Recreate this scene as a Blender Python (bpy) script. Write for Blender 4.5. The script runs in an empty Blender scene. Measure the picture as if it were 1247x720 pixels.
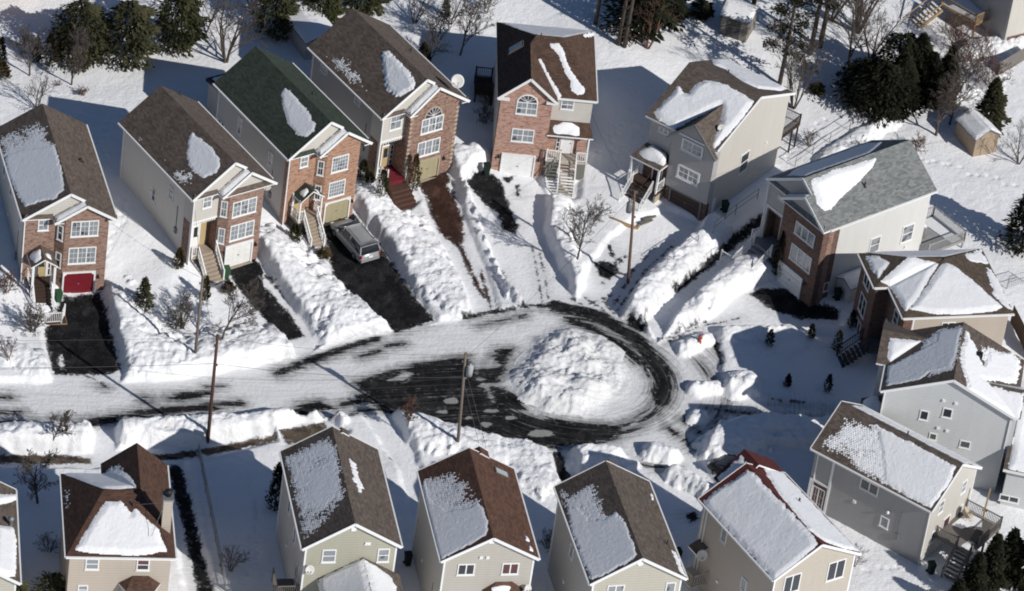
import bpy, math, random
import numpy as np
from mathutils import Vector
R = math.radians
rnd = random.Random(7)
scene = bpy.context.scene
COL = scene.collection

# ------------------------------------------------------------------ camera
PW, PH = 1247.0, 720.0
FPX, PITCH, ROLL, DIST = 5709.0993, 0.630952, 0.1480116, 373.14374
CAMPOS = np.array([0, -DIST*math.cos(PITCH), DIST*math.sin(PITCH)])
_F = np.array([0, math.cos(PITCH), -math.sin(PITCH)])
_R = np.array([1.0, 0, 0]); _U = np.array([0, math.sin(PITCH), math.cos(PITCH)])
AXR = math.cos(ROLL)*_R + math.sin(ROLL)*_U
AXU = -math.sin(ROLL)*_R + math.cos(ROLL)*_U
def ray(px, py):
    return _F + AXR*(px-PW/2)/FPX - AXU*(py-PH/2)/FPX
def at(px, py, z=0.0):
    """ground point (at height z) seen at a photograph position"""
    d = ray(px, py); t = (z-CAMPOS[2])/d[2]
    return CAMPOS + t*d
cd = bpy.data.cameras.new('camera'); cam = bpy.data.objects.new('camera', cd); COL.objects.link(cam)
cd.sensor_width = 36; cd.lens = 36*FPX/PW; cd.clip_start = 5; cd.clip_end = 4000
from mathutils import Matrix
Mx = Matrix.Identity(4)
for i in range(3):
    Mx[i][0] = AXR[i]; Mx[i][1] = AXU[i]; Mx[i][2] = -_F[i]; Mx[i][3] = CAMPOS[i]
cam.matrix_world = Mx
scene.camera = cam

# ------------------------------------------------------------------ light
SUN_EL, SUN_AZ = 32.0, -36.5          # azimuth of the sun itself, from +x counter-clockwise
sd_ = Vector((math.cos(R(SUN_AZ))*math.cos(R(SUN_EL)), math.sin(R(SUN_AZ))*math.cos(R(SUN_EL)), math.sin(R(SUN_EL))))
sl = bpy.data.lights.new('sun', 'SUN'); so = bpy.data.objects.new('sun', sl); COL.objects.link(so)
sl.energy = 3.95; sl.angle = R(0.5); sl.color = (1.0, 0.965, 0.915)
so.rotation_euler = (-sd_).to_track_quat('-Z', 'Y').to_euler(); so.location = (60, -60, 80)
w = bpy.data.worlds.new('World'); scene.world = w; w.use_nodes = True
nt = w.node_tree; bg = nt.nodes['Background']
sky = nt.nodes.new('ShaderNodeTexSky'); sky.sky_type = 'NISHITA'; sky.sun_disc = False
sky.sun_elevation = R(SUN_EL); sky.sun_rotation = math.atan2(sd_.x, sd_.y)
sky.altitude = 50; sky.air_density = 1.0; sky.dust_density = 0.6; sky.ozone_density = 2.5
mxn = nt.nodes.new('ShaderNodeMix'); mxn.data_type = 'RGBA'; mxn.blend_type = 'MULTIPLY'; mxn.inputs[0].default_value = 1; mxn.inputs[7].default_value = (.88, 1.0, 1.14, 1)
nt.links.new(sky.outputs[0], mxn.inputs[6]); nt.links.new(mxn.outputs[2], bg.inputs[0]); bg.inputs[1].default_value = 0.045
scene.view_settings.view_transform = 'Standard'; scene.view_settings.look = 'None'
scene.view_settings.exposure = 0.0; scene.view_settings.gamma = 1.0
scene.render.engine = 'CYCLES'
scene.cycles.max_bounces = 4; scene.cycles.diffuse_bounces = 3; scene.cycles.glossy_bounces = 2
scene.cycles.transparent_max_bounces = 4; scene.cycles.use_denoising = True; scene.cycles.filter_width = 1.9

# ------------------------------------------------------------------ materials
class NT:
    def __init__(s, name):
        s.m = bpy.data.materials.new(name); s.m.use_nodes = True
        s.t = s.m.node_tree; s.b = s.t.nodes['Principled BSDF']; s.b.inputs['Roughness'].default_value = .8
        s.b.inputs['Specular IOR Level'].default_value = .25
    def n(s, typ, ins=None, **kw):
        q = s.t.nodes.new('ShaderNode'+typ)
        for k, v in kw.items(): setattr(q, k, v)
        for k, v in (ins or {}).items(): s.link(v, q.inputs[k])
        return q
    def link(s, v, sock):
        if isinstance(v, bpy.types.NodeSocket): s.t.links.new(v, sock)
        else:
            if isinstance(v, tuple) and len(v) == 3 and sock.type == 'RGBA': v = v+(1,)
            sock.default_value = v
    def mul(s, a, b): return s.n('Math', {0: a, 1: b}, operation='MULTIPLY').outputs[0]
    def add(s, a, b): return s.n('Math', {0: a, 1: b}, operation='ADD').outputs[0]
    def sub(s, a, b): return s.n('Math', {0: a, 1: b}, operation='SUBTRACT').outputs[0]
    def mx(s, a, b): return s.n('Math', {0: a, 1: b}, operation='MAXIMUM').outputs[0]
    def step(s, v, a, b, lo=0.0, hi=1.0):
        return s.n('MapRange', {0: v, 1: a, 2: b, 3: lo, 4: hi}, clamp=True, interpolation_type='SMOOTHSTEP').outputs[0]
    def mix(s, f, a, b):
        q = s.n('Mix', data_type='RGBA'); s.link(f, q.inputs[0]); s.link(a, q.inputs[6]); s.link(b, q.inputs[7]); return q.outputs[2]
    def noise(s, vec, scale, detail=3.0, rough=.55):
        q = s.n('TexNoise', {'Scale': scale, 'Detail': detail, 'Roughness': rough})
        if vec is not None: s.link(vec, q.inputs['Vector'])
        return q.outputs[0]
    def mapping(s, vec, scale):
        q = s.n('Mapping'); s.link(vec, q.inputs[0]); q.inputs['Scale'].default_value = scale; return q.outputs[0]
    def bump(s, h, dist, strength=1.0):
        q = s.n('Bump', {'Height': h, 'Distance': dist, 'Strength': strength}); s.link(q.outputs[0], s.b.inputs['Normal'])
    def obj(s): return s.n('TexCoord').outputs['Object']
    def uv(s): return s.n('TexCoord').outputs['UV']
    def out(s, c, rough=None):
        s.link(c, s.b.inputs['Base Color'])
        if rough is not None: s.link(rough, s.b.inputs['Roughness'])
        return s.m
def sc(c, k): return tuple(min(1, x*k) for x in c)
MC = {}
def cache(f):
    def g(*a):
        k = (f.__name__,)+a
        if k not in MC: MC[k] = f(*a)
        return MC[k]
    return g
@cache
def plain(name, c, rough=.7, var=.12, scale=1.5, metal=0.0):
    t = NT(name); v = t.noise(t.obj(), scale, 4)
    t.b.inputs['Metallic'].default_value = metal
    return t.out(t.mix(v, sc(c, 1-var), sc(c, 1+var)), rough)
@cache
def siding(name, c):
    t = NT(name); o = t.obj()
    z = t.n('SeparateXYZ', {0: o}).outputs[2]
    fr = t.n('Math', {0: t.mul(z, 1/.23)}, operation='FRACT').outputs[0]
    streak = t.noise(t.mapping(o, (1.2, 1.2, .18)), 1.3, 4)
    lap = t.step(fr, 0.0, .22, .74, 1.0)
    base = t.mix(streak, sc(c, .90), sc(c, 1.06))
    col = t.n('Mix', data_type='RGBA', blend_type='MULTIPLY'); col.inputs[0].default_value = 1
    t.link(base, col.inputs[6]); t.link(lap, col.inputs[7])
    t.bump(fr, .02, .8)
    return t.out(col.outputs[2], .6)
@cache
def brick(name, a, b, mortar):
    t = NT(name); u = t.uv()
    br = t.n('TexBrick', {'Vector': u, 'Color1': a, 'Color2': b, 'Mortar': mortar, 'Scale': 1.0, 'Mortar Size': .008, 'Brick Width': .21, 'Row Height': .075, 'Bias': .0})
    big = t.noise(t.mapping(u, (1.6, 5.5, 1)), 1.2, 4, .7)
    dark = t.mix(t.step(big, .46, .66), br.outputs[0], sc(a, .55))
    lite = t.mix(t.mul(t.step(t.noise(t.mapping(u, (2.3, 8, 1)), 1.0, 4, .7), .50, .70), .55), dark, mortar)
    return t.out(lite, .85)
@cache
def shingle(name, c):
    t = NT(name); u = t.uv()
    br = t.n('TexBrick', {'Vector': u, 'Color1': sc(c, .72), 'Color2': sc(c, 1.28), 'Mortar': sc(c, .6), 'Scale': 1.0, 'Mortar Size': .006, 'Brick Width': .33, 'Row Height': .15, 'Bias': .0})
    big = t.noise(u, .5, 5, .6); mid = t.noise(t.mapping(u, (2.0, 1.2, 1)), 1.0, 4, .65); fine = t.noise(u, 22, 2)
    k = t.add(t.add(t.mul(big, .35), t.mul(mid, .40)), t.mul(fine, .45))
    col = t.n('Mix', data_type='RGBA', blend_type='MULTIPLY'); col.inputs[0].default_value = 1
    t.link(br.outputs[0], col.inputs[6])
    t.link(t.n('CombineColor', {0: t.add(k, .25), 1: t.add(k, .25), 2: t.add(k, .25)}).outputs[0], col.inputs[7])
    t.bump(br.outputs[1], .01, .5)
    return t.out(col.outputs[2], .92)
@cache
def snowmat(name, rough=.75):
    t = NT(name); o = t.obj()
    a = t.noise(o, 3.0, 5, .6); f = t.noise(o, 14, 3)
    t.bump(t.add(t.mul(a, .5), t.mul(f, .6)), .09, .8)
    t.b.inputs['Specular IOR Level'].default_value = .2
    return t.out(t.mix(a, (.83, .84, .86), (.90, .90, .91)), rough)
@cache
def glass(name, c, blot, bc):
    t = NT(name); o = t.obj()
    v = t.noise(o, 1.4, 3)
    f = t.step(v, .5-blot*.3, .62-blot*.3)
    t.b.inputs['Specular IOR Level'].default_value = .8
    return t.out(t.mix(f, bc, c) if blot > 0 else t.mix(v, sc(c, .7), sc(c, 1.3)), .12)
@cache
def leafmat(name, c, c2):
    t = NT(name); oi = t.n('ObjectInfo').outputs['Random']; o = t.obj()
    v = t.noise(o, 1.1, 3); v2 = t.noise(o, 7, 2)
    t.b.inputs['Specular IOR Level'].default_value = .1
    col = t.mix(t.step(t.add(t.mul(v, .6), t.mul(v2, .4)), .38, .62), c, c2)
    return t.out(t.mix(t.mul(oi, .35), col, sc(c, .7)), .85)
WHITE = plain('white_trim', (.80, .80, .79), .5, .05)
ROOFSNOW = snowmat('roof_snow')
GLD = glass('window_glass_dark', (.03, .035, .045), 0, (0, 0, 0))
GLC = glass('window_glass_curtain', (.25, .27, .29), .55, (.05, .055, .065))
CONC = plain('concrete', (.36, .31, .25), .9)
DKWOOD = plain('dark_stained_wood', (.055, .035, .028), .8, .3)
GREYWOOD = plain('grey_weathered_wood', (.17, .155, .14), .9, .25)
TANWOOD = plain('tan_wood', (.34, .24, .13), .85, .2)
METAL = plain('grey_metal', (.22, .23, .24), .45, .1, 1.5, .3)
BLACK = plain('black_metal', (.02, .02, .022), .5, .2)
GREENBIN = plain('green_plastic', (.03, .085, .04), .5)

# ------------------------------------------------------------------ mesh building
def link(name, me, parent=None):
    o = bpy.data.objects.new(name, me); COL.objects.link(o)
    if parent is not None: o.parent = parent
    return o
def tag(o, label=None, cat=None, group=None, kind=None):
    if label: o['label'] = label
    if cat: o['category'] = cat
    if group: o['group'] = group
    if kind: o['kind'] = kind
    return o
def empty(name, loc, rz=0.0, label=None, cat=None, group=None):
    o = bpy.data.objects.new(name, None); COL.objects.link(o); o.location = loc; o.rotation_euler = (0, 0, rz)
    o.empty_display_size = .3
    return tag(o, label, cat, group)
class MB:
    def __init__(s): s.v = []; s.f = []; s.mi = []; s.m = 0; s.sm = []
    def face(s, pts, m=None, smooth=False):
        i = len(s.v); s.v.extend([tuple(p) for p in pts]); s.f.append(tuple(range(i, i+len(pts)))); s.mi.append(s.m if m is None else m); s.sm.append(smooth)
    def grid(s, idx0, faces, m=None, smooth=True):
        for f in faces: s.f.append(tuple(idx0+k for k in f)); s.mi.append(s.m if m is None else m); s.sm.append(smooth)
    def prism(s, poly, d, m=None, mside=None, mbot=None):
        d = np.array(d, float); P = [np.array(p, float) for p in poly]; Q = [p+d for p in P]
        n = np.zeros(3)
        for i in range(len(P)): n += np.cross(P[i], P[(i+1) % len(P)])
        if np.dot(n, d) > 0: P = P[::-1]; Q = Q[::-1]
        s.face(P, m); s.face(Q[::-1], m if mbot is None else mbot)
        for i in range(len(P)):
            j = (i+1) % len(P); s.face([P[j], P[i], Q[i], Q[j]], m if mside is None else mside)
    def box(s, a, b, m=None):
        x0, y0, z0 = [min(a[i], b[i]) for i in range(3)]; x1, y1, z1 = [max(a[i], b[i]) for i in range(3)]
        s.prism([(x0, y0, z1), (x1, y0, z1), (x1, y1, z1), (x0, y1, z1)], (0, 0, z0-z1), m)
    def fbox(s, fr, a0, a1, z0, z1, n0, n1, m=None):
        """box in a wall frame: a along, z up, n outwards"""
        P = [fr.p(a0, z0, n1), fr.p(a1, z0, n1), fr.p(a1, z1, n1), fr.p(a0, z1, n1)]
        s.prism(P, np.array(fr.n)*(n0-n1), m)
    def bar(s, p, q, w, h, m=None, up=(0, 0, 1)):
        p = np.array(p, float); q = np.array(q, float); d = q-p; L = np.linalg.norm(d)
        if L < 1e-6: return
        d /= L; u = np.array(up, float)
        if abs(np.dot(u, d)) > .97: u = np.array((1, 0, 0.))
        r = np.cross(d, u); r /= np.linalg.norm(r); u = np.cross(r, d)
        c = [p+r*w/2+u*h/2, p-r*w/2+u*h/2, p-r*w/2-u*h/2, p+r*w/2-u*h/2]
        s.prism(c, q-p, m)
    def tube(s, pts, rad, n=6, m=None, cap=True, smooth=True):
        pts = [np.array(p, float) for p in pts]
        if not hasattr(rad, '__len__'): rad = [rad]*len(pts)
        i0 = len(s.v); r = None
        for k, p in enumerate(pts):
            d = pts[min(k+1, len(pts)-1)]-pts[max(k-1, 0)]; L = np.linalg.norm(d); d = d/L if L > 1e-9 else np.array((0, 0, 1.))
            if r is None:
                a = np.array((0, 0, 1.)) if abs(d[2]) < .9 else np.array((1., 0, 0)); r = np.cross(d, a)
            else: r = r-d*np.dot(r, d)
            r = r/np.linalg.norm(r); b = np.cross(d, r)
            for j in range(n):
                an = 2*math.pi*j/n; s.v.append(tuple(p+(r*math.cos(an)+b*math.sin(an))*rad[k]))
        mm = s.m if m is None else m
        for k in range(len(pts)-1):
            for j in range(n):
                j2 = (j+1) % n
                s.f.append((i0+k*n+j, i0+k*n+j2, i0+(k+1)*n+j2, i0+(k+1)*n+j)); s.mi.append(mm); s.sm.append(smooth)
        if cap:
            s.f.append(tuple(i0+j for j in range(n))[::-1]); s.mi.append(mm); s.sm.append(False)
            e = i0+(len(pts)-1)*n; s.f.append(tuple(e+j for j in range(n))); s.mi.append(mm); s.sm.append(False)
    def lathe(s, prof, c=(0, 0, 0), n=12, m=None, sx=1.0, sy=1.0):
        i0 = len(s.v); mm = s.m if m is None else m
        for (r, z) in prof:
            for j in range(n):
                a = 2*math.pi*j/n; s.v.append((c[0]+r*math.cos(a)*sx, c[1]+r*math.sin(a)*sy, c[2]+z))
        for k in range(len(prof)-1):
            for j in range(n):
                j2 = (j+1) % n; s.f.append((i0+k*n+j, i0+k*n+j2, i0+(k+1)*n+j2, i0+(k+1)*n+j)); s.mi.append(mm); s.sm.append(True)
        s.f.append(tuple(i0+(len(prof)-1)*n+j for j in range(n))); s.mi.append(mm); s.sm.append(False)
    def build(s, name, mats, parent=None, uv=True):
        me = bpy.data.meshes.new(name); me.from_pydata(s.v, [], s.f)
        if not isinstance(mats, (list, tuple)): mats = [mats]
        for m in mats: me.materials.append(m)
        if s.f:
            me.polygons.foreach_set('material_index', s.mi); me.polygons.foreach_set('use_smooth', s.sm)
        if uv and s.f:
            L = me.uv_layers.new(name='UV'); V = np.array(s.v); out = np.zeros(len(me.loops)*2, np.float32); k = 0
            for f in s.f:
                P = V[list(f)]; n = np.zeros(3); c = P.mean(0)
                for i in range(len(f)): n += np.cross(P[i]-c, P[(i+1) % len(f)]-c)
                l = np.linalg.norm(n); n = n/l if l > 1e-12 else np.array((0, 0, 1.))
                t = np.cross((0, 0, 1.), n); tl = np.linalg.norm(t); t = t/tl if tl > 1e-3 else np.array((1., 0, 0)); b = np.cross(n, t)
                for i in range(len(f)): out[2*k] = P[i] @ t; out[2*k+1] = P[i] @ b; k += 1
            L.data.foreach_set('uv', out)
        me.update()
        return link(name, me, parent)
class Frame:
    def __init__(s, o, r, n): s.o = np.array(o, float); s.r = np.array(r, float); s.n = np.array(n, float)
    def p(s, a, z, k=0.0): return s.o+s.r*a+s.n*k+np.array((0, 0, z))
def poly_sd(X, Y, poly):
    """signed distance to a polygon, positive inside"""
    P = np.array(poly, float); d = np.full(X.shape, 1e9); ins = np.zeros(X.shape, bool)
    for i in range(len(P)):
        a = P[i]; b = P[(i+1) % len(P)]; e = b-a; L = e@e+1e-12
        t = np.clip(((X-a[0])*e[0]+(Y-a[1])*e[1])/L, 0, 1)
        d = np.minimum(d, np.hypot(X-a[0]-t*e[0], Y-a[1]-t*e[1]))
        if abs(e[1]) > 1e-12:
            c = ((Y >= min(a[1], b[1])) & (Y < max(a[1], b[1]))) & (X < a[0]+(Y-a[1])/e[1]*e[0])
            ins ^= c
    return np.where(ins, d, -d)
def line_d(X, Y, pts):
    d = np.full(X.shape, 1e9)
    for a, b in zip(pts[:-1], pts[1:]):
        a = np.array(a[:2]); b = np.array(b[:2]); e = b-a; L = e@e+1e-12
        t = np.clip(((X-a[0])*e[0]+(Y-a[1])*e[1])/L, 0, 1)
        d = np.minimum(d, np.hypot(X-a[0]-t*e[0], Y-a[1]-t*e[1]))
    return d
_perm = np.random.RandomState(3).rand(256, 256).astype(np.float64)
def vnoise(X, Y, s=1.0, seed=0):
    x = X*s+seed*17.31+500; y = Y*s+seed*7.77+500
    xi = np.floor(x).astype(int); yi = np.floor(y).astype(int); fx = x-xi; fy = y-yi
    fx = fx*fx*(3-2*fx); fy = fy*fy*(3-2*fy)
    g = lambda i, j: _perm[i & 255, j & 255]
    return (g(xi, yi)*(1-fx)+g(xi+1, yi)*fx)*(1-fy)+(g(xi, yi+1)*(1-fx)+g(xi+1, yi+1)*fx)*fy
def fbm(X, Y, s=1.0, oct=4, seed=0, gain=.5):
    r = 0; a = 1.0; t = 0
    for k in range(oct):
        r = r+a*vnoise(X, Y, s*2**k, seed+k*3); t += a; a *= gain
    return r/t
def sstep(x, a, b):
    t = np.clip((x-a)/(b-a), 0, 1); return t*t*(3-2*t)
# ------------------------------------------------------------------ houses: local frames (u across, v back, z up)
class House:
    def __init__(s, name, label, x, y, yaw, group='houses around the snowy cul-de-sac', cat='house'):
        s.x, s.y, s.a = x, y, yaw; s.c, s.s = math.cos(yaw), math.sin(yaw)
        s.root = empty(name, (x, y, 0), yaw, label, cat, group)
    def w(s, u, v, z=0.0): return np.array((s.x+s.c*u-s.s*v, s.y+s.s*u+s.c*v, z))
    def l(s, p):
        dx, dy = p[0]-s.x, p[1]-s.y; return np.array((s.c*dx+s.s*dy, -s.s*dx+s.c*dy, p[2]))
    def lray(s, px, py):
        d = ray(px, py); return s.l(CAMPOS), np.array((s.c*d[0]+s.s*d[1], -s.s*d[0]+s.c*d[1], d[2]))
    def hit(s, px, py, o, n):
        C, d = s.lray(px, py); o = np.array(o, float); n = np.array(n, float)
        return C+d*(((o-C) @ n)/(d @ n))
    def z(s, px, py, z):
        C, d = s.lray(px, py); return C+d*((z-C[2])/d[2])
    def front(s, v): return Frame((0, v, 0), (1, 0, 0), (0, -1, 0))
    def left(s, u): return Frame((u, 0, 0), (0, -1, 0), (-1, 0, 0))
    def right(s, u): return Frame((u, 0, 0), (0, 1, 0), (1, 0, 0))
    def fhit(s, fr, px, py):
        q = s.hit(px, py, fr.o, fr.n)-fr.o; return q @ fr.r, q[2]
HA = House('brick_house', 'brown roofed brick house with a red garage door and a dark boardwalk', -34.65, -8.888, .349)
HB = House('brick_house', 'brown roofed brick house with white garage door and white railed stair', -22.78, -2.786, .677)
HC = House('brick_house', 'green roofed orange brick house with the minivan parked before it', -16.156, 5.023, .672)
HD = House('brick_house', 'brown roofed brick house with khaki garage door, arched window and red porch carpet', -9.296, 12.899, .681)
HE = House('brick_house', 'brick house with brown hip roof, arched window and a long white stair', .473, 16.926, .099)
HF = House('siding_house', 'grey fronted house with cream side wall and heavy snow round its front roof gable', 17.662, 17.88, 1.041)
HG = House('siding_house', 'grey shingle roofed house with white side wall, brick front and white garage door', 21.52, 6.98, -.827)
HH = House('siding_house', 'brown pyramid roofed house with a big white triangle of snow and a beige wall', 34.761, -3.518, .309)
HI = House('siding_house', 'pale grey sided house with a wide gable wall and four small windows', 33.895, -16.571, -.091)
HJ = House('siding_house', 'grey sided house with cream end wall, red rear door and a grey deck', 34.999, -24.21, 1.036)
HK = House('siding_house', 'red roofed house almost wholly under snow with a beige gable wall', 24.649, -38.215, .63)
HL = House('siding_house', 'pale yellow gabled house whose brown left slope has ragged half melted snow', 11.928, -42.823, .314)
HM = House('siding_house', 'cream gabled house with red-brown roof and a skylight in its bare right slope', 1.255, -42.911, .268)
HN = House('siding_house', 'olive yellow gabled house with a snowy lean-to roof at its back and small dish', -8.584, -43.835, .268)
HO = House('siding_house', 'beige house with dark brown hip roof, tall chimney and a big white snow field', -24.499, -48.039, .204)

# ------------------------------------------------------------------ terrain
ctl = []
def cl(h, *pts):
    for u, v, z in pts: q = h.w(u, v); ctl.append((q[0], q[1], z))
cl(HA, (1, -.5, .5), (1, -2.5, .3), (-3.2, 0, 1.3), (-5, 3, 1.8), (5, 1, 1.0), (5, 5, 1.9), (-5, 10, 2.5), (5, 10, 2.6), (0, 15, 2.8))
cl(HB, (-1.8, -1.7, .5), (-1.8, -.6, .7), (1, -.5, .88), (1, -3, .5), (-4.5, 0, 1.7), (-4.5, 5, 2.3), (-4, 12, 2.7), (4.5, 0, 1.1), (4.5, 5, 1.9), (0, 15, 2.8))
cl(HC, (-1.7, -2.7, .25), (-1.7, -1.4, .5), (1, -.5, .75), (1, -4, .45), (-4.5, 0, .95), (-4.5, 4, 1.7), (-4, 12, 2.7), (4.5, 0, 1.1), (4.5, 5, 1.9), (0, 15, 2.8))
cl(HD, (1, -.5, .85), (1, -4, .5), (-4, 0, 1.3), (-2.4, -2.6, .1), (-2.4, -2.0, .2), (5, 0, 1.2), (5, 5, 1.8), (-4, 12, 2.7), (4, 13, 2.6), (0, 16, 2.7))
cl(HE, (-1.5, -.5, .28), (-1.5, -4, .15), (2.3, -2.6, .15), (2.3, -1.8, .2), (5, 0, .9), (5, 5, 1.6), (-5, 5, 1.6), (-4, 12, 2.3), (4, 12, 2.3), (0, 16, 2.4))
cl(HF, (-6.5, 2, .65), (-9, 2, .3), (-7, 7, .9), (-3, -1, .4), (2, -1, .2), (6, -1, .3), (0, 9, 1.4), (8, 3, .6), (8, 8, 1.2), (12, 3, 1.0))
cl(HG, (1, -.5, .27), (-3, -1, .5), (5, 2, .5), (5, 6, .6), (0, 13, 1.0), (-6, 5, .5), (-6, 12, .8), (5, 13, .9))
cl(HH, (-6, 2, .4), (-6, 8, .4), (0, -1, .5), (6, 4, .8), (0, 10, .8))
for p in ((0, 490), (60, 495), (130, 490), (200, 492), (260, 490), (330, 480), (400, 470), (450, 440), (520, 420), (600, 400), (700, 380), (770, 410), (800, 460), (780, 520), (700, 530), (600, 510), (500, 480), (690, 455), (640, 460),
          (850, 495), (930, 505), (1000, 512), (900, 560), (840, 580), (760, 590), (650, 600), (480, 560), (300, 580), (100, 600), (20, 640), (860, 440), (960, 440), (1040, 440), (860, 390), (700, 340), (760, 330), (830, 310), (640, 330), (570, 340), (120, 440), (200, 440), (320, 410), (400, 390), (20, 440)):
    q = at(*p); ctl.append((q[0], q[1], 0.0))
for p in ((40, 100), (20, 60), (100, 110), (200, 90), (280, 60), (330, 30), (520, 40), (560, 20), (640, 5), (760, 60), (700, 40)):
    q = at(p[0], p[1], 2.8); ctl.append((q[0], q[1], 2.8))
for p, z in (((800, 40), 2.4), ((880, 20), 2.2), ((950, 60), 1.8), ((1000, 100), 1.4), ((1000, 160), 1.0), ((1100, 60), 1.6), ((1150, 140), 1.2), ((1220, 200), 1.0), ((1240, 100), 1.3), ((1200, 260), .9), ((1240, 330), .8), ((1180, 10), 2.0)):
    q = at(p[0], p[1], z); ctl.append((q[0], q[1], z))
for p in ((1240, 420), (1200, 600), (1100, 700), (1230, 700), (900, 700), (680, 710), (500, 710), (250, 700), (40, 700), (1000, 560), (960, 600)):
    q = at(*p); ctl.append((q[0], q[1], .1))
ctl = np.array(ctl)
_n = len(ctl)
_D = np.hypot(ctl[:, None, 0]-ctl[None, :, 0], ctl[:, None, 1]-ctl[None, :, 1])
_A = np.zeros((_n+1, _n+1)); _A[:_n, :_n] = _D-np.eye(_n)*.35; _A[:_n, _n] = 1; _A[_n, :_n] = 1
_W = np.linalg.solve(_A, np.append(ctl[:, 2], 0))
def base(X, Y):
    """smooth surface through the control heights"""
    X = np.asarray(X, float); Y = np.asarray(Y, float); r = np.full(X.shape, _W[_n])
    for k in range(_n): r = r+_W[k]*np.sqrt((X-ctl[k, 0])**2+(Y-ctl[k, 1])**2+.25)
    return np.clip(r, -.1, 3.0)
def gp(px, py, z0=0.0):
    z = z0
    for _ in range(4): p = at(px, py, z); z = float(base(p[0], p[1]))
    return (p[0], p[1])
def PG(*pts): return [gp(*p) for p in pts]

# cleared areas: (kind, polygon in the photograph)
CLEAR = [
 ('road', PG((-60, 466), (0, 467), (60, 466), (150, 466), (200, 463), (250, 457), (330, 442), (380, 430), (430, 414), (470, 404), (530, 395), (580, 384), (640, 374), (700, 372), (742, 380), (775, 396), (800, 418), (835, 408), (860, 404), (872, 412), (874, 440), (882, 478), (930, 490), (1015, 497), (1060, 503), (1060, 524), (1000, 521), (930, 515), (872, 522), (850, 560), (800, 585), (770, 556), (740, 556), (680, 550), (640, 546), (600, 536), (560, 525), (520, 515), (480, 506), (440, 508), (400, 511), (350, 505), (300, 515), (240, 517), (150, 521), (40, 523), (-60, 523))),
 ('A', PG((52, 402), (76, 350), (124, 347), (131, 380), (150, 457), (146, 470), (64, 470), (60, 440))),
 ('B', PG((270, 315), (311, 304), (345, 362), (392, 422), (365, 440), (335, 405), (290, 355))),
 ('C', PG((390, 263), (430, 251), (466, 300), (498, 350), (532, 392), (485, 410), (455, 388), (405, 337), (396, 300))),
 ('D', PG((503, 210), (546, 201), (566, 268), (590, 325), (606, 378), (578, 386), (560, 340), (535, 292), (516, 245))),
 ('E', PG((566, 222), (583, 206), (606, 198), (654, 202), (664, 240), (662, 290), (690, 345), (702, 374), (640, 376), (612, 340), (592, 290), (578, 250))),
 ('F', PG((700, 374), (722, 320), (745, 290), (775, 268), (812, 258), (853, 272), (846, 290), (805, 322), (770, 355), (756, 390), (725, 384))),
 ('lane', PG((785, 392), (840, 340), (905, 284), (930, 262), (938, 274), (880, 330), (830, 380), (800, 420))),
 ('G', PG((800, 414), (868, 388), (898, 358), (952, 338), (990, 364), (1024, 384), (1022, 400), (900, 402), (838, 410))),
 ('K', PG((790, 560), (850, 560), (870, 590), (850, 640), (815, 650), (770, 575))),
 ('L', PG((672, 548), (690, 548), (705, 585), (690, 600), (676, 580))),
 ('M', PG((440, 506), (474, 504), (505, 555), (532, 640), (512, 650), (486, 575), (462, 535))),
 ('N', PG((335, 522), (400, 510), (420, 530), (380, 545), (345, 545))),
 ('O', PG((205, 556), (222, 560), (238, 640), (258, 725), (228, 725), (214, 650))),
 ('walk', PG((-60, 552), (110, 552), (180, 545), (245, 545), (335, 528), (340, 540), (250, 558), (120, 572), (-60, 566))),
 ('steps', PG((464, 224), (500, 214), (514, 243), (486, 262))), ('landing', PG((236, 300), (268, 298), (284, 338), (252, 354))), ('landing', PG((364, 262), (392, 260), (404, 299), (376, 308))), ('foot', PG((668, 222), (704, 222), (704, 244), (672, 244))),
 ('stub', PG((112, 520), (138, 520), (142, 556), (112, 558))),
]
# ploughed snow: (polyline in the photograph, half width, height)
BANKS = [
 ([(138, 385), (160, 430), (230, 446), (300, 436), (352, 424)], 2.9, 1.05), ([(-15, 428), (20, 441), (50, 452)], 1.7, .8),
 ([(330, 315), (374, 362), (414, 394), (446, 392)], 3.0, 1.05), ([(452, 258), (494, 300), (530, 340), (562, 364)], 2.9, .95),
 ([(566, 200), (582, 232), (598, 265), (616, 305), (640, 362)], 1.75, 1.15), ([(672, 250), (682, 305), (706, 350)], 1.3, 1.0),
 ([(868, 285), (820, 330), (768, 382)], 1.7, 1.2), ([(918, 334), (885, 350), (845, 378), (808, 402)], 1.8, 1.1),
 ([(8, 543), (50, 538), (100, 541)], 2.0, 1.2), ([(150, 533), (200, 531), (250, 527), (342, 519)], 1.6, 1.1), ([(388, 515), (404, 518)], 1.0, .9),
 ([(495, 512), (530, 538), (580, 548), (640, 560), (668, 590)], 2.2, .85), ([(705, 566), (738, 560)], 1.6, 1.1), ([(793, 553), (816, 561)], 1.5, 1.2), ([(817, 578), (845, 592), (862, 606)], 1.6, 1.3),
 ([(826, 425), (856, 420), (852, 448)], 1.4, .8), ([(838, 476), (872, 474)], 1.1, .9), ([(872, 545), (930, 528), (1008, 532)], 2.2, 1.25), ([(886, 480), (908, 470)], 1.3, .9), ([(888, 410), (940, 402), (1010, 400)], 1.2, .5),
 ([(1000, 205), (1040, 178), (1085, 150)], 1.0, .6), ([(652, 230), (660, 226)], .7, .6), ([(580, 192), (577, 206)], 1.3, .9),
 ([(1150, 120), (1200, 90)], 2.0, .8), ([(1180, 70), (1250, 60)], 1.5, 1.0)]
BANKS = [([gp(*p) for p in pl], hw, h) for pl, hw, h in BANKS]
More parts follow.
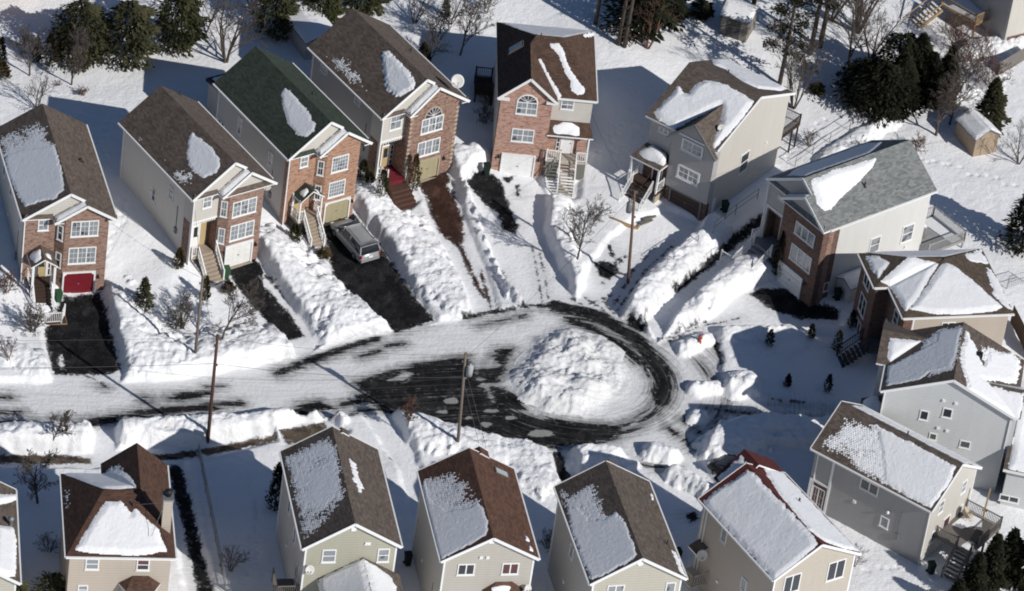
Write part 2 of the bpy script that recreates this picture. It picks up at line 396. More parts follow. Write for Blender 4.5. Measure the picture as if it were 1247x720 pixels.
BANKLAB = {0: 'lumpy snow bank from the red garage driveway along the street', 2: 'tall white snow bank left of the minivan driveway', 3: 'long snow bank right of the minivan driveway', 4: 'narrow ridge of snow between the brown paved driveway and the black one', 5: 'snow ridge beside the small bare tree by the long white stair',
 6: 'snow ridge along the grey house driveway with the pole at its end', 7: 'snow ridge on the right of the dark lane', 8: 'rounded snow bank at the left edge of the street with a small bare tree', 9: 'long snow bank at the foot of the dark pole', 11: 'wide snow bank in front of the red-brown roof around the pale pole',
 17: 'long shaded snow bank left of the half snowy roof'}
ISLE = PG((610, 465), (628, 434), (645, 408), (690, 395), (738, 407), (764, 430), (773, 458), (758, 488), (708, 511), (660, 508), (626, 490))
# bare asphalt patches
DARK = [
 PG((430, 466), (460, 457), (487, 449), (505, 444), (535, 439), (553, 434), (570, 434), (578, 448), (588, 470), (600, 487), (625, 500), (655, 508), (697, 513), (748, 517), (762, 521), (745, 535), (720, 541), (683, 545), (650, 544), (600, 535), (560, 524), (530, 514), (500, 508), (470, 500), (452, 488)),
 PG((606, 425), (626, 424), (615, 452), (605, 468), (590, 466), (578, 458)),
 PG((596, 468), (640, 486), (640, 500), (600, 500)),
 PG((199, 483), (225, 478), (258, 476), (256, 481), (222, 490), (204, 489)), PG((355, 501), (366, 491), (390, 487), (410, 498), (386, 501), (370, 509)),
 PG((63, 512), (75, 508), (98, 518), (96, 523), (72, 520)), PG((54, 403), (78, 360), (122, 356), (130, 380), (147, 450), (133, 457), (64, 457)),
 PG((273, 322), (310, 310), (322, 330), (340, 353), (352, 380), (372, 410), (360, 414), (345, 414), (300, 365), (284, 345)),
 PG((392, 270), (429, 257), (466, 302), (498, 352), (530, 391), (482, 405), (455, 386), (405, 336), (397, 300)),
 PG((506, 216), (545, 207), (564, 268), (566, 290), (558, 302), (536, 285), (524, 262), (520, 245)),
 PG((566, 222), (583, 207), (602, 213), (612, 222), (616, 240), (632, 276), (627, 285), (613, 280), (605, 260), (585, 244)), PG((612, 216), (628, 214), (618, 226)), PG((626, 226), (632, 224), (634, 240), (628, 240)),
 PG((724, 320), (737, 317), (752, 322), (755, 330), (742, 341), (728, 336)), PG((762, 388), (780, 384), (790, 394), (782, 406), (766, 400)),
 PG((913, 358), (930, 350), (957, 352), (978, 366), (1022, 376), (1022, 390), (975, 389), (940, 378)),
 PG((672, 550), (682, 549), (696, 580), (688, 592), (677, 580)), PG((465, 557), (476, 561), (478, 578), (470, 578)), PG((832, 626), (845, 623), (852, 632), (842, 637)),
 PG((-60, 554), (72, 554), (110, 558), (110, 565), (-60, 564)), PG((240, 548), (335, 530), (338, 538), (250, 556)), PG((340, 524), (395, 514), (400, 524), (380, 540), (350, 542)), PG((150, 558), (240, 548), (245, 556), (150, 568)),
 PG((928, 568), (960, 590), (955, 610), (930, 590)), PG((1040, 425), (1065, 430), (1060, 440), (1035, 436))]
TRACKS = [
 ([(806, 484), (797, 503), (778, 519), (750, 531)], .2), ([(800, 480), (790, 498), (770, 512), (740, 522)], .12), ([(812, 470), (810, 492), (800, 508)], .15), ([(690, 386), (720, 395), (748, 409), (768, 424), (784, 442), (790, 458)], .1), ([(872, 420), (880, 440), (884, 452)], .35), ([(655, 372), (690, 375)], .2), ([(738, 330), (757, 313)], .15), ([(738, 330), (721, 317)], .12), ([(738, 328), (734, 346)], .1), ([(740, 330), (760, 334)], .1), ([(648, 300), (656, 340), (660, 368)], .05), ([(655, 298), (664, 340), (668, 368)], .05), ([(612, 330), (632, 372)], .06), ([(800, 300), (770, 330), (748, 372)], .06), ([(818, 300), (785, 330), (752, 378)], .06), ([(860, 392), (830, 402), (805, 416)], .07), ([(900, 388), (850, 398), (815, 415)], .06),
  ([(646, 372), (700, 378), (735, 390), (768, 412), (790, 436), (803, 462)], .16),   # centreline, half width
 ([(678, 373), (717, 383), (744, 394), (767, 408), (784, 423), (798, 440), (807, 456), (810, 472), (806, 488)], .80), ([(697, 391), (719, 400), (744, 414), (761, 426), (777, 440)], .5), ([(794, 452), (798, 466), (795, 480)], .18),
 ([(598, 380), (640, 374)], .25), ([(565, 388), (600, 379), (636, 374)], .18), ([(583, 397), (640, 384)], .08), ([(340, 454), (380, 438), (420, 424), (458, 413)], .38), ([(440, 434), (462, 428)], .26), ([(470, 422), (490, 418)], .2),
 ([(240, 496), (292, 491)], .3), ([(104, 516), (139, 511), (179, 503), (214, 499), (258, 495)], .5), ([(0, 516), (42, 514)], .3), ([(175, 484), (186, 486)], .22), ([(176, 489), (185, 490)], .25), ([(-10, 484), (12, 484)], .2), ([(418, 493), (440, 488)], .35), ([(440, 483), (490, 508)], .4), ([(0, 502), (26, 501)], .1), ([(250, 472), (272, 471)], .12),
 ([(933, 263), (900, 289), (862, 320), (820, 352)], .55), ([(806, 362), (775, 392)], .25), ([(213, 572), (226, 620), (240, 680), (250, 725)], .55), ([(100, 455), (128, 470)], .12), ([(585, 330), (598, 375)], .15),
 ([(697, 364), (716, 376)], .09), ([(712, 362), (736, 378)], .1), ([(704, 376), (738, 362)], .08), ([(735, 366), (748, 382)], .1), ([(722, 374), (745, 360)], .07), ([(742, 300), (746, 312)], .2), ([(748, 325), (762, 312)], .13), ([(560, 300), (582, 350), (590, 362)], .22),
 ([(940, 487), (1010, 494)], .14), ([(860, 497), (930, 506), (1000, 512)], .10), ([(866, 525), (880, 500), (890, 480)], .10), ([(850, 440), (875, 470)], .08), ([(780, 566), (830, 572)], .2), ([(812, 520), (850, 548), (880, 556)], .12), ([(830, 510), (870, 540)], .10), ([(868, 530), (880, 545)], .25),
 ([(400, 512), (455, 498)], .16), ([(640, 548), (672, 556), (684, 574)], .22), ([(680, 372), (715, 377), (738, 384)], .3), ([(648, 542), (700, 545), (745, 536)], .2), ([(740, 525), (765, 517)], .14), ([(560, 436), (572, 452), (560, 478), (530, 500)], .1), ([(545, 440), (556, 455), (545, 478)], .1)]
TRACKS = [([gp(*p) for p in pl], hw) for pl, hw in TRACKS]
HOLES = [PG((320, 337), (327, 342), (341, 358), (354, 378), (348, 378), (334, 361), (321, 345)), PG((494, 451), (503, 456), (490, 464), (474, 463)), PG((300, 362), (306, 372), (304, 376), (298, 366)), PG((74, 432), (77, 444), (75, 450), (72, 440)), PG((585, 440), (600, 436), (606, 445), (592, 450)), PG((545, 224), (551, 222), (556, 232), (550, 236))]
POLISH = [PG(*[(cx_+rx_*math.cos(k*.63)*(1+.18*math.sin(k*2.1+cx_)), cy_+ry_*math.sin(k*.63)*(1+.2*math.cos(k*1.7+cy_))) for k in range(10)]) for cx_, cy_, rx_, ry_ in ((549.5, 488.5, 9, 4.5), (539, 501.5, 9, 2.5), (597, 500.5, 10, 2.6), (622, 509, 8, 2.6), (592, 517, 7, 3.5), (659, 528, 18, 4.5), (155, 511, 13, 3.5), (197, 487, 5, 3), (571, 509, 6, 2))]

def axis(lo, hi, st, far): 
    f = np.arange(lo, hi+st/2, st); return np.concatenate([[-far, -300, -160, -100, -75, lo-8, lo-3, lo-1], f, [hi+1, hi+3, hi+8, hi+25, 100, 160, 300, far]]) if lo > -60 else f
STEP = .13
XS = np.concatenate([[-1200, -500, -250, -140, -90, -68, -58, -54, -53], np.arange(-52, 46.01, STEP), [47, 48.5, 52, 60, 80, 130, 250, 500, 1200]])
YS = np.concatenate([[-1200, -500, -250, -140, -90, -70, -60, -56, -54.5], np.arange(-53, 60.01, STEP), [61, 62.5, 66, 75, 95, 140, 250, 500, 1200]])
NX, NY = len(XS), len(YS)
X, Y = np.meshgrid(XS, YS)
B0 = base(X, Y)
SDC = np.full(X.shape, -50.0); CLR = {}
def windowed(fn, pts, pad, arr_default):
    P = np.array([p[:2] for p in pts]); x0, y0 = P.min(0)-pad; x1, y1 = P.max(0)+pad
    i0, i1 = np.searchsorted(XS, [x0, x1]); j0, j1 = np.searchsorted(YS, [y0, y1]); i1 = min(i1+1, NX); j1 = min(j1+1, NY)
    return (slice(max(j0-1, 0), j1), slice(max(i0-1, 0), i1))
KIND = np.zeros(X.shape, int)
for k, (kn, pg) in enumerate(CLEAR):
    sl_ = windowed(None, pg, 6, 0); d = poly_sd(X[sl_], Y[sl_], pg); d = d+(fbm(X[sl_], Y[sl_], .9, 3, 11)-.5)*.5*(1 if kn != 'D' else .4)
    CLR[kn] = (sl_, d); SDC[sl_] = np.maximum(SDC[sl_], d)
    KIND[sl_] = np.where((d > 0) & (KIND[sl_] == 0), k+1, KIND[sl_])
out = -SDC
lawn = sstep(out, -.12, .45)
lump = fbm(X, Y, .55, 4, 1); lump2 = fbm(X, Y, 1.7, 4, 5, .6); fine = fbm(X, Y, 3.1, 3, 9)
H = B0+lawn*(.38+(fbm(X, Y, .16, 3, 21)-.5)*.35+(lump2-.5)*.07)+(1-lawn)*(fine-.5)*.035
HB_ = np.zeros(X.shape); BID = np.full(X.shape, -1)
for k, (pl, hw, h) in enumerate(BANKS):
    sl_ = windowed(None, pl, hw*2+1, 0); x = X[sl_]; y = Y[sl_]
    d = np.maximum(line_d(x, y, pl)+(lump[sl_]-.5)*hw*1.1+(lump2[sl_]-.5)*hw*.7, 0)
    q = np.clip(1-np.abs(d/hw)**2.6, 0, 1)*h*(.45+.85*lump[sl_]+.25*lump2[sl_])
    upd = q > HB_[sl_]; BID[sl_] = np.where(upd & (q > .12), k, BID[sl_]); HB_[sl_] = np.maximum(HB_[sl_], q)
blocks = np.abs(fbm(X, Y, 1.35, 4, 31, .55)-.5)*2
rough = np.clip(HB_/.4, 0, 1)
rid = 1-np.abs(fbm(X, Y, 1.9, 3, 61, .62)-.5)*4
clods = np.maximum(fbm(X, Y, 3.3, 2, 51, .6)-.52, 0)*(fbm(X, Y, .6, 2, 71) > .42)
H = H+lawn*(HB_+rough*(-.09*np.clip(rid, 0, 1)+(fine-.5)*.09+clods*.30))
sdI = poly_sd(X, Y, ISLE)+(lump-.5)*1.0
isl = sstep(sdI, -.4, 2.3)
H = H+isl*(.50+1.35*np.clip(fbm(X, Y, .30, 3, 41)*1.8-.40, 0, 1.2)*np.clip(sdI/3.2, 0, 1)-.15*np.clip(rid, 0, 1)+.5*(lump-.5)+(fine-.5)*.13+clods*.4)
rough = np.maximum(rough*lawn, isl); HEAPM = np.zeros(X.shape)
H = np.where((np.abs(X) > 90) | (np.abs(Y) > 90), .8, H)
# heaps that stand on the cleared street itself
HEAPS = [([(834, 425), (857, 417)], 1.0, .8), ([(846, 476), (868, 474)], .9, .8), ([(846, 512), (850, 508)], .9, .6), ([(893, 478), (904, 471)], 1.0, .85), ([(797, 554), (813, 559)], 1.1, 1.15), ([(822, 580), (845, 592), (858, 602)], 1.05, 1.1), ([(708, 568), (733, 562)], 1.1, .75), ([(868, 545), (930, 530), (990, 532)], 1.9, 1.0)]
for k, (pl, hw, h) in enumerate(HEAPS):
    pl = [gp(*p) for p in pl]; sl_ = windowed(None, pl, hw*2+1, 0)
    d = np.maximum(line_d(X[sl_], Y[sl_], pl)+(lump[sl_]-.5)*hw*1.0+(lump2[sl_]-.5)*hw*.6, 0); q = np.clip(1-(d/hw)**2.4, 0, 1)*h*(.5+.7*lump[sl_]+.2*lump2[sl_])
    q = np.maximum(q-HB_[sl_]*lawn[sl_], 0); g_ = np.clip(q/.35, 0, 1); H[sl_] += q+g_*(1-lawn[sl_])*(-.10*np.clip(rid[sl_], 0, 1)+(fine[sl_]-.5)*.16+clods[sl_]*.4); rough[sl_] = np.maximum(rough[sl_], g_); HEAPM[sl_] = np.maximum(HEAPM[sl_], g_)
# footprints
TRAILS = [((112, 380), (125, 330), (150, 280), (165, 240)), ((700, 205), (745, 190), (760, 150)), ((860, 300), (905, 270)), ((650, 200), (690, 245), (720, 285)), ((1000, 150), (960, 190), (945, 205)), ((20, 150), (60, 170), (110, 140), (140, 210)), ((890, 440), (960, 440), (1030, 430)), ((540, 270), (570, 330)), ((470, 250), (520, 320)), ((300, 600), (310, 660), (300, 715)), ((1050, 700), (1110, 705)), ((700, 640), (690, 700)), ((1120, 200), (1180, 215), (1240, 240)), ((240, 300), (300, 350))]
for tr in TRAILS:
    P_ = [np.array(gp(*p)) for p in tr]; k = 0
    for a_, b_ in zip(P_[:-1], P_[1:]):
        L_ = np.linalg.norm(b_-a_); n_ = int(L_/.62); d_ = (b_-a_)/L_; o_ = np.array((-d_[1], d_[0]))
        for i in range(n_):
            c_ = a_+d_*(i*.62+rnd.gauss(0, .12))+o_*(.13*(-1)**k+rnd.gauss(0, .14)+.5*math.sin(i*.4)); k += 1
            i0, i1 = np.searchsorted(XS, [c_[0]-.6, c_[0]+.6]); j0, j1 = np.searchsorted(YS, [c_[1]-.6, c_[1]+.6]); s_ = (slice(j0, j1), slice(i0, i1))
            r2 = (X[s_]-c_[0])**2+(Y[s_]-c_[1])**2; H[s_] += (-.11*np.exp(-r2/.028))*lawn[s_]
# asphalt field
ASPH = np.full(X.shape, -3.0)
for pg in DARK:
    sl_ = windowed(None, pg, 3, 0); ASPH[sl_] = np.maximum(ASPH[sl_], poly_sd(X[sl_], Y[sl_], pg))
for pl, hw in TRACKS:
    sl_ = windowed(None, pl, 3, 0); ASPH[sl_] = np.maximum(ASPH[sl_], hw-line_d(X[sl_], Y[sl_], pl))
for pg in HOLES:
    sl_ = windowed(None, pg, 3, 0); ASPH[sl_] = np.minimum(ASPH[sl_], -poly_sd(X[sl_], Y[sl_], pg))
POL = np.full(X.shape, -3.0)
for pg in POLISH:
    sl_ = windowed(None, pg, 3, 0); POL[sl_] = np.maximum(POL[sl_], poly_sd(X[sl_], Y[sl_], pg))
ASPH = np.minimum(ASPH, SDC*1.2+.25)
ASPH = np.where((isl > .25) | (HEAPM > .2), -3, ASPH)
rsl, rd = CLR['road']; ROADM = np.zeros(X.shape); ROADM[rsl] = sstep(rd, -.5, .8); ROADM *= 1-HEAPM
CI = at(700, 458)
ang = np.arctan2(Y-CI[1], X-CI[0]); rr = np.hypot((X-CI[0])*.82, Y-CI[1])
inloop = X > CI[0]-5
wa = .12+.018*(X+40)
TX = np.where(inloop, ang*9, X*math.cos(.32)+Y*math.sin(.32)); TY = np.where(inloop, rr, -X*math.sin(.32)+Y*math.cos(.32))
west = X < -17
TX = np.where(west, X*math.cos(.165)+Y*math.sin(.165), TX); TY = np.where(west, -X*math.sin(.165)+Y*math.cos(.165), TY)

# hidden ground under houses does not need its lumps
def zat(x, y):
    i = min(max(int(np.searchsorted(XS, x))-1, 0), NX-2); j = min(max(int(np.searchsorted(YS, y))-1, 0), NY-2)
    fx = (x-XS[i])/(XS[i+1]-XS[i]); fy = (y-YS[j])/(YS[j+1]-YS[j])
    return float((H[j, i]*(1-fx)+H[j, i+1]*fx)*(1-fy)+(H[j+1, i]*(1-fx)+H[j+1, i+1]*fx)*fy)
def gs(px, py):
    """point on the finished ground under a photograph position"""
    z = 0.0
    for _ in range(6): p = at(px, py, z); z = .5*z+.5*zat(p[0], p[1])
    p = at(px, py, z); return np.array((p[0], p[1], zat(p[0], p[1])))

def terrain_mat(name, asphalt, asphalt2):
    t = NT(name); o = t.obj()
    A = lambda nme: t.n('Attribute', attribute_name=nme)
    asph = A('asph').outputs['Fac']; road = A('road').outputs['Fac']; rgh = A('rough').outputs['Fac']; pol = A('pol').outputs['Fac']; trk = A('trk').outputs['Vector']
    st = t.noise(t.mapping(trk, (.13, 2.6, 1)), 1.0, 5, .65); st2 = t.noise(t.mapping(trk, (.07, 7.0, 1)), 1.0, 3, .6)
    n1 = t.noise(o, 2.2, 5, .65); n2 = t.noise(o, 9, 3)
    streak = t.mul(t.sub(st, .5), t.add(.25, t.mul(road, 2.1)))
    f = t.add(t.add(asph, streak), t.mul(t.sub(n1, .5), .55))
    f = t.add(f, t.mul(t.sub(t.noise(o, 1.1, 5, .7), .5), t.mul(t.sub(1.0, road), .8)))
    m = t.step(f, -.09, .12)
    # dusting of grey slush around the bare patches
    slush = t.mul(t.step(t.add(t.add(asph, t.mul(t.sub(st2, .5), 2.6)), t.mul(t.sub(n1, .5), 1.6)), -1.2, .25), t.add(.25, t.mul(road, .62)))
    clean = t.mix(n1, (.84, .85, .87), (.91, .91, .92))
    dirty = t.mul(t.step(t.noise(o, .55, 5, .7), .56, .72), t.mul(rgh, .42))
    clean = t.mix(dirty, clean, (.72, .63, .52))
    packed = t.mix(t.step(t.add(t.mul(st, .6), t.mul(st2, .4)), .36, .62), (.68, .68, .67), (.83, .83, .84))
    snow = t.mix(t.mul(road, .9), clean, packed)
    snow = t.mix(slush, snow, (.20, .20, .20))
    wet = t.mix(t.step(t.noise(o, .8, 4, .6), .42, .60), asphalt, asphalt2)
    wet = t.mix(t.mul(t.step(t.add(t.mul(st, .55), t.mul(st2, .45)), .50, .68), t.mul(road, .7)), wet, sc(asphalt2, 5.0))
    wet = t.mix(t.mul(t.step(t.add(t.mul(st2, .6), t.mul(n1, .4)), .57, .66), t.mul(road, .5)), wet, (.36, .36, .36))
    blot = t.step(t.noise(t.mapping(o, (1.0, .45, 1)), .9, 5, .65), .52, .70)
    wet = t.mix(t.mul(blot, .55), wet, sc(asphalt2, 2.6))
    film = t.mul(t.step(t.sub(n1, t.mul(asph, .10)), .50, .66), t.step(asph, .9, .0, 0.0, .6))
    wet = t.mix(film, wet, (.36, .36, .37))
    flakes = t.step(n2, .66, .72)
    wet = t.mix(t.mul(flakes, .25), wet, (.5, .5, .5))
    wet = t.mix(t.step(t.add(pol, t.mul(t.sub(n1, .5), .5)), -.05, .1), wet, (.30, .30, .285))
    t.b.inputs['Specular IOR Level'].default_value = .08
    vo = t.n('TexVoronoi', {'Vector': o, 'Scale': 3.2, 'Detail': 2.0}).outputs['Distance']
    t.bump(t.add(t.add(t.mul(t.noise(o, 3.5, 5, .6), .6), t.mul(n2, .35)), t.mul(t.mul(t.sub(1.0, vo), rgh), t.step(t.noise(o, .8, 3), .42, .62, .06, .5))), .15, .65)
    return t.out(t.mix(m, snow, wet), .8)
GM = terrain_mat('snow_and_asphalt', (.009, .009, .010), (.019, .019, .020))
GMB = terrain_mat('snow_and_brown_pavers', (.035, .018, .014), (.052, .028, .021))
GMW = terrain_mat('snow_and_brown_walk', (.05, .036, .028), (.11, .085, .065))

lab = np.zeros((NY-1, NX-1), int)          # 0 ground
cx = lambda a: (a[:-1, :-1]+a[1:, 1:])*.5
kc = KIND[:-1, :-1]; inC = cx(SDC) > 0
lab = np.where(inC, kc, 0)
lab = np.where((cx(isl) > .3), 100, lab); lab = np.where(cx(HEAPM) > .35, 300, lab)
bc = BID[:-1, :-1]; lab = np.where((lab == 0) & (bc >= 0) & (cx(HB_) > .14), 200+bc, lab)
def submesh(name, mask, mat):
    jj, ii = np.nonzero(mask)
    if len(jj) == 0: return None
    v0 = jj*NX+ii; F = np.stack([v0, v0+1, v0+NX+1, v0+NX], 1)
    u, inv = np.unique(F.ravel(), return_inverse=True); F = inv.reshape(-1, 4)
    me = bpy.data.meshes.new(name); me.vertices.add(len(u)); me.loops.add(F.size); me.polygons.add(len(F))
    co = np.stack([X.ravel()[u], Y.ravel()[u], H.ravel()[u]], 1).astype(np.float32)
    me.vertices.foreach_set('co', co.ravel()); me.loops.foreach_set('vertex_index', F.ravel().astype(np.int32))
    me.polygons.foreach_set('loop_start', (np.arange(len(F))*4).astype(np.int32)); me.polygons.foreach_set('use_smooth', np.ones(len(F), bool))
    for nm, ar in (('asph', ASPH), ('road', ROADM), ('rough', rough), ('pol', POL)):
        a = me.attributes.new(nm, 'FLOAT', 'POINT'); a.data.foreach_set('value', ar.ravel()[u].astype(np.float32))
    a = me.attributes.new('trk', 'FLOAT_VECTOR', 'POINT')
    a.data.foreach_set('vector', np.stack([TX.ravel()[u], TY.ravel()[u], np.zeros(len(u))], 1).astype(np.float32).ravel())
    me.materials.append(mat); me.update(calc_edges=True); me.validate()
    return link(name, me)
tag(submesh('snow_ground', lab == 0, GM), 'white snow covering lawns and yards', kind='structure')
CN = {'road': ('road', 'snow packed street and turning circle with black bare patches'), 'lane': ('lane', 'dark narrow lane rising between two snow ridges'), 'walk': ('pavement', 'brown and black strip of cleared pavement along the lower side of the street'), 'steps': ('path', 'brown cleared path at the foot of the brown steps'), 'landing': ('path', 'cleared patch at the foot of a front stair'), 'foot': ('path', 'cleared foot of the long white stair'), 'stub': ('path', 'short path dug through the snow bank')}
DL = {'A': 'black driveway in front of the red garage door', 'B': 'black driveway with a strip of snow below the white garage door', 'C': 'black driveway under the silver minivan', 'D': 'brown paved driveway below the khaki garage door', 'E': 'half cleared driveway in front of the brick hip roofed house', 'F': 'snow covered driveway with a black star shaped bare spot', 'G': 'driveway with black bare patch in front of the white sided house', 'K': 'snow covered driveway left of the red snowy roof', 'L': 'dark driveway stub behind the pale yellow house', 'M': 'packed snow driveway between the two lower middle houses', 'N': 'brown cleared driveway stub behind the olive yellow house', 'O': 'long black side driveway right of the chimney house'}
for k, (kn, pg) in enumerate(CLEAR):
    nm, lb = CN.get(kn, ('driveway', DL.get(kn, '')))
    o = submesh(nm, lab == k+1, GMB if kn == 'D' else GMW if kn in ('walk', 'N', 'steps', 'foot', 'landing') else GM)
    if o: tag(o, lb, kind='structure')
tag(submesh('snow_pile', lab == 100, GM), 'huge lumpy pile of ploughed snow filling the middle of the turning circle', 'snow pile', 'ploughed snow heaps')
for k in range(len(BANKS)):
    if k in BANKLAB:
        o = submesh('snow_bank', lab == 200+k, GM)
        if o: tag(o, BANKLAB[k], 'snow bank', 'ploughed snow heaps')
hp = lab == 300; cxx = cx(X); cyy = cx(Y); own = np.zeros(hp.shape, int); bd = np.full(hp.shape, 1e9)
for k, (pl, hw, h) in enumerate(HEAPS):
    d = np.where(hp, line_d(cxx, cyy, [gp(*p) for p in pl]), 1e9); own = np.where(d < bd, k, own); bd = np.minimum(d, bd)
HL_ = ['snow heap with the orange hydrant on it', 'bright snow heap at the street edge below the hydrant', 'small shaded snow heap in the street beyond the turning circle', 'bright snow heap at the corner of the shaded lawn', 'bright snow heap at the driveway mouth in the shadow edge', 'bright snow heap left of the red snowy roof', 'half shaded snow heap behind the roof with ragged snow', 'long shaded snow ridge left of the half snowy grey house']
for k in range(len(HEAPS)):
    o = submesh('snow_heap', hp & (own == k), GM)
    if o: tag(o, HL_[k], 'snow heap', 'ploughed snow heaps')
rest = np.isin(lab, [200+k for k in range(len(BANKS)) if k not in BANKLAB])
if rest.any(): tag(submesh('ploughed_snow', rest, GM), 'low ridges of ploughed snow', kind='structure')
# ------------------------------------------------------------------ house parts
def slab(mb, poly, th=.17, m=0, ms=1):
    mb.prism(poly, (0, 0, -th), m, ms, ms)
def roof(H, planes, mat, th=.17, name='roof', parent=None, edge=None):
    mb = MB()
    for p in planes: slab(mb, p, th)
    return mb.build(name, [mat, edge or WHITE], parent or H.root)
def snow_patch(H, par, plane, full=(), thin=(), th=.05, px=True, st=.07, clip=.0, rag=.22, dens=.55, name='roof_snow', seed=0):
    """snow lying on a roof plane: full = solid patches, thin = snow held only by the shingle courses"""
    P = np.array(plane, float); n = np.zeros(3); c = P.mean(0)
    for i in range(len(P)): n += np.cross(P[i]-c, P[(i+1) % len(P)]-c)
    n /= np.linalg.norm(n)
    if n[2] < 0: n = -n
    t = np.cross((0, 0, 1.), n); t /= np.linalg.norm(t); b = np.cross(n, t)
    ab = lambda q: ((q-P[0]) @ t, (q-P[0]) @ b)
    cv = lambda pg: [ab(H.hit(p[0], p[1], P[0], n)) if px else ab(np.array(p, float)) for p in pg]
    full = [cv(p) for p in full]; thin = [cv(p) for p in thin]; cp = [ab(p) for p in P]
    al = np.array(sum(full+thin, [])); ca = np.array(cp)
    lo = np.maximum(al.min(0)-.3, ca.min(0)); hi = np.minimum(al.max(0)+.3, ca.max(0))
    if thin: st = min(st, .042)
    a = np.arange(lo[0], hi[0]+st, st); bb = np.arange(lo[1], hi[1]+st, st)
    if len(a) < 2 or len(bb) < 2: return None
    A, B = np.meshgrid(a, bb); m = np.full(A.shape, -9.0); sx = H.x*3.1+seed
    nz = (fbm(A+sx, B, 1.6, 3, 3)-.5)*rag*1.4+(fbm(A+sx, B, 6.0, 2, 8)-.5)*rag*.9
    for pg in full: m = np.maximum(m, poly_sd(A, B, pg)+nz)
    row = np.floor(B/.15); col = A/.21+.5*(row % 2)
    cj = _perm[(np.floor(col).astype(int)*7+row.astype(int)*13) & 255, (row.astype(int)*5) & 255]
    pat = (.5+.5*np.cos(2*math.pi*col))*.38+.24*(1-(B/.15-row))+.38*cj
    for pg in thin:
        s = poly_sd(A, B, pg)+nz*1.5
        d = dens+(fbm(A+sx, B, .55, 3, 13)-.5)*1.1; d = d*np.clip(s/.8+.25, 0, 1)
        # courses dense towards the solid patch
        if full: d = d+np.clip(.42+m/1.3, 0, .42)
        mt = (d-pat)*.16; mt = np.where(s > -.05, mt, -1); m = np.maximum(m, np.minimum(mt, .05+0*mt))
    m = np.minimum(m, poly_sd(A, B, cp)-clip)
    relief = .85+.3*(fbm(A+sx, B, .8, 3, 5)-.5)+.22*(fbm(A, B, 5, 3, 2, .6)-.5)*min(1, .08/th)
    h = np.where(m > 0, .008+th*np.clip(m/(.10+th*1.6), 0, 1)**.7*relief, .004)
    pts = P[0]+A[..., None]*t+B[..., None]*b+h[..., None]*n
    ny, nx = A.shape; jj, ii = np.nonzero((m[:-1, :-1] > 0) | (m[1:, 1:] > 0) | (m[1:, :-1] > 0) | (m[:-1, 1:] > 0))
    if len(jj) == 0: return None
    v0 = jj*nx+ii; F = np.stack([v0, v0+1, v0+nx+1, v0+nx], 1); u, inv = np.unique(F.ravel(), return_inverse=True); F = inv.reshape(-1, 4)
    me = bpy.data.meshes.new(name); me.from_pydata(pts.reshape(-1, 3)[u].tolist(), [], F.tolist())
    me.polygons.foreach_set('use_smooth', np.ones(len(F), bool)); me.materials.append(ROOFSNOW); me.update()
    return link(name, me, par)
def drift(par, c, sx, sy, h, rz=0.0, slope=(0, 0), name='snow_cap', tilt=None):
    """small rounded cap of snow"""
    mb = MB(); N = 18; M = 7; ca, sa = math.cos(rz), math.sin(rz); i0 = 0
    for k in range(M):
        q = k/(M-1); r = math.sin(q*math.pi/2)**.6 if k else 0.02
        for j in range(N):
            an = 2*math.pi*j/N; wob = 1+.12*math.sin(3*an+c[0]*5)+.08*math.sin(5*an+c[1])
            x = r*sx*wob*math.copysign(abs(math.cos(an))**.7, math.cos(an)); y = r*sy*wob*math.copysign(abs(math.sin(an))**.7, math.sin(an))
            z = h*max(0, 1-r**2.6)+slope[0]*x+slope[1]*y
            mb.v.append((c[0]+ca*x-sa*y, c[1]+sa*x+ca*y, c[2]+z))
    for k in range(M-1):
        for j in range(N):
            j2 = (j+1) % N; mb.f.append((k*N+j, (k+1)*N+j, (k+1)*N+j2, k*N+j2)); mb.mi.append(0); mb.sm.append(True)
    mb.f.append(tuple(range(N))); mb.mi.append(0); mb.sm.append(True)
    return mb.build(name, ROOFSNOW, par, uv=False)
def rect(H, fr, TL, BR):
    a0, z1 = H.fhit(fr, *TL); a1, z0 = H.fhit(fr, *BR)
    return min(a0, a1), max(a0, a1), min(z0, z1), max(z0, z1)
def wc(H, fr, px, w_, h_):
    a, z = H.fhit(fr, *px); return (a-w_/2, a+w_/2, z-h_/2, z+h_/2)
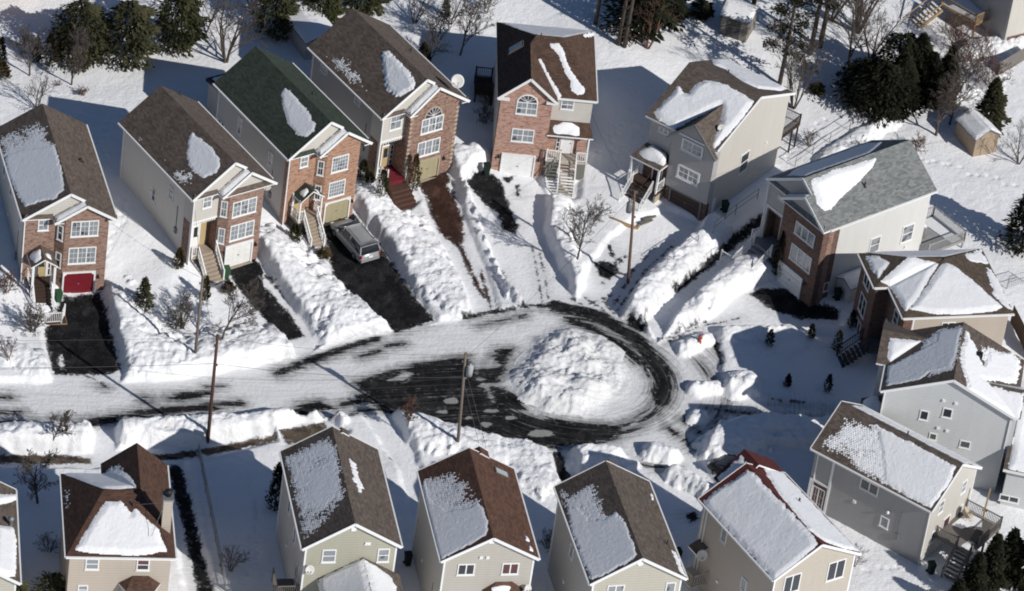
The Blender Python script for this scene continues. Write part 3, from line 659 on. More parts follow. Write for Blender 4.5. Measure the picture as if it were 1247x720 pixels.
def window(H, fr, TL=None, BR=None, cols=2, sash=1, muntin=(0, 0), gl=None, r=None, fw=.085, name='window', trim=None, lab=None, sill=True):
    gl = gl or GLD
    a0, a1, z0, z1 = r if r else rect(H, fr, TL, BR)
    mb = MB()
    mb.fbox(fr, a0, a0+fw, z0, z1, -.03, .055); mb.fbox(fr, a1-fw, a1, z0, z1, -.03, .055)
    mb.fbox(fr, a0+fw, a1-fw, z0, z0+fw, -.03, .055); mb.fbox(fr, a0+fw, a1-fw, z1-fw, z1, -.03, .055)
    if sill: mb.fbox(fr, a0-.05, a1+.05, z0-.06, z0-.003, -.03, .09)
    iw = (a1-a0-2*fw)/cols; ih = (z1-z0-2*fw)
    for i in range(1, cols):
        x = a0+fw+iw*i; mb.fbox(fr, x-.045, x+.045, z0+fw+.002, z1-fw-.002, -.03, .048)
    for j in range(1, sash):
        z = z0+fw+ih*j/sash; mb.fbox(fr, a0+fw+.002, a1-fw-.002, z-.03, z+.03, -.03, .044)
    for i in range(cols):
        for k in range(1, muntin[0]+1):
            x = a0+fw+iw*(i+k/(muntin[0]+1)); mb.fbox(fr, x-.012, x+.012, z0+fw+.003, z1-fw-.003, -.03, .034)
    for k in range(1, muntin[1]+1):
        z = z0+fw+ih*k/(muntin[1]+1); mb.fbox(fr, a0+fw+.003, a1-fw-.003, z-.012, z+.012, -.03, .031)
    o = mb.build(name, trim or WHITE, H.root)
    if lab: o['label'] = lab
    pb = MB(); pb.fbox(fr, a0+fw*.8, a1-fw*.8, z0+fw*.8, z1-fw*.8, -.04, .018); pb.build('pane', gl, o)
    return o
def arch_window(H, fr, TL, BR, zs):
    """window with a fan light above the spring line zs"""
    a0, a1, z0, z1 = rect(H, fr, TL, BR); o = window(H, fr, r=(a0, a1, z0, zs), cols=2 if a1-a0 < 2 else 3, sash=2, muntin=(2, 0), gl=GLC)
    mb = MB(); c = (a0+a1)/2; rw = (a1-a0)/2; rh = z1-zs; N = 14
    pt = lambda k, f, n: fr.p(c-rw*f*math.cos(math.pi*k/N), zs+rh*f*math.sin(math.pi*k/N), n)
    for k in range(N):
        mb.prism([pt(k, 1, .055), pt(k+1, 1, .055), pt(k+1, .86, .055), pt(k, .86, .055)], np.array(fr.n)*-.08)
    for k in (3, 5, 7, 9, 11): mb.bar(fr.p(c, zs+.02, .03), pt(k, .88, .03), .035, .03, up=fr.n)
    q = mb.build('fan_frame', WHITE, o)
    pb = MB(); pb.prism([pt(k, .9, .02) for k in range(N+1)], np.array(fr.n)*-.05); pb.build('fan_pane', GLD, o)
    return o
def door(H, fr, r, mat, side=None, name='front_door', trim=WHITE, lite=True):
    a0, a1, z0, z1 = r; mb = MB(); mb.fbox(fr, a0, a1, z0, z1, -.03, .04)
    o = mb.build(name, mat, H.root)
    f = MB(); f.fbox(fr, a0-.1, a0-.003, z0, z1+.1, -.03, .07); f.fbox(fr, a1+.003, a1+.1, z0, z1+.1, -.03, .07); f.fbox(fr, a0, a1, z1+.003, z1+.1, -.03, .07)
    f.build('door_frame', trim, o)
    if lite:
        p = MB(); p.fbox(fr, a0+.2*(a1-a0), a1-.2*(a1-a0), z0+.45*(z1-z0), z1-.1*(z1-z0), .03, .05); p.build('pane', GLD, o)
    hb = MB(); hb.fbox(fr, a1-.14, a1-.08, z0+.95, z0+1.05, .04, .10); hb.build('handle', METAL, o)
    return o
def garage(H, fr, r, mat, trim=WHITE, step=True, cut=.25):
    a0, a1, z0, z1 = r; mb = MB(); rows = 4; h = (z1-z0)/rows
    for k in range(rows):
        mb.fbox(fr, a0, a1, z0+k*h+.012, z0+(k+1)*h-.012, -.03, .035)
        n = 4; wd = (a1-a0)/n
        for i in range(n): mb.fbox(fr, a0+i*wd+.09, a0+(i+1)*wd-.09, z0+k*h+.1, z0+(k+1)*h-.1, .02, .05)
    mb.fbox(fr, a0, a1, z0, z1, -.04, .015)
    o = mb.build('garage_door', mat, H.root)
    f = MB(); f.fbox(fr, a0-.12, a0-.004, z0, z1+.12, -.03, .12); f.fbox(fr, a1+.004, a1+.12, z0, z1+.12, -.03, .12); f.fbox(fr, a0-.004, a1+.004, z1+.004, z1+.12, -.03, .12)
    if cut:
        for s_, aa in ((1, a0), (-1, a1)):
            f.prism([fr.p(aa, z1+.004, .09), fr.p(aa+s_*cut, z1+.004, .09), fr.p(aa, z1-cut, .09)], np.array(fr.n)*-.08)
    f.build('garage_frame', trim, o)
    h = MB(); h.fbox(fr, (a0+a1)/2-.07, (a0+a1)/2+.07, z0+.95, z0+1.03, .03, .08); h.build('handle', METAL, o)
    if step: s = MB(); s.fbox(fr, a0-.15, a1+.15, z0-.4, z0-.005, -.05, .28); s.build('garage_sill', CONC, H.root)
    return o
def lamp(H, fr, a, z):
    mb = MB(); mb.fbox(fr, a-.05, a+.05, z+.06, z+.16, 0, .05); mb.bar(fr.p(a, z+.12, .05), fr.p(a, z+.16, .17), .03, .03)
    P = fr.p(a, z-.12, .17); mb.lathe([(.05, 0), (.09, .06), (.09, .2), (.02, .3)], P, 8); mb.build('wall_lamp', BLACK, H.root)
def rail(mb, p, q, h=.95, post=True, gap=.17, w=.05, pw=.1):
    p = np.array(p, float); q = np.array(q, float); up = np.array((0, 0, 1.)); L = np.linalg.norm((q-p)[:2]); n = max(2, int(L/gap))
    mb.bar(p+up*h, q+up*h, .08, .06); mb.bar(p+up*.12, q+up*.12, .05, .05)
    for k in range(1, n): a = p+(q-p)*k/n; mb.bar(a+up*.14, a+up*(h-.02), w*.7, w*.7)
    if post:
        for a in (p, q): mb.bar(a-up*.1, a+up*(h+.12), pw, pw)
def steps(mb, u0, u1, v0, z0, v1, z1, n, solid=True, zb=None):
    for k in range(n):
        va = v0+(v1-v0)*k/n; vb = v0+(v1-v0)*(k+1)/n+(.03 if v1 > v0 else -.03); z = z0+(z1-z0)*(k+.5)/n
        mb.box((u0, va, z-.05), (u1, vb, z+.0))
        if solid: mb.box((u0+.04, va+(-.06 if v1 > v0 else .06)*0+.02, z-.32 if zb is None else zb), (u1-.04, vb-(.03 if v1 > v0 else -.03)*0-.02, z-.053))
def dish(H, p, face, r=.4, stand=None, lab=None):
    """satellite dish, face = direction it looks, local axes"""
    f = np.array(face, float); f /= np.linalg.norm(f); a = np.cross(f, (0, 0, 1.)); a /= np.linalg.norm(a); b = np.cross(a, f); p = np.array(p, float)
    mb = MB(); N = 18; rings = 4; i0 = 0
    for back in (0, 1):
        for k in range(rings+1):
            q = k/rings
            for j in range(N):
                an = 2*math.pi*j/N; mb.v.append(tuple(p+(a*math.cos(an)+b*math.sin(an)*1.05)*r*max(q, .01)+f*(.22*r*q*q-.03*back)))
    for back in (0, 1):
        o0 = back*(rings+1)*N
        for k in range(rings):
            for j in range(N):
                j2 = (j+1) % N; q = (o0+k*N+j, o0+k*N+j2, o0+(k+1)*N+j2, o0+(k+1)*N+j); mb.f.append(q if not back else q[::-1]); mb.mi.append(0); mb.sm.append(True)
    e0, e1 = rings*N, (2*rings+1)*N
    for j in range(N): j2 = (j+1) % N; mb.f.append((e0+j, e0+j2, e1+j2, e1+j)); mb.mi.append(0); mb.sm.append(False)
    mb.m = 1
    foc = p+f*r*.95-b*r*.25; mb.bar(p-b*r*.95+f*.05, foc, .03, .03); mb.bar(foc-f*.06, foc+f*.06, .09, .09)
    st = np.array(stand, float) if stand is not None else p-f*.35; mb.tube([p-f*.03, p-f*.14, st], .03, 6)
    return mb.build('satellite_dish', [plain('pale_dish', (.62, .61, .58), .5), METAL], H.root)
def pipe(H, p, h=.35, r=.06, mat=None, name='vent_pipe'):
    mb = MB(); mb.lathe([(r*2.2, -.08), (r*1.3, .05), (r, .06), (r, h)], p, 8); return mb.build(name, mat or BLACK, H.root)
def vents(H, fr, *pts):
    for (px, py) in pts:
        a, z = H.fhit(fr, px, py); mb = MB(); P = fr.p(a, z, 0); mb.fbox(fr, a-.13, a+.13, z-.13, z+.13, -.02, .05); mb.fbox(fr, a-.09, a+.09, z-.02, z+.15, .04, .12)
        mb.build('wall_vent', WHITE, H.root)
def downspout(H, pts, name='downspout'):
    mb = MB()
    for p, q in zip(pts[:-1], pts[1:]): mb.bar(p, q, .08, .08)
    mb.build(name, WHITE, H.root)
def board(mb, p, q, h=.22, t=.05, out=(0, -1, 0)):
    mb.bar(np.array(p, float)+np.array((0, 0, -h/2+.03)), np.array(q, float)+np.array((0, 0, -h/2+.03)), t, h)
def gablewalls(H, W, D, He, Hr, mat, z0=-1.5, v0=.3, o=.3, name='wall'):
    s = (Hr-He)/(W/2); w2 = W/2-o; k = .14; mb = MB()
    mb.prism([(-w2, v0, z0), (w2, v0, z0), (w2, v0, He+s*o-k), (0, v0, Hr-k), (-w2, v0, He+s*o-k)], (0, D-.3-v0, 0))
    return mb.build(name, mat, H.root)
def gutters(H, W, D, He):
    for sgn in (-1, 1):
        mb = MB(); mb.box((sgn*(W/2+.005), .02, He-.14), (sgn*(W/2+.11), D-.02, He-.02)); mb.build('gutter', WHITE, H.root)

BR_A = brick('red_brown_brick', (.22, .115, .085), (.31, .185, .14), (.38, .31, .26))
BR_C = brick('orange_brick', (.33, .17, .11), (.41, .235, .16), (.46, .33, .24))
BR_D = brick('tumbled_brick', (.17, .075, .060), (.33, .20, .155), (.36, .30, .23))
BR_E = brick('pink_brick', (.36, .185, .14), (.48, .30, .24), (.52, .38, .31))
BR_G = brick('dark_brown_brick', (.125, .066, .05), (.17, .095, .072), (.22, .165, .135))
SH_BR = shingle('brown_shingle', (.150, .118, .098)); SH_GN = shingle('green_shingle', (.055, .072, .055)); SH_RB = shingle('red_brown_shingle', (.130, .070, .050))
SH_GY = shingle('grey_shingle', (.235, .245, .24)); SH_RD = shingle('dark_red_shingle', (.115, .030, .028)); SH_DB = shingle('chocolate_shingle', (.105, .058, .042)); SH_TP = shingle('taupe_shingle', (.140, .112, .095))
SI_GY = siding('grey_siding', (.47, .45, .43)); SI_BG = siding('beige_grey_siding', (.66, .63, .585)); SI_GD = siding('slate_grey_siding', (.37, .355, .35)); SI_CR = siding('cream_siding', (.58, .55, .50)); SI_F = siding('mid_grey_siding', (.42, .41, .405)); SI_W = siding('white_siding', (.67, .665, .64))
SI_J = siding('grey_lap_siding', (.37, .36, .355)); SI_I = siding('pale_grey_siding', (.60, .61, .61)); SI_YE = siding('olive_yellow_siding', (.42, .405, .325)); SI_L = siding('pale_yellow_siding', (.50, .475, .40)); SI_M = siding('ivory_siding', (.48, .455, .405))
SI_K = siding('beige_siding', (.50, .45, .385)); SI_O = siding('peach_siding', (.50, .435, .365)); SI_KG = siding('taupe_siding', (.46, .41, .355))
RED = plain('dark_red_paint', (.17, .014, .022), .5); KHAKI = plain('khaki_paint', (.36, .315, .20), .6); TANP = plain('tan_paint', (.44, .34, .18), .6); CARPET = plain('red_carpet', (.16, .018, .028), .95, .3, 4); PAVER = plain('brown_paver', (.085, .045, .033), .9, .3, 3)

def townhouse(H, W, D, He, Hr, up, e, br, sh, side, gab, zb=-1.2, recess=None, baygab='brick', chamfer=True, ul=None, frontleft=None, wr=None):
    """front gable with an offset gabled bay that shares the right roof slope"""
    s = (Hr-He)/(W/2); zp = Hr-s*up; ul = ul if ul is not None else up-(zp-He)/s; w2 = W/2-.3; wr = wr or w2; zr = He+s*(W/2-wr); k = .14; sl2 = (zp-He)/(up-ul)
    rt = [(0, D, Hr), (0, 0, Hr), (up, 0, zp), (up, -e, zp), (W/2, -e, He), (W/2, D, He)]
    lt = [(0, D, Hr), (-W/2, D, He), (-W/2, 0, He), (0, 0, Hr)]
    bl = [(up, -e, zp), (up, .32, zp), (ul, .32, He), (ul, -e, He)]
    ro = roof(H, [rt, lt], sh)
    bo = roof(H, [[(p[0], p[1], p[2]) for p in bl]], sh, name='bay_roof')
    # walls
    mb = MB(); vr = recess[0] if recess else .3
    mb.prism([(-w2, vr, zb), (wr, vr, zb), (wr, vr, zr-k), (0, vr, Hr-k), (-w2, vr, He+s*.3-k)], (0, D-.3-vr, 0))
    mb.build('wall', side, H.root)
    vb = -e+.3; ubl = ul+.32; cut = vb+.0
    ch = .6 if chamfer else 0.0
    mb = MB()          # brick bay, plan with a cut corner
    plan = [(ubl, vr+.0), (ubl, vb+ch)] if not chamfer else [(ubl, vr), (ubl, vb+ch)]
    plan += ([(ubl+ch, vb)] if chamfer else []) + [(wr+.05, vb), (wr+.05, .9 if vr < .9 else vr)]
    mb.prism([(p[0], p[1], He+.02) for p in plan], (0, 0, zb-He-.02))
    if baygab == 'brick': mb.prism([(ubl+.1, vb, He), (wr+.04, vb, He), (wr+.04, vb, zr-s*.05-k), (up, vb, zp-k), (ubl+.1, vb, He+sl2*.35-k)], (0, .5, 0))
    if not recess:
        mb.prism([(-w2-.05, .24, zb), (ubl+.01, .24, zb), (ubl+.01, .24, He-.02), (-w2-.05, .24, He-.02)], (0, .5, 0))
    else:
        if not frontleft: pass
        mb.box((-w2-.03, .45, zb), (-w2+.25, vr+.1, recess[1])); mb.box((-w2, vr-.08, zb), (ubl, vr+.1, recess[1]))
    mb.build('brick_facing', br, H.root)
    if baygab != 'brick':
        mb = MB(); mb.prism([(ubl+.1, vb, He), (wr+.04, vb, He), (wr+.04, vb, zr-s*.05-k), (up, vb, zp-k), (ubl+.1, vb, He+sl2*.35-k)], (0, .5, 0)); mb.build('bay_gable', gab, H.root)
    if recess:
        mb = MB(); mb.box((-w2-.02, .3, recess[1]), (ubl+.02, vr+.2, He-.01)); mb.build('upper_front_wall', gab, H.root)
        mb = MB(); n = 12
        for i in range(n): a = -w2+.1+(ubl+w2-.2)*i/n; mb.box((a, .26, recess[1]-.14), (a+.09, .30, recess[1]+.03))
        mb.box((-w2-.05, .25, recess[1]+.03), (ubl+.02, .297, recess[1]+.16)); mb.build('dentil_trim', WHITE, H.root)
        mb = MB(); mb.box((-w2-.06, .26, .2), (-w2+.12, .44, recess[1]+.02)); mb.build('porch_post', WHITE, H.root)
    # gable wall above the skirt, trims, skirts
    mb = MB(); mb.prism([(-w2-.05, .2, He-.1), (up+.1, .2, He-.1), (up+.1, .2, zp+s*0-.22), (0, .2, Hr-.2), (-w2-.05, .2, He+s*.28-.2)], (0, .2, 0)); mb.build('gable_wall', gab, H.root)
    mb = MB()
    board(mb, (-W/2, -.03, He), (0, -.03, Hr)); board(mb, (0, -.03, Hr), (up-.05, -.03, zp+.03))
    board(mb, (ul, -e-.03, He), (up, -e-.03, zp)); board(mb, (up, -e-.03, zp), (W/2, -e-.03, He)); mb.build('rake_trim', WHITE, H.root)
    mb = MB(); mb.m = 0
    slab(mb, [(-W/2, -.04, He-.02), (ul+.02, -.04, He-.02), (ul+.02, .24, He+.32), (-W/2+.3, .24, He+.32)], .08)
    if baygab != 'brick': slab(mb, [(ul, -e-.02, He-.02), (W/2, -e-.02, He-.02), (W/2-.3, vb+.02, He+.32), (ul+.3, vb+.02, He+.32)], .08)
    else:
        slab(mb, [(ul, -e-.02, He-.02), (ul+.75, -e-.02, He-.02), (ul+.75, vb+.02, He+.25), (ul, vb+.02, He+.25)], .08); slab(mb, [(W/2-.75, -e-.02, He-.02), (W/2, -e-.02, He-.02), (W/2, vb+.02, He+.25), (W/2-.75, vb+.02, He+.25)], .08)
    mb.build('skirt_roof', [sh, WHITE], H.root)
    gutters(H, W, D, He)
    downspout(H, [(-w2-.06, .16, He-.1), (-w2-.06, .16, .8)])
    snow_patch(H, bo, bl[::-1], full=[[(up-.12, -e+.12, zp-.05), (up-.12, .1, zp-.05), (ul+.1, .1, He+.05), (ul+.1, -e+.12, He+.05)]], px=False, th=.14, rag=.1)
    H.W, H.D, H.He, H.Hr, H.slope = W, D, He, Hr, s
    return dict(roof=ro, L=lt, Rt=rt, vb=vb, ubl=ubl, w2=w2, wr=wr, chf=Frame((ubl+.3, vb+.3, 0), (.7071, -.7071, 0), (-.7071, -.7071, 0)))
def zz(px0, py0, s, *pts): return [(px0+x/s, py0+y/s) for x, y in pts]

# ---- A
a = townhouse(HA, 7.311, 12.247, 7.656, 9.88, 1.2, .7, BR_A, SH_BR, SI_GY, SI_CR, wr=3.02)
FB, FM, FC = HA.front(a['vb']), HA.front(.24), a['chf']
window(HA, FB, (87, 270), (119.2, 286.7), 3, 1, (1, 2), GLC); window(HA, FB, (83.8, 302), (115.8, 319.7), 3, 1, (1, 2), GLC)
window(HA, FM, (46.7, 267.5), (58.7, 280.3), 1, 2, (1, 1), GLC)
for z in (6.3, 3.7): window(HA, FC, r=(-.26, .26, z-.7, z+.7), cols=1, sash=2, gl=GLD)
for z in (6.4, 3.8): window(HA, HA.right(a['wr']+.05), r=(.0, .75, z-.75, z+.75), cols=1, sash=2, gl=GLD)
garage(HA, FB, (-.15, 2.2, .52, 2.55), RED); lamp(HA, FB, -.45, 2.0); lamp(HA, FB, 2.55, 2.1)
window(HA, HA.left(-a['w2']), r=(-6.5, -5.7, 5.6, 6.8), cols=1, sash=2); window(HA, HA.left(-a['w2']), r=(-2.6, -2.0, 5.6, 6.6), cols=1); window(HA, HA.left(-a['w2']), r=(-9.4, -8.6, 5.4, 6.8), cols=1)
door(HA, FM, (-2.2, -1.5, 1.95, 4.0), TANP); window(HA, FM, r=(-1.38, -1.1, 2.0, 4.0), cols=1, sash=3, gl=GLD, fw=.06, name='side_light', sill=False)
mb = MB(); mb.box((-2.95, -1.0, 1.77), (-1.1, .2, 1.95)); steps(mb, -2.7, -1.35, -1.0, 1.95, -2.6, .55, 8); mb.box((-2.75, -3.95, .35), (-.5, -2.6, .5)); mb.build('boardwalk', DKWOOD, HA.root)
mb = MB(); mb.box((-2.78, -4.0, -.1), (-.45, -3.9, .42)); mb.box((-.5, -3.9, -.1), (-.42, -2.7, .42)); mb.build('landing_skirt', plain('brown_boards', (.26, .17, .10)), HA.root)
mb = MB(); rail(mb, (-2.75, -3.92, .5), (-.9, -3.92, .5), gap=.14); rail(mb, (-.9, -3.92, .5), (-.5, -3.0, .5), gap=.14)
rail(mb, (-2.78, -1.0, 1.95), (-2.78, -2.7, .5)); rail(mb, (-1.3, -1.0, 1.95), (-1.3, -2.7, .5)); rail(mb, (-2.95, .1, 1.95), (-2.95, -1.0, 1.95), post=False); mb.build('railing', WHITE, HA.root)
mb = MB()
for u in (-2.85, -1.15): mb.box((u-.09, -1.55, .4), (u+.09, -1.37, 4.3))
mb.build('porch_post', WHITE, HA.root)
pr = roof(HA, [[(-2.05, -1.75, 5.0), (-2.05, .22, 5.0), (-3.1, .22, 4.3), (-3.1, -1.75, 4.3)], [(-2.05, .22, 5.0), (-2.05, -1.75, 5.0), (-1.0, -1.75, 4.3), (-1.0, .22, 4.3)]], SH_BR, .12, 'porch_roof')
drift(pr, (-2.55, -.75, 4.62), .42, .75, .22, 0, (.66, 0)); drift(pr, (-1.6, -.9, 4.66), .25, .4, .14, 0, (-.66, 0))
snow_patch(HA, a['roof'], a['L'], [zz(0, 0, 1, (64, 178), (72, 193), (76, 213), (76.5, 232), (68, 241), (31, 251.5), (26, 246), (20, 234), (10, 210), (5, 190), (30, 182))], [[(1.5, 166), (13, 160), (42, 148.5), (56, 153), (64, 178), (70, 195), (40, 200), (5, 190), (-4, 175)]], dens=.6)
pipe(HA, HA.hit(98, 196, a['Rt'][0], np.cross(np.array((0, 1., 0)), np.array((1, 0, -.6086)))), .2, .12)
# ---- B
b = townhouse(HB, 7.256, 11.57, 8.228, 10.777, 1.15, .7, BR_A, SH_BR, SI_BG, SI_CR, recess=(1.35, 5.62), baygab='siding', wr=2.62)
FB, FM, FC = HB.front(b['vb']), HB.front(.3), b['chf']
window(HB, FB, (283.3, 233), (314.3, 242), 3, 1, (1, 2), GLC, r=(HB.fhit(FB, 283.5, 250)[0], HB.fhit(FB, 314, 230)[0], 5.75, 7.2)); window(HB, FB, r=(HB.fhit(FB, 280, 282)[0], HB.fhit(FB, 310.5, 262)[0], 3.45, 4.95), cols=3, muntin=(1, 2), gl=GLC)
window(HB, FM, (247.6, 238.5), (257, 251.5), 1, 2, (1, 1), GLC)
for z in (6.6, 4.0): window(HB, FC, r=(-.27, .27, z-.75, z+.75), cols=1, sash=2, muntin=(1, 1), gl=GLC)
garage(HB, FB, (-.32, 2.0, .92, 2.95), plain('white_door', (.74, .73, .70), .5)); lamp(HB, FB, -.6, 2.5); lamp(HB, FB, 2.36, 2.5)
FD = HB.front(1.27); door(HB, FD, (-2.55, -1.95, 2.5, 4.6), WHITE); mb = MB(); mb.fbox(FD, -1.9, -1.3, 2.5, 4.7, 0, .03); mb.build('door_side_panel', TANP, HB.root)
mb = MB(); mb.box((-3.2, .1, 2.2), (-1.2, 1.3, 2.48)); steps(mb, -2.55, -1.05, .15, 2.4, -1.35, .65, 7); mb.box((-2.6, -2.0, -.2), (-.4, -1.3, .6)); mb.build('stair', plain('weathered_tread', (.34, .28, .22), .9, .25), HB.root)
mb = MB(); rail(mb, (-2.6, .1, 2.45), (-2.6, -1.4, .6)); rail(mb, (-.98, .1, 2.45), (-.98, -1.4, .6)); rail(mb, (-3.15, .12, 2.45), (-2.6, .1, 2.45)); mb.build('railing', WHITE, HB.root)
window(HB, HB.left(-b['w2']), r=(-3.9, -3.2, 6.0, 7.1), cols=1, sash=2, gl=GLC); window(HB, HB.left(-b['w2']), r=(-6.3, -5.7, 4.1, 5.3), cols=1, sash=2, gl=GLC); window(HB, HB.left(-b['w2']), (165, 243), (168.3, 252), 1, 1)
snow_patch(HB, b['roof'], b['L'], [[(233.3, 163), (246.7, 170), (260, 183.3), (268.8, 198.3), (263.3, 210), (248.3, 217.5), (238.3, 211.7), (230, 200), (228.3, 186.7), (230, 170)]], [[(169, 164), (174, 166), (183, 175), (178, 178), (169, 170)], [(214, 207), (232, 213), (233, 223), (222, 226), (212, 215)], [(196, 191), (202, 194), (202, 198), (196, 195)]], dens=.42)
pipe(HB, HB.hit(219, 116, (0, 0, 10.777), np.cross((0, 1., 0), (1, 0, -.7027))), .35, .07)
# ---- C
c = townhouse(HC, 7.421, 11.675, 7.939, 10.552, 1.25, .7, BR_C, SH_GN, SI_GY, SI_CR, wr=2.75)
FB, FM, FC = HC.front(c['vb']), HC.front(.24), c['chf']
window(HC, FB, r=(HC.fhit(FB, 404, 198)[0], HC.fhit(FB, 426, 180)[0], 5.75, 7.25), cols=1, muntin=(5, 3), gl=GLC); window(HC, FB, r=(HC.fhit(FB, 400, 230)[0], HC.fhit(FB, 421.5, 212)[0], 3.3, 4.8), cols=1, muntin=(5, 3), gl=GLC)
window(HC, FM, (366, 192), (374.5, 202), 1, 2, (1, 1), GLC)
for z in (6.3, 3.9): window(HC, FC, r=(-.27, .27, z-.7, z+.7), cols=1, sash=2, muntin=(1, 1), gl=GLD)
garage(HC, FB, (.08, 2.3, .82, 2.75), KHAKI); lamp(HC, FB, 2.56, 2.4)
door(HC, FM, (-2.7, -1.95, 2.25, 4.2), TANP)
window(HC, HC.left(-c['w2']), r=(-10.9, -9.9, 4.0, 5.0), cols=2); window(HC, HC.left(-c['w2']), r=(-8.0, -7.4, 5.4, 7.0), cols=1, sash=2, gl=GLC); window(HC, HC.left(-c['w2']), r=(-3.2, -2.6, 5.5, 6.7), cols=1, sash=2, gl=GLC)
dish(HC, (-4.15, 2.0, 4.3), (-.6, -.75, .35), .42, (-3.5, 2.0, 4.0))
mb = MB(); mb.box((-2.9, -.95, 2.0), (-.8, .2, 2.2)); steps(mb, -2.25, -1.1, -.95, 2.2, -2.35, .35, 8); mb.build('stair', plain('weathered_tread', (.34, .28, .22), .9, .25), HC.root)
mb = MB(); mb.box((-3.0, -.9, -.3), (-.7, -.8, 2.0)); mb.box((-3.0, -.8, -.3), (-2.9, .2, 2.0)); mb.build('stair_skirt', plain('dark_lattice', (.06, .055, .05)), HC.root)
mb = MB(); rail(mb, (-2.3, -.95, 2.2), (-2.3, -2.4, .35)); rail(mb, (-1.05, -.95, 2.2), (-1.05, -2.4, .35)); rail(mb, (-2.85, -.9, 2.2), (-2.3, -.95, 2.2), post=False); rail(mb, (-2.85, .2, 2.2), (-2.85, -.9, 2.2), post=False); rail(mb, (-1.05, -.95, 2.2), (-.75, -.9, 2.2), post=False); rail(mb, (-.75, .15, 2.2), (-.75, -.9, 2.2), post=False)
mb.build('railing', WHITE, HC.root)
mb = MB(); mb.box((-1.09, -2.43, -.3), (-1.01, -2.35, .4))
for u, v in ((-2.72, -.92), (-.72, -.92), (-2.78, .1), (-1.7, -.9)): mb.box((u-.06, v-.06, 2.1), (u+.06, v+.06, 4.25)) if u != -1.7 else None
mb.build('porch_post', WHITE, HC.root)
pr = roof(HC, [[(-1.7, -1.1, 5.0), (-1.7, .22, 5.0), (-2.8, .22, 4.2), (-2.8, -1.1, 4.2)], [(-1.7, .22, 5.0), (-1.7, -1.1, 5.0), (-.6, -1.1, 4.2), (-.6, .22, 4.2)]], SH_GN, .12, 'porch_roof')
drift(pr, (-2.2, -.5, 4.62), .3, .35, .16, 0, (.73, 0)); drift(pr, (-1.1, -.7, 4.55), .2, .28, .12, 0, (-.73, 0))
snow_patch(HC, c['roof'], c['L'], [[(346.7, 108.3), (356.7, 115), (371.7, 133.3), (383.3, 151.7), (381.7, 160), (371.7, 168), (363.3, 165), (351.7, 150), (345.8, 136.7), (343.7, 115)]])
pipe(HC, HC.hit(381, 116, (0, 0, 10.552), np.cross((0, 1., 0), (1, 0, -.704))), .3, .07)
rr = roof(HC, [[(-2.75, 14.3, 6.5), (-2.75, 11.4, 7.0), (2.75, 11.4, 7.0), (2.75, 14.3, 6.5)]], plain('black_fascia', (.018, .018, .02)), .3, 'rear_roof', edge=plain('black_fascia', (.018, .018, .02)))
snow_patch(HC, rr, [(-2.75, 14.3, 6.5), (-2.75, 11.4, 7.0), (2.75, 11.4, 7.0), (2.75, 14.3, 6.5)], [[(-2.4, 14.0, 6.5), (-2.4, 11.4, 7.0), (2.4, 11.4, 7.0), (2.4, 14.0, 6.5)]], px=False)
mb = MB(); mb.box((-2.6, 11.3, 1), (2.6, 14.0, 6.2)); mb.build('rear_wall', SI_GY, HC.root)
# ---- D
d = townhouse(HD, 8.033, 11.318, 7.889, 10.638, .85, .7, BR_D, SH_BR, SI_GD, SI_CR, recess=(1.55, 5.2), chamfer=False, ul=-1.75, wr=3.2)
FB, FM = HD.front(d['vb']), HD.front(.3)
arch_window(HD, FB, (HD.fhit(FB, 514, 140) and (514.5, 130)), (541.5, 140), 7.05) if False else None
u0 = HD.fhit(FB, 514, 146)[0]; u1 = HD.fhit(FB, 542, 128)[0]
o = window(HD, FB, r=(u0, u1, 5.55, 7.0), cols=3, sash=2, muntin=(1, 0), gl=GLC)
mb = MB(); cu = (u0+u1)/2; rw = (u1-u0)*.36; N = 14; pt = lambda k, f, n: FB.p(cu-rw*f*math.cos(math.pi*k/N), 7.06+rw*1.1*f*math.sin(math.pi*k/N), n)
for k in range(N): mb.prism([pt(k, 1.16, .05), pt(k+1, 1.16, .05), pt(k+1, 1.0, .05), pt(k, 1.0, .05)], (0, .08, 0))
mb.build('arch_surround', plain('tan_stone', (.40, .33, .25)), o)
mb = MB()
for k in (2, 4, 6, 8, 10, 12): mb.bar(FB.p(cu, 7.1, .03), pt(k, 1.0, .03), .035, .03, up=FB.n)
mb.build('fan_frame', WHITE, o); mb = MB(); mb.prism([pt(k, 1, .02) for k in range(N+1)], (0, .05, 0)); mb.build('fan_pane', GLD, o)
window(HD, FB, r=(HD.fhit(FB, 508.5, 178)[0], HD.fhit(FB, 537, 162)[0], 3.3, 4.75), cols=3, muntin=(1, 1), gl=GLC)
window(HD, FM, (476, 140), (488, 155.5), 1, 2, (1, 1), GLC)
garage(HD, FB, (-.18, 1.85, .88, 2.8), KHAKI, plain('tan_stone', (.40, .33, .25))); lamp(HD, FB, 2.35, 2.5)
mb = MB()
for z in np.arange(.9, 7.4, .42):
    mb.box((d['wr']-.22, d['vb']-.03, z), (d['wr']+.07, d['vb']+.25, z+.2)); mb.box((d['ubl']-.02, d['vb']-.03, z), (d['ubl']+.24, d['vb']+.2, z+.2))
mb.build('corner_quoins', plain('tan_stone', (.40, .33, .25)), HD.root)
FD = HD.front(1.47); door(HD, FD, (-2.5, -1.85, 1.75, 3.75), TANP); window(HD, FD, r=(-1.75, -1.4, 1.8, 3.75), cols=1, sash=4, gl=GLD, fw=.05, name='side_light', sill=False); window(HD, FD, r=(-2.55, -1.4, 3.85, 4.25), cols=1, muntin=(3, 0), gl=GLD, fw=.05, name='transom', sill=False)
mb = MB(); mb.box((-2.9, -.6, .5), (-1.4, 1.45, 1.68)); mb.box((-3.2, -1.5, -.4), (-1.4, -.6, 1.35))
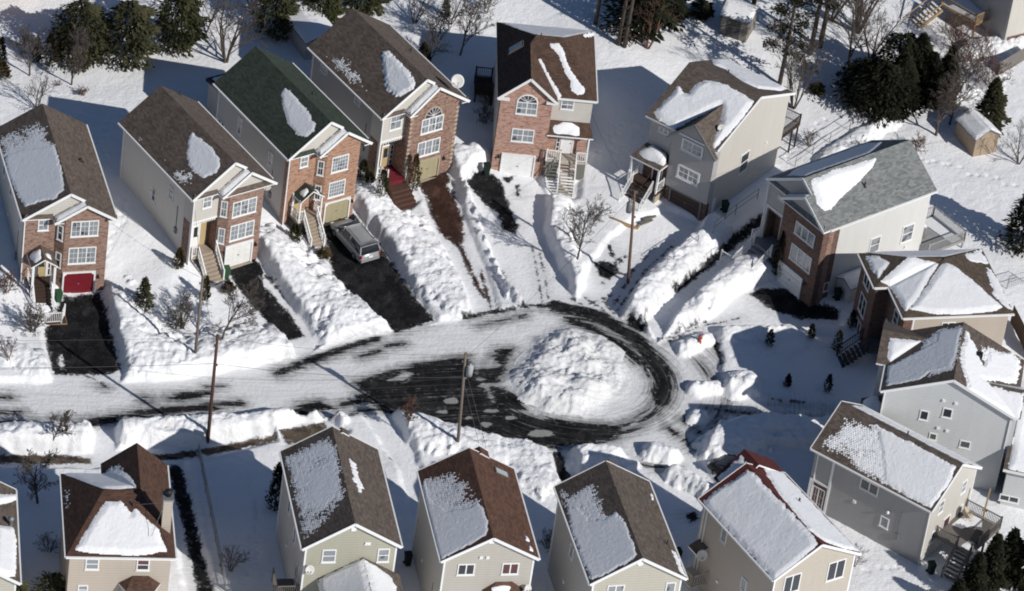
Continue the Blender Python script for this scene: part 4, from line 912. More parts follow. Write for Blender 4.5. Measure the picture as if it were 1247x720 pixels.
for k in range(4): mb.box((-3.3, -1.5-.32*(k+1), -.6), (-1.4, -1.5-.32*k, 1.12-.24*k))
mb.build('steps', PAVER, HD.root)
mb = MB(); mb.box((-2.75, -.45, 1.67), (-1.5, 1.3, 1.70)); mb.box((-2.75, -.64, 1.34), (-1.5, -.45, 1.69)); mb.build('carpet', CARPET, HD.root)
mb = MB(); rail(mb, (-3.3, .3, 1.7), (-2.9, -.2, 1.65)); rail(mb, (-1.3, .35, 1.7), (-1.32, -.5, 1.65)); rail(mb, (-3.55, .6, 1.7), (-3.3, .3, 1.7)); mb.build('railing', WHITE, HD.root)
window(HD, HD.left(-d['w2']), (391.5, 77), (398, 92), 1, 2); window(HD, HD.left(-d['w2']), (432.5, 117), (438.5, 130), 1, 2); window(HD, HD.left(-d['w2']), r=(-9, -8.3, 4, 5), cols=1)
dish(HD, HD.hit(557, 99, (0, -.3, 0), (0, 1., 0)), (-.35, -.68, .52), .55, HD.hit(553, 107, (0, -.2, 0), (0, 1., 0)))
snow_patch(HD, d['roof'], d['L'], [[(465, 62), (475, 64.2), (486.7, 75), (498.3, 88.3), (506.2, 100), (503.3, 108.3), (490, 116.7), (481.7, 119.2), (471.7, 110), (468.3, 98.3), (465.8, 80)]], [[(396, 63), (412, 68), (425, 72), (430, 82), (444, 96), (446, 110), (434, 106), (420, 94), (406, 82)]], dens=.48, th=.16)
pipe(HD, HD.hit(500, 63, (0, 0, 10.638), np.cross((0, 1., 0), (1, 0, -.684))), .35, .07)
# ---- E : hip roof facing the camera, gabled brick bay on its left
W_, D_, He, Hr = 8.184, 10.422, 8.0, 10.561; hw = W_/2; uL, vR, uR, e, gu, gz, gr = -1.144, 5.104, 1.065, .831, -1.605, 9.98, .824
kf = (Hr-He)/vR; xg = (gz-He)/kf
zl = lambda u: He+(u+hw)*(Hr-He)/(hw+uL)
gz2 = zl(gu)
Lp = [(-hw, -e, He), (gu, -e, gz2), (gu, (gz2-He)/kf, gz2), (uL, vR, Hr), (-hw, D_, He)]
Fp = [(gr, 0, He), (hw, 0, He), (uR, vR, Hr), (uL, vR, Hr), (gu, (gz2-He)/kf, gz2)]
Gp = [(gu, -e, gz2), (gr, -e, He), (gr, 0, He), (gu, (gz2-He)/kf, gz2)]
Rp = [(hw, 0, He), (hw, D_, He), (uR, vR, Hr)]
Bp = [(hw, D_, He), (-hw, D_, He), (uL, vR, Hr), (uR, vR, Hr)]
SH_E = shingle('chestnut_shingle', (.110, .068, .050))
ro = roof(HE, [Lp, Fp, Gp, Rp, Bp], SH_E)
mb = MB(); mb.box((-hw+.3, .3, -1.2), (hw-.3, D_-.3, He-.02)); mb.build('wall', SI_BG, HE.root)
mb = MB(); mb.prism([(-hw+.3, -e+.3, -1.2), (.45, -e+.3, -1.2), (.45, -e+.3, He), (.45, -e+.3, He+.25), (gu, -e+.3, gz2-.15), (-hw+.3, -e+.3, He+.15)], (0, 1.0, 0)); mb.box((.45, .24, -1.2), (hw-.3, .5, 5.2)); mb.build('brick_facing', BR_E, HE.root)
mb = MB(); mb.box((.46, .235, 5.22), (hw-.3, .5, He-.05)); mb.build('upper_front_wall', SI_CR, HE.root)
mb = MB(); board(mb, (-hw, -e-.03, He), (gu, -e-.03, gz2)); board(mb, (gu, -e-.03, gz2), (gr, -e-.03, He)); mb.box((-hw, -e-.02, He-.2), (-hw+1.0, -e+.28, He-.05)); mb.box((gr-.9, -e-.02, He-.2), (gr, -e+.28, He-.05)); mb.build('rake_trim', WHITE, HE.root)
mb = MB(); mb.box((gr+.02, -.1, He-.16), (hw, -.003, He-.03)); mb.box((hw+.003, 0, He-.16), (hw+.1, D_, He-.03)); mb.build('gutter', WHITE, HE.root)
FB, FM = HE.front(-e+.3), HE.front(.235)
u0, _ = HE.fhit(FB, 628, 134); u1, _ = HE.fhit(FB, 654, 135)
arch = None
zt = HE.fhit(FB, 641, 115)[1]; zs = HE.fhit(FB, 641, 124.5)[1]; zb_ = HE.fhit(FB, 640, 139.5)[1]
def archw(H, fr, a0, a1, z0, zs, z1):
    o = window(H, fr, r=(a0, a1, z0, zs), cols=2, sash=2, muntin=(1, 0), gl=GLC); c = (a0+a1)/2; rw = (a1-a0)/2; rh = z1-zs; N = 16
    pt = lambda k, f, n: fr.p(c-rw*f*math.cos(math.pi*k/N), zs+rh*f*math.sin(math.pi*k/N), n); mb = MB()
    for k in range(N): mb.prism([pt(k, 1, .05), pt(k+1, 1, .05), pt(k+1, .87, .05), pt(k, .87, .05)], np.array(fr.n)*-.08)
    for k in (3, 5, 8, 11, 13): mb.bar(fr.p(c, zs+.02, .03), pt(k, .9, .03), .035, .03, up=fr.n)
    mb.build('fan_frame', WHITE, o); pb = MB(); pb.prism([pt(k, .9, .02) for k in range(N+1)], np.array(fr.n)*-.05); pb.build('fan_pane', GLD, o)
archw(HE, FB, u0, u1, zb_, zs, zt)
window(HE, FB, (624, 156), (649, 174), 2, 2, (1, 0), GLC)
z0g = .28; u0, _ = HE.fhit(FB, 611, 200); u1, _ = HE.fhit(FB, 649, 203); garage(HE, FB, (u0, u1, z0g, 2.35), WHITE, cut=0); lamp(HE, FB, u0-.35, 2.1); lamp(HE, FB, u1+.35, 2.1)
window(HE, FM, (684, 121), (698, 134), 1, 2, (1, 1), GLC)
pr = roof(HE, [[(.35, -.65, 4.7), (hw+.1, -.65, 4.7), (hw-.3, .22, 5.65), (.5, .22, 5.65)]], SH_E, .12, 'porch_roof')
drift(pr, (1.95, -.24, 5.16), 1.1, .36, .20, 0, (0, 1.0))
door(HE, FM, (1.75, 2.6, 2.5, 4.5), WHITE, lite=False); window(HE, FM, r=(1.3, 1.6, 2.55, 4.4), cols=1, sash=4, gl=GLD, fw=.05, name='side_light', sill=False)
mb = MB(); mb.box((.5, -1.0, 2.3), (hw-.15, .23, 2.5)); steps(mb, 1.7, 2.95, -1.0, 2.45, -2.75, .3, 11, solid=False); mb.build('stair', plain('pale_boards', (.45, .40, .34), .85, .3), HE.root)
mb = MB(); mb.box((.55, -.9, -.6), (1.6, -.8, 2.3)); mb.box((3.05, -.9, -.6), (3.85, -.8, 2.3)); mb.build('stair_skirt', plain('grey_lattice', (.17, .17, .15)), HE.root)
mb = MB(); rail(mb, (1.65, -.98, 2.5), (1.65, -2.75, .35), gap=.2); rail(mb, (3.0, -.98, 2.5), (3.0, -2.75, .35), gap=.2); rail(mb, (.55, -.98, 2.5), (1.65, -.98, 2.5), gap=.16); rail(mb, (3.0, -.98, 2.5), (3.85, -.98, 2.5), gap=.16)
mb.box((3.8, -.7, 2.4), (3.92, -.58, 4.7)); mb.build('railing', WHITE, HE.root)
sky_ = MB(); q0 = HE.hit(621, 62, (uL, vR, Hr), np.cross((0, 1., 0), (1, 0, (Hr-He)/(hw+uL)))); q1 = HE.hit(636, 54.5, (uL, vR, Hr), np.cross((0, 1., 0), (1, 0, (Hr-He)/(hw+uL))))
c_ = (q0+q1)/2; sn = (Hr-He)/(hw+uL); n_ = np.array((-sn, 0, 1.))/math.hypot(sn, 1); t_ = np.array((1, 0, sn))/math.hypot(sn, 1); v_ = np.array((0, 1., 0))
def skylight(H, c, t, v, n, a, b):
    mb = MB(); P = [c+t*a+v*b, c-t*a+v*b, c-t*a-v*b, c+t*a-v*b]; mb.prism([p+n*.1 for p in P], n*-.15); o = mb.build('skylight', plain('dark_frame', (.12, .10, .09)), H.root)
    g = MB(); g.prism([c+(p-c)*.82+n*.115 for p in P], n*-.05); g.build('pane', plain('pale_skylight', (.42, .47, .47), .25), o)
skylight(HE, c_, t_, v_, n_, .75, .45)
snow_patch(HE, ro, Fp, [[(669, 52.5), (680, 53.7), (685, 60), (690, 76.7), (700, 93.3), (711.7, 110), (710, 115), (703.3, 115.8), (697.5, 110), (695, 100), (686.7, 83.3), (680, 65), (670.8, 57.5)], [(657, 72), (662, 80), (672.5, 100), (684.5, 117), (680, 118.5), (671, 104), (663, 88)]], rag=.16)
snow_patch(HE, ro, Gp, [[(657, 74), (662, 80), (672.5, 100), (684.5, 117), (679, 116), (668, 97)]], rag=.1)
snow_patch(HE, ro, Rp, [[(706, 44), (723, 39.5), (723.5, 43.5), (712, 45)]]); snow_patch(HE, ro, Bp, [[(hw, D_, He), (-hw+.5, D_, He), (uL-.5, vR+.25, Hr), (uR+.2, vR+.3, Hr)]], px=False)
pipe(HE, (-.75, vR-.05, Hr-.1), .35, .05)
mb = MB(); X0, X1 = -5.4, -3.85
mb.box((X0, 6.8, 3.0), (X1, 9.4, 3.12))
for u in (X0+.1, X1-.1):
    for v in (6.9, 9.3): mb.box((u-.07, v-.07, .5), (u+.07, v+.07, 4.1))
rail(mb, (X0+.08, 6.85, 3.1), (X0+.08, 9.35, 3.1)); rail(mb, (X0+.08, 9.35, 3.1), (X1-.08, 9.35, 3.1)); rail(mb, (X0+.08, 6.85, 3.1), (X1-.08, 6.85, 3.1)); mb.build('deck', DKWOOD, HE.root)

# ---- F
W_, D_, He, Hr = 11.777, 7.068, 8.0, 10.431; hw = W_/2; s = (Hr-He)/hw
SH_F = SH_TP
Lp = [(0, D_, Hr), (-hw, D_, He), (-hw, 0, He), (0, 0, Hr)]; Rp = [(0, 0, Hr), (hw, 0, He), (hw, D_, He), (0, D_, Hr)]
gv, gz = 2.2, 9.68; gut = -hw+(gz-He)/s; gsl = (gz-7.35)/2.4; ve = (gz-7.35)/gsl; ueL = -hw
# eaves of the cross gable meet the main slope where their heights agree
def ug(z): return -hw+(z-He)/s
Ga = [(-6.3, gv, gz), (gut, gv, gz), (-hw+.05, gv+(gz-He-.02)/gsl, He+.02), (-hw, gv+ve, 7.35), (-6.3, gv+ve, 7.35)]
Gb = [(gut, gv, gz), (-6.3, gv, gz), (-6.3, gv-ve, 7.35), (-hw, gv-ve, 7.35), (-hw+.05, gv-(gz-He-.02)/gsl, He+.02)]
ro = roof(HF, [Lp, Rp], SH_F); go = roof(HF, [Ga, Gb], SH_F, .15, 'cross_gable_roof', edge=plain('grey_fascia', (.22, .22, .22)))
mb = MB(); mb.prism([(-5.35, .3, -1), (hw-.3, .3, -1), (hw-.3, .3, He), (0, .3, Hr-.16), (-5.35, .3, He+.1)], (0, D_-.6, 0)); mb.build('wall', SI_CR, HF.root)
mb = MB(); mb.prism([(-5.85, gv-2.05, 2.5), (-5.85, gv+2.05, 2.5), (-5.85, gv+2.05, 7.45), (-5.85, gv, gz-.2), (-5.85, gv-2.05, 7.45)], (.8, 0, 0)); mb.box((-5.4, .31, 2.2), (-5.2, D_-.31, He-.05)); mb.build('front_wall', SI_F, HF.root)
mb = MB(); mb.box((-5.75, gv-2.0, -.6), (-5.2, gv+2.0, 2.5)); mb.box((-5.42, gv+2.0, -.6), (-5.1, D_-.32, 4.6)); mb.build('brick_facing', BR_G, HF.root)
mb = MB(); mb.bar((-6.33, gv, gz-.08), (-6.33, gv+ve, 7.27), .05, .2); mb.bar((-6.33, gv, gz-.08), (-6.33, gv-ve, 7.27), .05, .2); mb.build('rake_trim', plain('grey_fascia', (.22, .22, .22)), HF.root)
FL = HF.left(-5.85); FLr = HF.left(-5.4)
window(HF, FL, (831.7, 167), (855, 194), 2, 2, (1, 0), GLC, fw=.16); window(HF, FL, (826.3, 199), (850, 227.5), 2, 2, (1, 0), GLC, fw=.16); window(HF, FLr, (803, 153), (814, 165), 2, 2, (0, 0), GLC)
garage(HF, HF.left(-5.75), (-3.6, -.75, .65, 2.38), plain('brown_door', (.075, .05, .04)), plain('grey_fascia', (.22, .22, .22)), step=False, cut=0)
door(HF, FLr, (-5.75, -4.95, 2.05, 4.1), DKWOOD)
pr = roof(HF, [[(-6.95, 7.3, 4.4), (-6.95, 4.3, 4.4), (-5.42, 4.8, 5.2), (-5.42, 6.8, 5.2)], [(-6.95, 4.3, 4.4), (-5.42, 4.3, 4.4), (-5.42, 4.8, 5.2)], [(-5.42, 7.3, 4.4), (-6.95, 7.3, 4.4), (-5.42, 6.8, 5.2)]], SH_F, .14, 'porch_roof')
drift(pr, (-6.05, 5.6, 4.84), .62, 1.2, .40, 0, (.45, 0))
mb = MB()
for v in (4.45, 7.1): mb.box((-6.9, v-.08, .3), (-6.74, v+.08, 4.3))
mb.build('porch_post', WHITE, HF.root)
mb = MB(); mb.box((-7.0, 4.3, 1.8), (-5.4, 7.2, 2.0))
for k in range(6): mb.box((-7.0-.27*(k+1), 4.9, 1.7-.27*k-.05), (-7.0-.27*k, 6.7, 1.75-.27*k))
mb.build('porch_floor', DKWOOD, HF.root)
mb = MB(); mb.box((-6.95, 4.35, -.3), (-5.4, 4.45, 1.8)); mb.build('porch_skirt', plain('tan_stone', (.40, .33, .25)), HF.root)
mb = MB(); rail(mb, (-6.95, 7.15, 2), (-5.5, 7.15, 2)); rail(mb, (-6.95, 4.38, 2), (-5.9, 4.38, 2)); rail(mb, (-6.95, 6.75, 2), (-8.6, 6.75, .5)); rail(mb, (-6.95, 4.8, 2), (-8.6, 4.8, .5)); mb.build('railing', WHITE, HF.root)
FG = HF.front(.3); window(HF, FG, (902.5, 190), (909, 205), 1, 2, gl=GLD); vents(HF, FG, (932.5, 174))
mb = MB(); mb.prism([(-5.6, .24, -1), (-4.9, .24, -1), (-4.9, .24, 2.3), (-5.6, .24, 2.3)], (0, .1, 0)); mb.build('brick_return', BR_G, HF.root)
mb = MB(); mb.fbox(FG, -4.7, -4.2, .5, 2.4, -.02, .04); mb.build('side_door', WHITE, HF.root)
mb = MB(); board(mb, (-hw, -.03, He), (0, -.03, Hr)); board(mb, (0, -.03, Hr), (hw, -.03, He)); mb.build('rake_trim', WHITE, HF.root)
mb = MB(); mb.box((hw+.003, 0, He-.15), (hw+.1, D_, He-.03)); mb.build('gutter', WHITE, HF.root)
downspout(HF, [(-5.2, .2, 7.4), (-5.2, .2, .5)])
dish(HF, (-4.2, .9, 8.95), (-.75, -.55, .35), .32, (-4.0, 1.1, 8.75)); 
fs = [(796.7, 136.7), (826.7, 106), (832.2, 114.4), (838.9, 114.4), (850, 102.2), (861.1, 97.8), (883.3, 103.3), (905.6, 115.6), (917.8, 124.4), (905.6, 142.2), (887.8, 162.2), (870, 181), (866.7, 175.6), (877.8, 148.9), (878.9, 127.8), (850, 142.2), (821, 157.8), (812, 151), (803.3, 146.7)]
snow_patch(HF, ro, Lp, [fs], th=.22, rag=.12); snow_patch(HF, ro, Rp, [[(867.8, 72.9), (883.3, 71.1), (905.6, 82.2), (938.9, 95.6), (958.9, 107.8), (950, 110.7), (923.3, 107.8), (905.6, 100), (883.3, 84.4), (870, 78.9)]], th=.16, rag=.12)
snow_patch(HF, go, Gb[::-1], [[(-6.2, gv-.3, gz), (gut+.3, gv-.4, gz), (-5.4, gv-1.9, 8), (-5.9, gv-1.8, 7.9)]], px=False) if False else None
pipe(HF, (2.2, 4.5, Hr-2.2*s), .3, .06)
mb = MB(); mb.box((5.6, .35, 3.2), (8.6, 1.9, 3.32)); 
for u in (7.6, 8.5): mb.box((u-.06, .4, -.3), (u+.06, .52, 3.2)); mb.box((u-.06, 1.7, -.3), (u+.06, 1.82, 3.2))
rail(mb, (5.7, .4, 3.3), (8.55, .4, 3.3), gap=.13); rail(mb, (8.55, .4, 3.3), (8.55, 1.85, 3.3), gap=.13); rail(mb, (8.55, 1.85, 3.3), (5.7, 1.85, 3.3), gap=.2); mb.build('deck', DKWOOD, HF.root)
dm = MB(); dm.box((5.7, .5, 3.325), (8.45, 1.75, 3.42)); dm.build('deck_snow', ROOFSNOW, HF.root)

# ---- G
g = townhouse(HG, 7.984, 11.476, 8.0, 10.539, 1.3, .7, BR_G, SH_GY, SI_W, SI_F, recess=(1.35, 5.5), baygab='siding', chamfer=False)
FB, FM = HG.front(g['vb']), HG.front(.3)
window(HG, FB, r=(HG.fhit(FB, 971, 265)[0], HG.fhit(FB, 994, 284)[0], 5.7, 6.9), cols=3, gl=GLC); window(HG, FB, r=(HG.fhit(FB, 965.5, 292)[0], HG.fhit(FB, 990, 312)[0], 3.2, 4.7), cols=3, muntin=(0, 0), gl=GLC)
garage(HG, FB, (-.3, 2.35, .3, 2.25), WHITE, step=False); lamp(HG, FB, 2.75, 2.0)
window(HG, FM, (948.3, 237), (955.4, 247.2), 1, 2, gl=GLD)
FD = HG.front(1.27); door(HG, FD, (-2.6, -1.9, 2.3, 4.3), plain('white_door', (.74, .73, .70), .5))
mb = MB(); mb.box((-3.9, -.6, 2.0), (-1.2, 1.3, 2.25)); steps(mb, -3.4, -1.5, -.6, 2.1, -2.6, .4, 6); mb.build('stair', plain('grey_tread', (.26, .26, .27)), HG.root)
mb = MB(); rail(mb, (-3.5, -.6, 2.2), (-3.5, -2.7, .45)); rail(mb, (-1.4, -.6, 2.2), (-1.4, -2.7, .45)); rail(mb, (-3.85, 1.2, 2.2), (-3.85, -.6, 2.2)); rail(mb, (-3.5, -2.7, .45), (-4.6, -2.9, .45)); mb.build('railing', WHITE, HG.root)
FR = HG.right(g['w2']); window(HG, FR, (1060.6, 291.2), (1069.3, 305.3), 1, 2, (0, 0), GLC); window(HG, FR, (1100, 276.5), (1109.7, 291.5), 1, 2, (0, 0), GLC)
window(HG, FR, r=(.75, 1.3, 1.4, 2.3), cols=1, sash=2); mb = MB(); mb.fbox(FR, .5, 1.5, .3, 2.5, -.02, .03); mb.build('side_door', SI_W, HG.root); vents(HG, FR, (1102, 301))
mb = MB()
for z in np.arange(.5, 7.6, .01): break
mb.box((g['w2']-.02, .22, .2), (g['w2']+.06, .75, 7.7)); mb.build('brick_return', BR_A, HG.root)
snow_patch(HG, g['roof'], g['Rt'], [[(988.5, 220.2), (1014.5, 208.4), (1066.5, 193.5), (1061.7, 203.7), (1047.6, 219.1), (1031, 233.2), (1011, 254.5), (1003.9, 256.4), (995.6, 247.4), (990.9, 233.2)]], th=.2, rag=.1)
snow_patch(HG, g['roof'], g['L'], [[(-.5, .8, 10), (-.3, 7.5, 10), (-2.2, 10.8, 9), (-3.6, 10.5, 8.2), (-3.7, 3, 8.2), (-2.5, .8, 9)]], px=False)
mb = MB(); q = HG.hit(1053, 225, g['Rt'][0], np.cross((0, 1., 0), (1, 0, -g and -.636))) if False else HG.hit(1053, 227, (0, 0, 10.539), np.cross((0, 1., 0), (1, 0, -.636)))
pipe(HG, q, .4, .08); dk = MB(); D0 = 11.2
dk.box((.6, D0, 1.9), (4.6, D0+4.2, 2.02)); 
for u in (.7, 4.5):
    for v in (D0+.3, D0+4.1): dk.box((u-.06, v-.06, .3), (u+.06, v+.06, 2))
rail(dk, (4.55, D0+.1, 2), (4.55, D0+4.15, 2), gap=.14); rail(dk, (.65, D0+4.15, 2), (4.55, D0+4.15, 2), gap=.14); rail(dk, (.65, D0+.1, 2), (.65, D0+4.15, 2), gap=.2); dk.build('deck', plain('pale_grey_deck', (.34, .335, .33), .85, .15), HG.root); dm = MB(); dm.prism([(.8, D0+2.6, 2.09), (4.3, D0+2.9, 2.09), (4.3, D0+4.0, 2.09), (.8, D0+4.0, 2.09)], (0, 0, -.06)); dm.build('deck_snow', ROOFSNOW, HG.root)

# ---- H : pyramid roof with a hipped wing on its left
W_, D_, He, Hr = 9.197, 8.434, 7.0, 8.212; hw = W_/2; ap = np.array((.432, 5.9, Hr)); we = 1.181; wvf, wvb = 4.042, 8.582; D_ = wvb
SH_H = shingle('walnut_shingle', (.125, .095, .072)); wr = (-2.51, 6.2, Hr)
Fp = [(-hw, 0, He), (hw, 0, He), tuple(ap)]; Rp = [(hw, 0, He), (hw, D_, He), tuple(ap)]
Lp = [(-hw, wvf, He), (-hw, 0, He), tuple(ap)]; Bp = [(hw, D_, He), (-hw-we, D_, He), wr, tuple(ap)]
We = [(-hw-we, wvb, He), (-hw-we, wvf, He), wr]; Wf = [(-hw-we, wvf, He), (-hw, wvf, He), tuple(ap), wr]
ro = roof(HH, [Fp, Rp, Lp, Bp, We, Wf], SH_H)
mb = MB(); mb.box((-hw+.3, .3, -1), (hw-.3, D_-.3, He-.03)); mb.build('wall', SI_O, HH.root)
mb = MB(); mb.box((-hw-we+.35, wvf+.35, -1), (-hw+.6, D_-.32, He-.04)); mb.box((-hw+.25, .28, -1), (-hw+.95, wvf+.5, He-.04)); mb.build('brick_facing', BR_G, HH.root)
mb = MB(); mb.box((-hw+1.0, .27, -1), (-hw+1.12, .31, He-.05)); mb.build('corner_board', WHITE, HH.root)
mb = MB(); mb.box((-hw, -.1, He-.15), (hw, -.003, He-.02)); mb.box((-hw-.1, 0, He-.15), (-hw-.003, wvf-.01, He-.02)); mb.box((-hw-we, wvf-.1, He-.15), (-hw-.11, wvf-.003, He-.02)); mb.box((-hw-we-.1, wvf, He-.15), (-hw-we-.003, wvb, He-.02)); mb.build('gutter', WHITE, HH.root)
FLw = HH.left(-hw-we+.35); window(HH, FLw, r=(-7.2, -5.7, 2.6, 4.3), cols=2, muntin=(0, 1), gl=GLD); window(HH, FLw, r=(-7.2, -5.9, .7, 1.9), cols=2, gl=GLD); window(HH, FLw, r=(-7.2, -5.8, 5.2, 6.5), cols=2, gl=GLD)
FLm = HH.left(-hw+.25); window(HH, FLm, r=(-2.4, -1.4, 4.9, 6.2), cols=1, sash=2); door(HH, FLm, (-3.6, -2.7, 2.0, 4.1), WHITE)
window(HH, HH.front(.3), (1147, 392.5), (1162, 400), 2, 1)
mb = MB()
mb.box((-6.0, 2.3, 1.8), (-4.3, 4.0, 2.0))
for k in range(6): mb.box((-6.0-.3*(k+1), 2.4, 1.62-.25*k), (-6.0-.3*k, 3.9, 1.70-.25*k))
mb.build('stair', plain('dark_grey_boards', (.09, .085, .085)), HH.root)
mb = MB(); rail(mb, (-6.0, 2.35, 2), (-7.8, 2.35, .4)); rail(mb, (-6.0, 3.95, 2), (-7.8, 3.95, .4)); mb.build('railing', BLACK, HH.root)
snow_patch(HH, ro, Fp, [[(1109.2, 376.5), (1127.9, 350.4), (1146.7, 323.3), (1152.9, 320.6), (1163.3, 325.4), (1188.3, 345.2), (1219.6, 373.3), (1213.3, 378.5), (1175.8, 382.7), (1140.4, 382.7)]], th=.2, rag=.1)
lf = [(1102.9, 379.6), (1086.3, 352.5), (1081, 346.3), (1071.7, 342), (1092.5, 321.3), (1107, 313.3), (1142.5, 321.3), (1127.9, 346.3), (1113.3, 369.2)]
snow_patch(HH, ro, Lp, [lf], th=.18, rag=.12); snow_patch(HH, ro, Wf, [lf], th=.18, rag=.12)
snow_patch(HH, ro, We, [[(1055, 312.9), (1069.6, 311.9), (1082, 320.2), (1069.6, 340), (1061.3, 327.5)]], th=.12)
snow_patch(HH, ro, Rp, [[(1173.8, 310.8), (1194.6, 304.2), (1202.9, 321.3), (1182, 318)], [(1200.8, 325.4), (1207, 328), (1214.3, 340), (1232, 377), (1224, 374), (1211, 358), (1206, 345)]], rag=.35)
snow_patch(HH, ro, Bp, [[(hw, D_, He), (-hw-we, D_, He), wr, tuple(ap)]], px=False, clip=.15)
pipe(HH, (.3, 5.8, Hr-.15), .35, .06); 
mb = MB(); mb.box((2.4, -.0, He+.0), (2.5, .1, He+.05)); 

# ---- I
W_, D_, He, Hr = 10.411, 7.631, 8.0, 10.4; hw = W_/2; s = (Hr-He)/hw
wv0, wv1 = 3.4, 7.6; wvm = 6.2; wz = 9.2
Lp = [(0, D_, Hr), (-hw, D_, He), (-hw, 0, He), (0, 0, Hr)]; Rp = [(0, 0, Hr), (hw, 0, He), (hw, D_, He), (0, D_, Hr)]
ux = -hw+(wz-He)/s
Wn = [(-hw-.75, wv0, He), (-hw-.0, wv0, He), (ux, wvm, wz), (-hw-.75, wvm, wz)]; Wb = [(-hw-.75, wvm, wz), (ux, wvm, wz), (-hw, 9.0, He), (-hw-.75, 9.0, He)]
uy = hw-(9.3-He)/s; rv = 2.0
Rn = [(hw, 0-.02, He+.02), (hw+.35, 0-.02, He+.02), (hw+.35, rv, 9.3), (uy, rv, 9.3)]; Rb = [(uy, rv, 9.3), (hw+.35, rv, 9.3), (hw+.35, 4.0, He+.02), (hw, 4.0, He+.02)]
SH_I = SH_TP
ro = roof(HI, [Lp, Rp], SH_I); wo = roof(HI, [Wn, Wb], SH_I, .15, 'wing_roof'); r2 = roof(HI, [Rn, Rb], SH_I, .12, 'wing_roof')
gablewalls(HI, W_, D_, He, Hr, SI_I)
mb = MB(); mb.prism([(-hw-.45, wv0+.3, -1), (-hw-.45, 8.4, -1), (-hw-.45, 8.4, He), (-hw-.45, wvm, wz-.2), (-hw-.45, wv0+.3, He)], (1, 0, 0)); mb.build('wing_wall', SI_I, HI.root)
mb = MB(); mb.prism([(hw+.1, .3, 5), (hw+.1, 3.7, 5), (hw+.1, 3.7, He+.1), (hw+.1, rv, 9.15), (hw+.1, .3, He+.1)], (-.5, 0, 0)); mb.build('wing_wall', SI_I, HI.root)
mb = MB(); board(mb, (-hw, -.03, He), (0, -.03, Hr)); board(mb, (0, -.03, Hr), (hw, -.03, He)); mb.build('rake_trim', WHITE, HI.root); gutters(HI, W_, wv0, He)
FG = HI.front(.3)
for TL, BR in (((1121.2, 498.8), (1129.6, 512.5)), ((1149, 496), (1158.5, 509.8))): window(HI, FG, TL, BR, 1, 1, gl=GLD)
for TL, BR in (((1132.3, 526.5), (1140, 536.7)), ((1169.6, 535.4), (1180.8, 547))): window(HI, FG, TL, BR, 1, 1, gl=glass('window_glass_grey', (.10, .11, .11), 0, (0, 0, 0)))
vents(HI, FG, (1149, 488), (1164, 491.5), (1142, 521.5), (1153, 525)); downspout(HI, [(hw-.35, .22, 7.8), (hw-.35, .22, 3.5)])
mb = MB(); mb.fbox(FG, -hw+.3, -hw+.42, -1, 7.9, -.02, .03); mb.build('corner_board', WHITE, HI.root)
pr = roof(HI, [[(-hw-1.3, .4, 4.6), (-hw+.28, .4, 5.3), (-hw+.28, 3.2, 5.3), (-hw-1.3, 3.2, 4.6)]], SH_I, .15, 'porch_roof'); drift(pr, (-hw-.5, 1.8, 4.98), .75, 1.3, .35, 0, (.44, 0))
mb = MB()
for v in (.55, 3.05): mb.box((-hw-1.2, v-.07, -.2), (-hw-1.06, v+.07, 4.5))
mb.build('porch_post', WHITE, HI.root)
lfs = [(1079.2, 470.4), (1082, 446.1), (1089.9, 443.2), (1139.5, 416), (1143.3, 403.3), (1170.6, 399.4), (1166.7, 422.8), (1158.9, 448), (1131.7, 453.9), (1120, 462.7)]
snow_patch(HI, ro, Lp, [lfs], [[(1120, 416), (1143, 402), (1172, 396), (1168, 424), (1160, 452), (1131.7, 458)]], rag=.15)
snow_patch(HI, wo, Wn[::-1], [[(1084, 412), (1135.6, 417), (1088.9, 443.2), (1081, 436.4)]], th=.16, rag=.1)
rf = [(1176.4, 403.3), (1190, 424.7), (1197.8, 444.2), (1205.6, 426.7), (1228.9, 429.6), (1242.5, 440.3), (1236.7, 465.6), (1197.8, 463.6), (1243.5, 480.2), (1240.6, 510.3), (1223, 508.4), (1201.7, 492.8), (1180.3, 475.3), (1174.5, 457.8), (1168.6, 438.3), (1170.6, 426.7)]
snow_patch(HI, ro, Rp, [rf], [[(1195, 420), (1244, 436), (1240, 450), (1195, 440)]], rag=.35, th=.14, dens=.4)
snow_patch(HI, r2, Rn[::-1], [[(uy+.2, rv-.3, 9.2), (hw+.2, rv-.3, 9.2), (hw+.2, .1, He), (hw-.3, .1, He)]], px=False); snow_patch(HI, r2, Rb, [[(uy+.5, rv+.4, 9.2), (hw+.2, rv+.4, 9.2), (hw+.2, 3.9, He), (hw, 3.9, He)]], px=False)
mb = MB(); q = HI.hit(1192.5, 434, (0, 0, Hr), np.cross((0, 1., 0), (1, 0, -s))); mb.box(q-(.25, .25, .1), q+(.25, .25, .28)); mb.build('roof_vent', BLACK, HI.root)

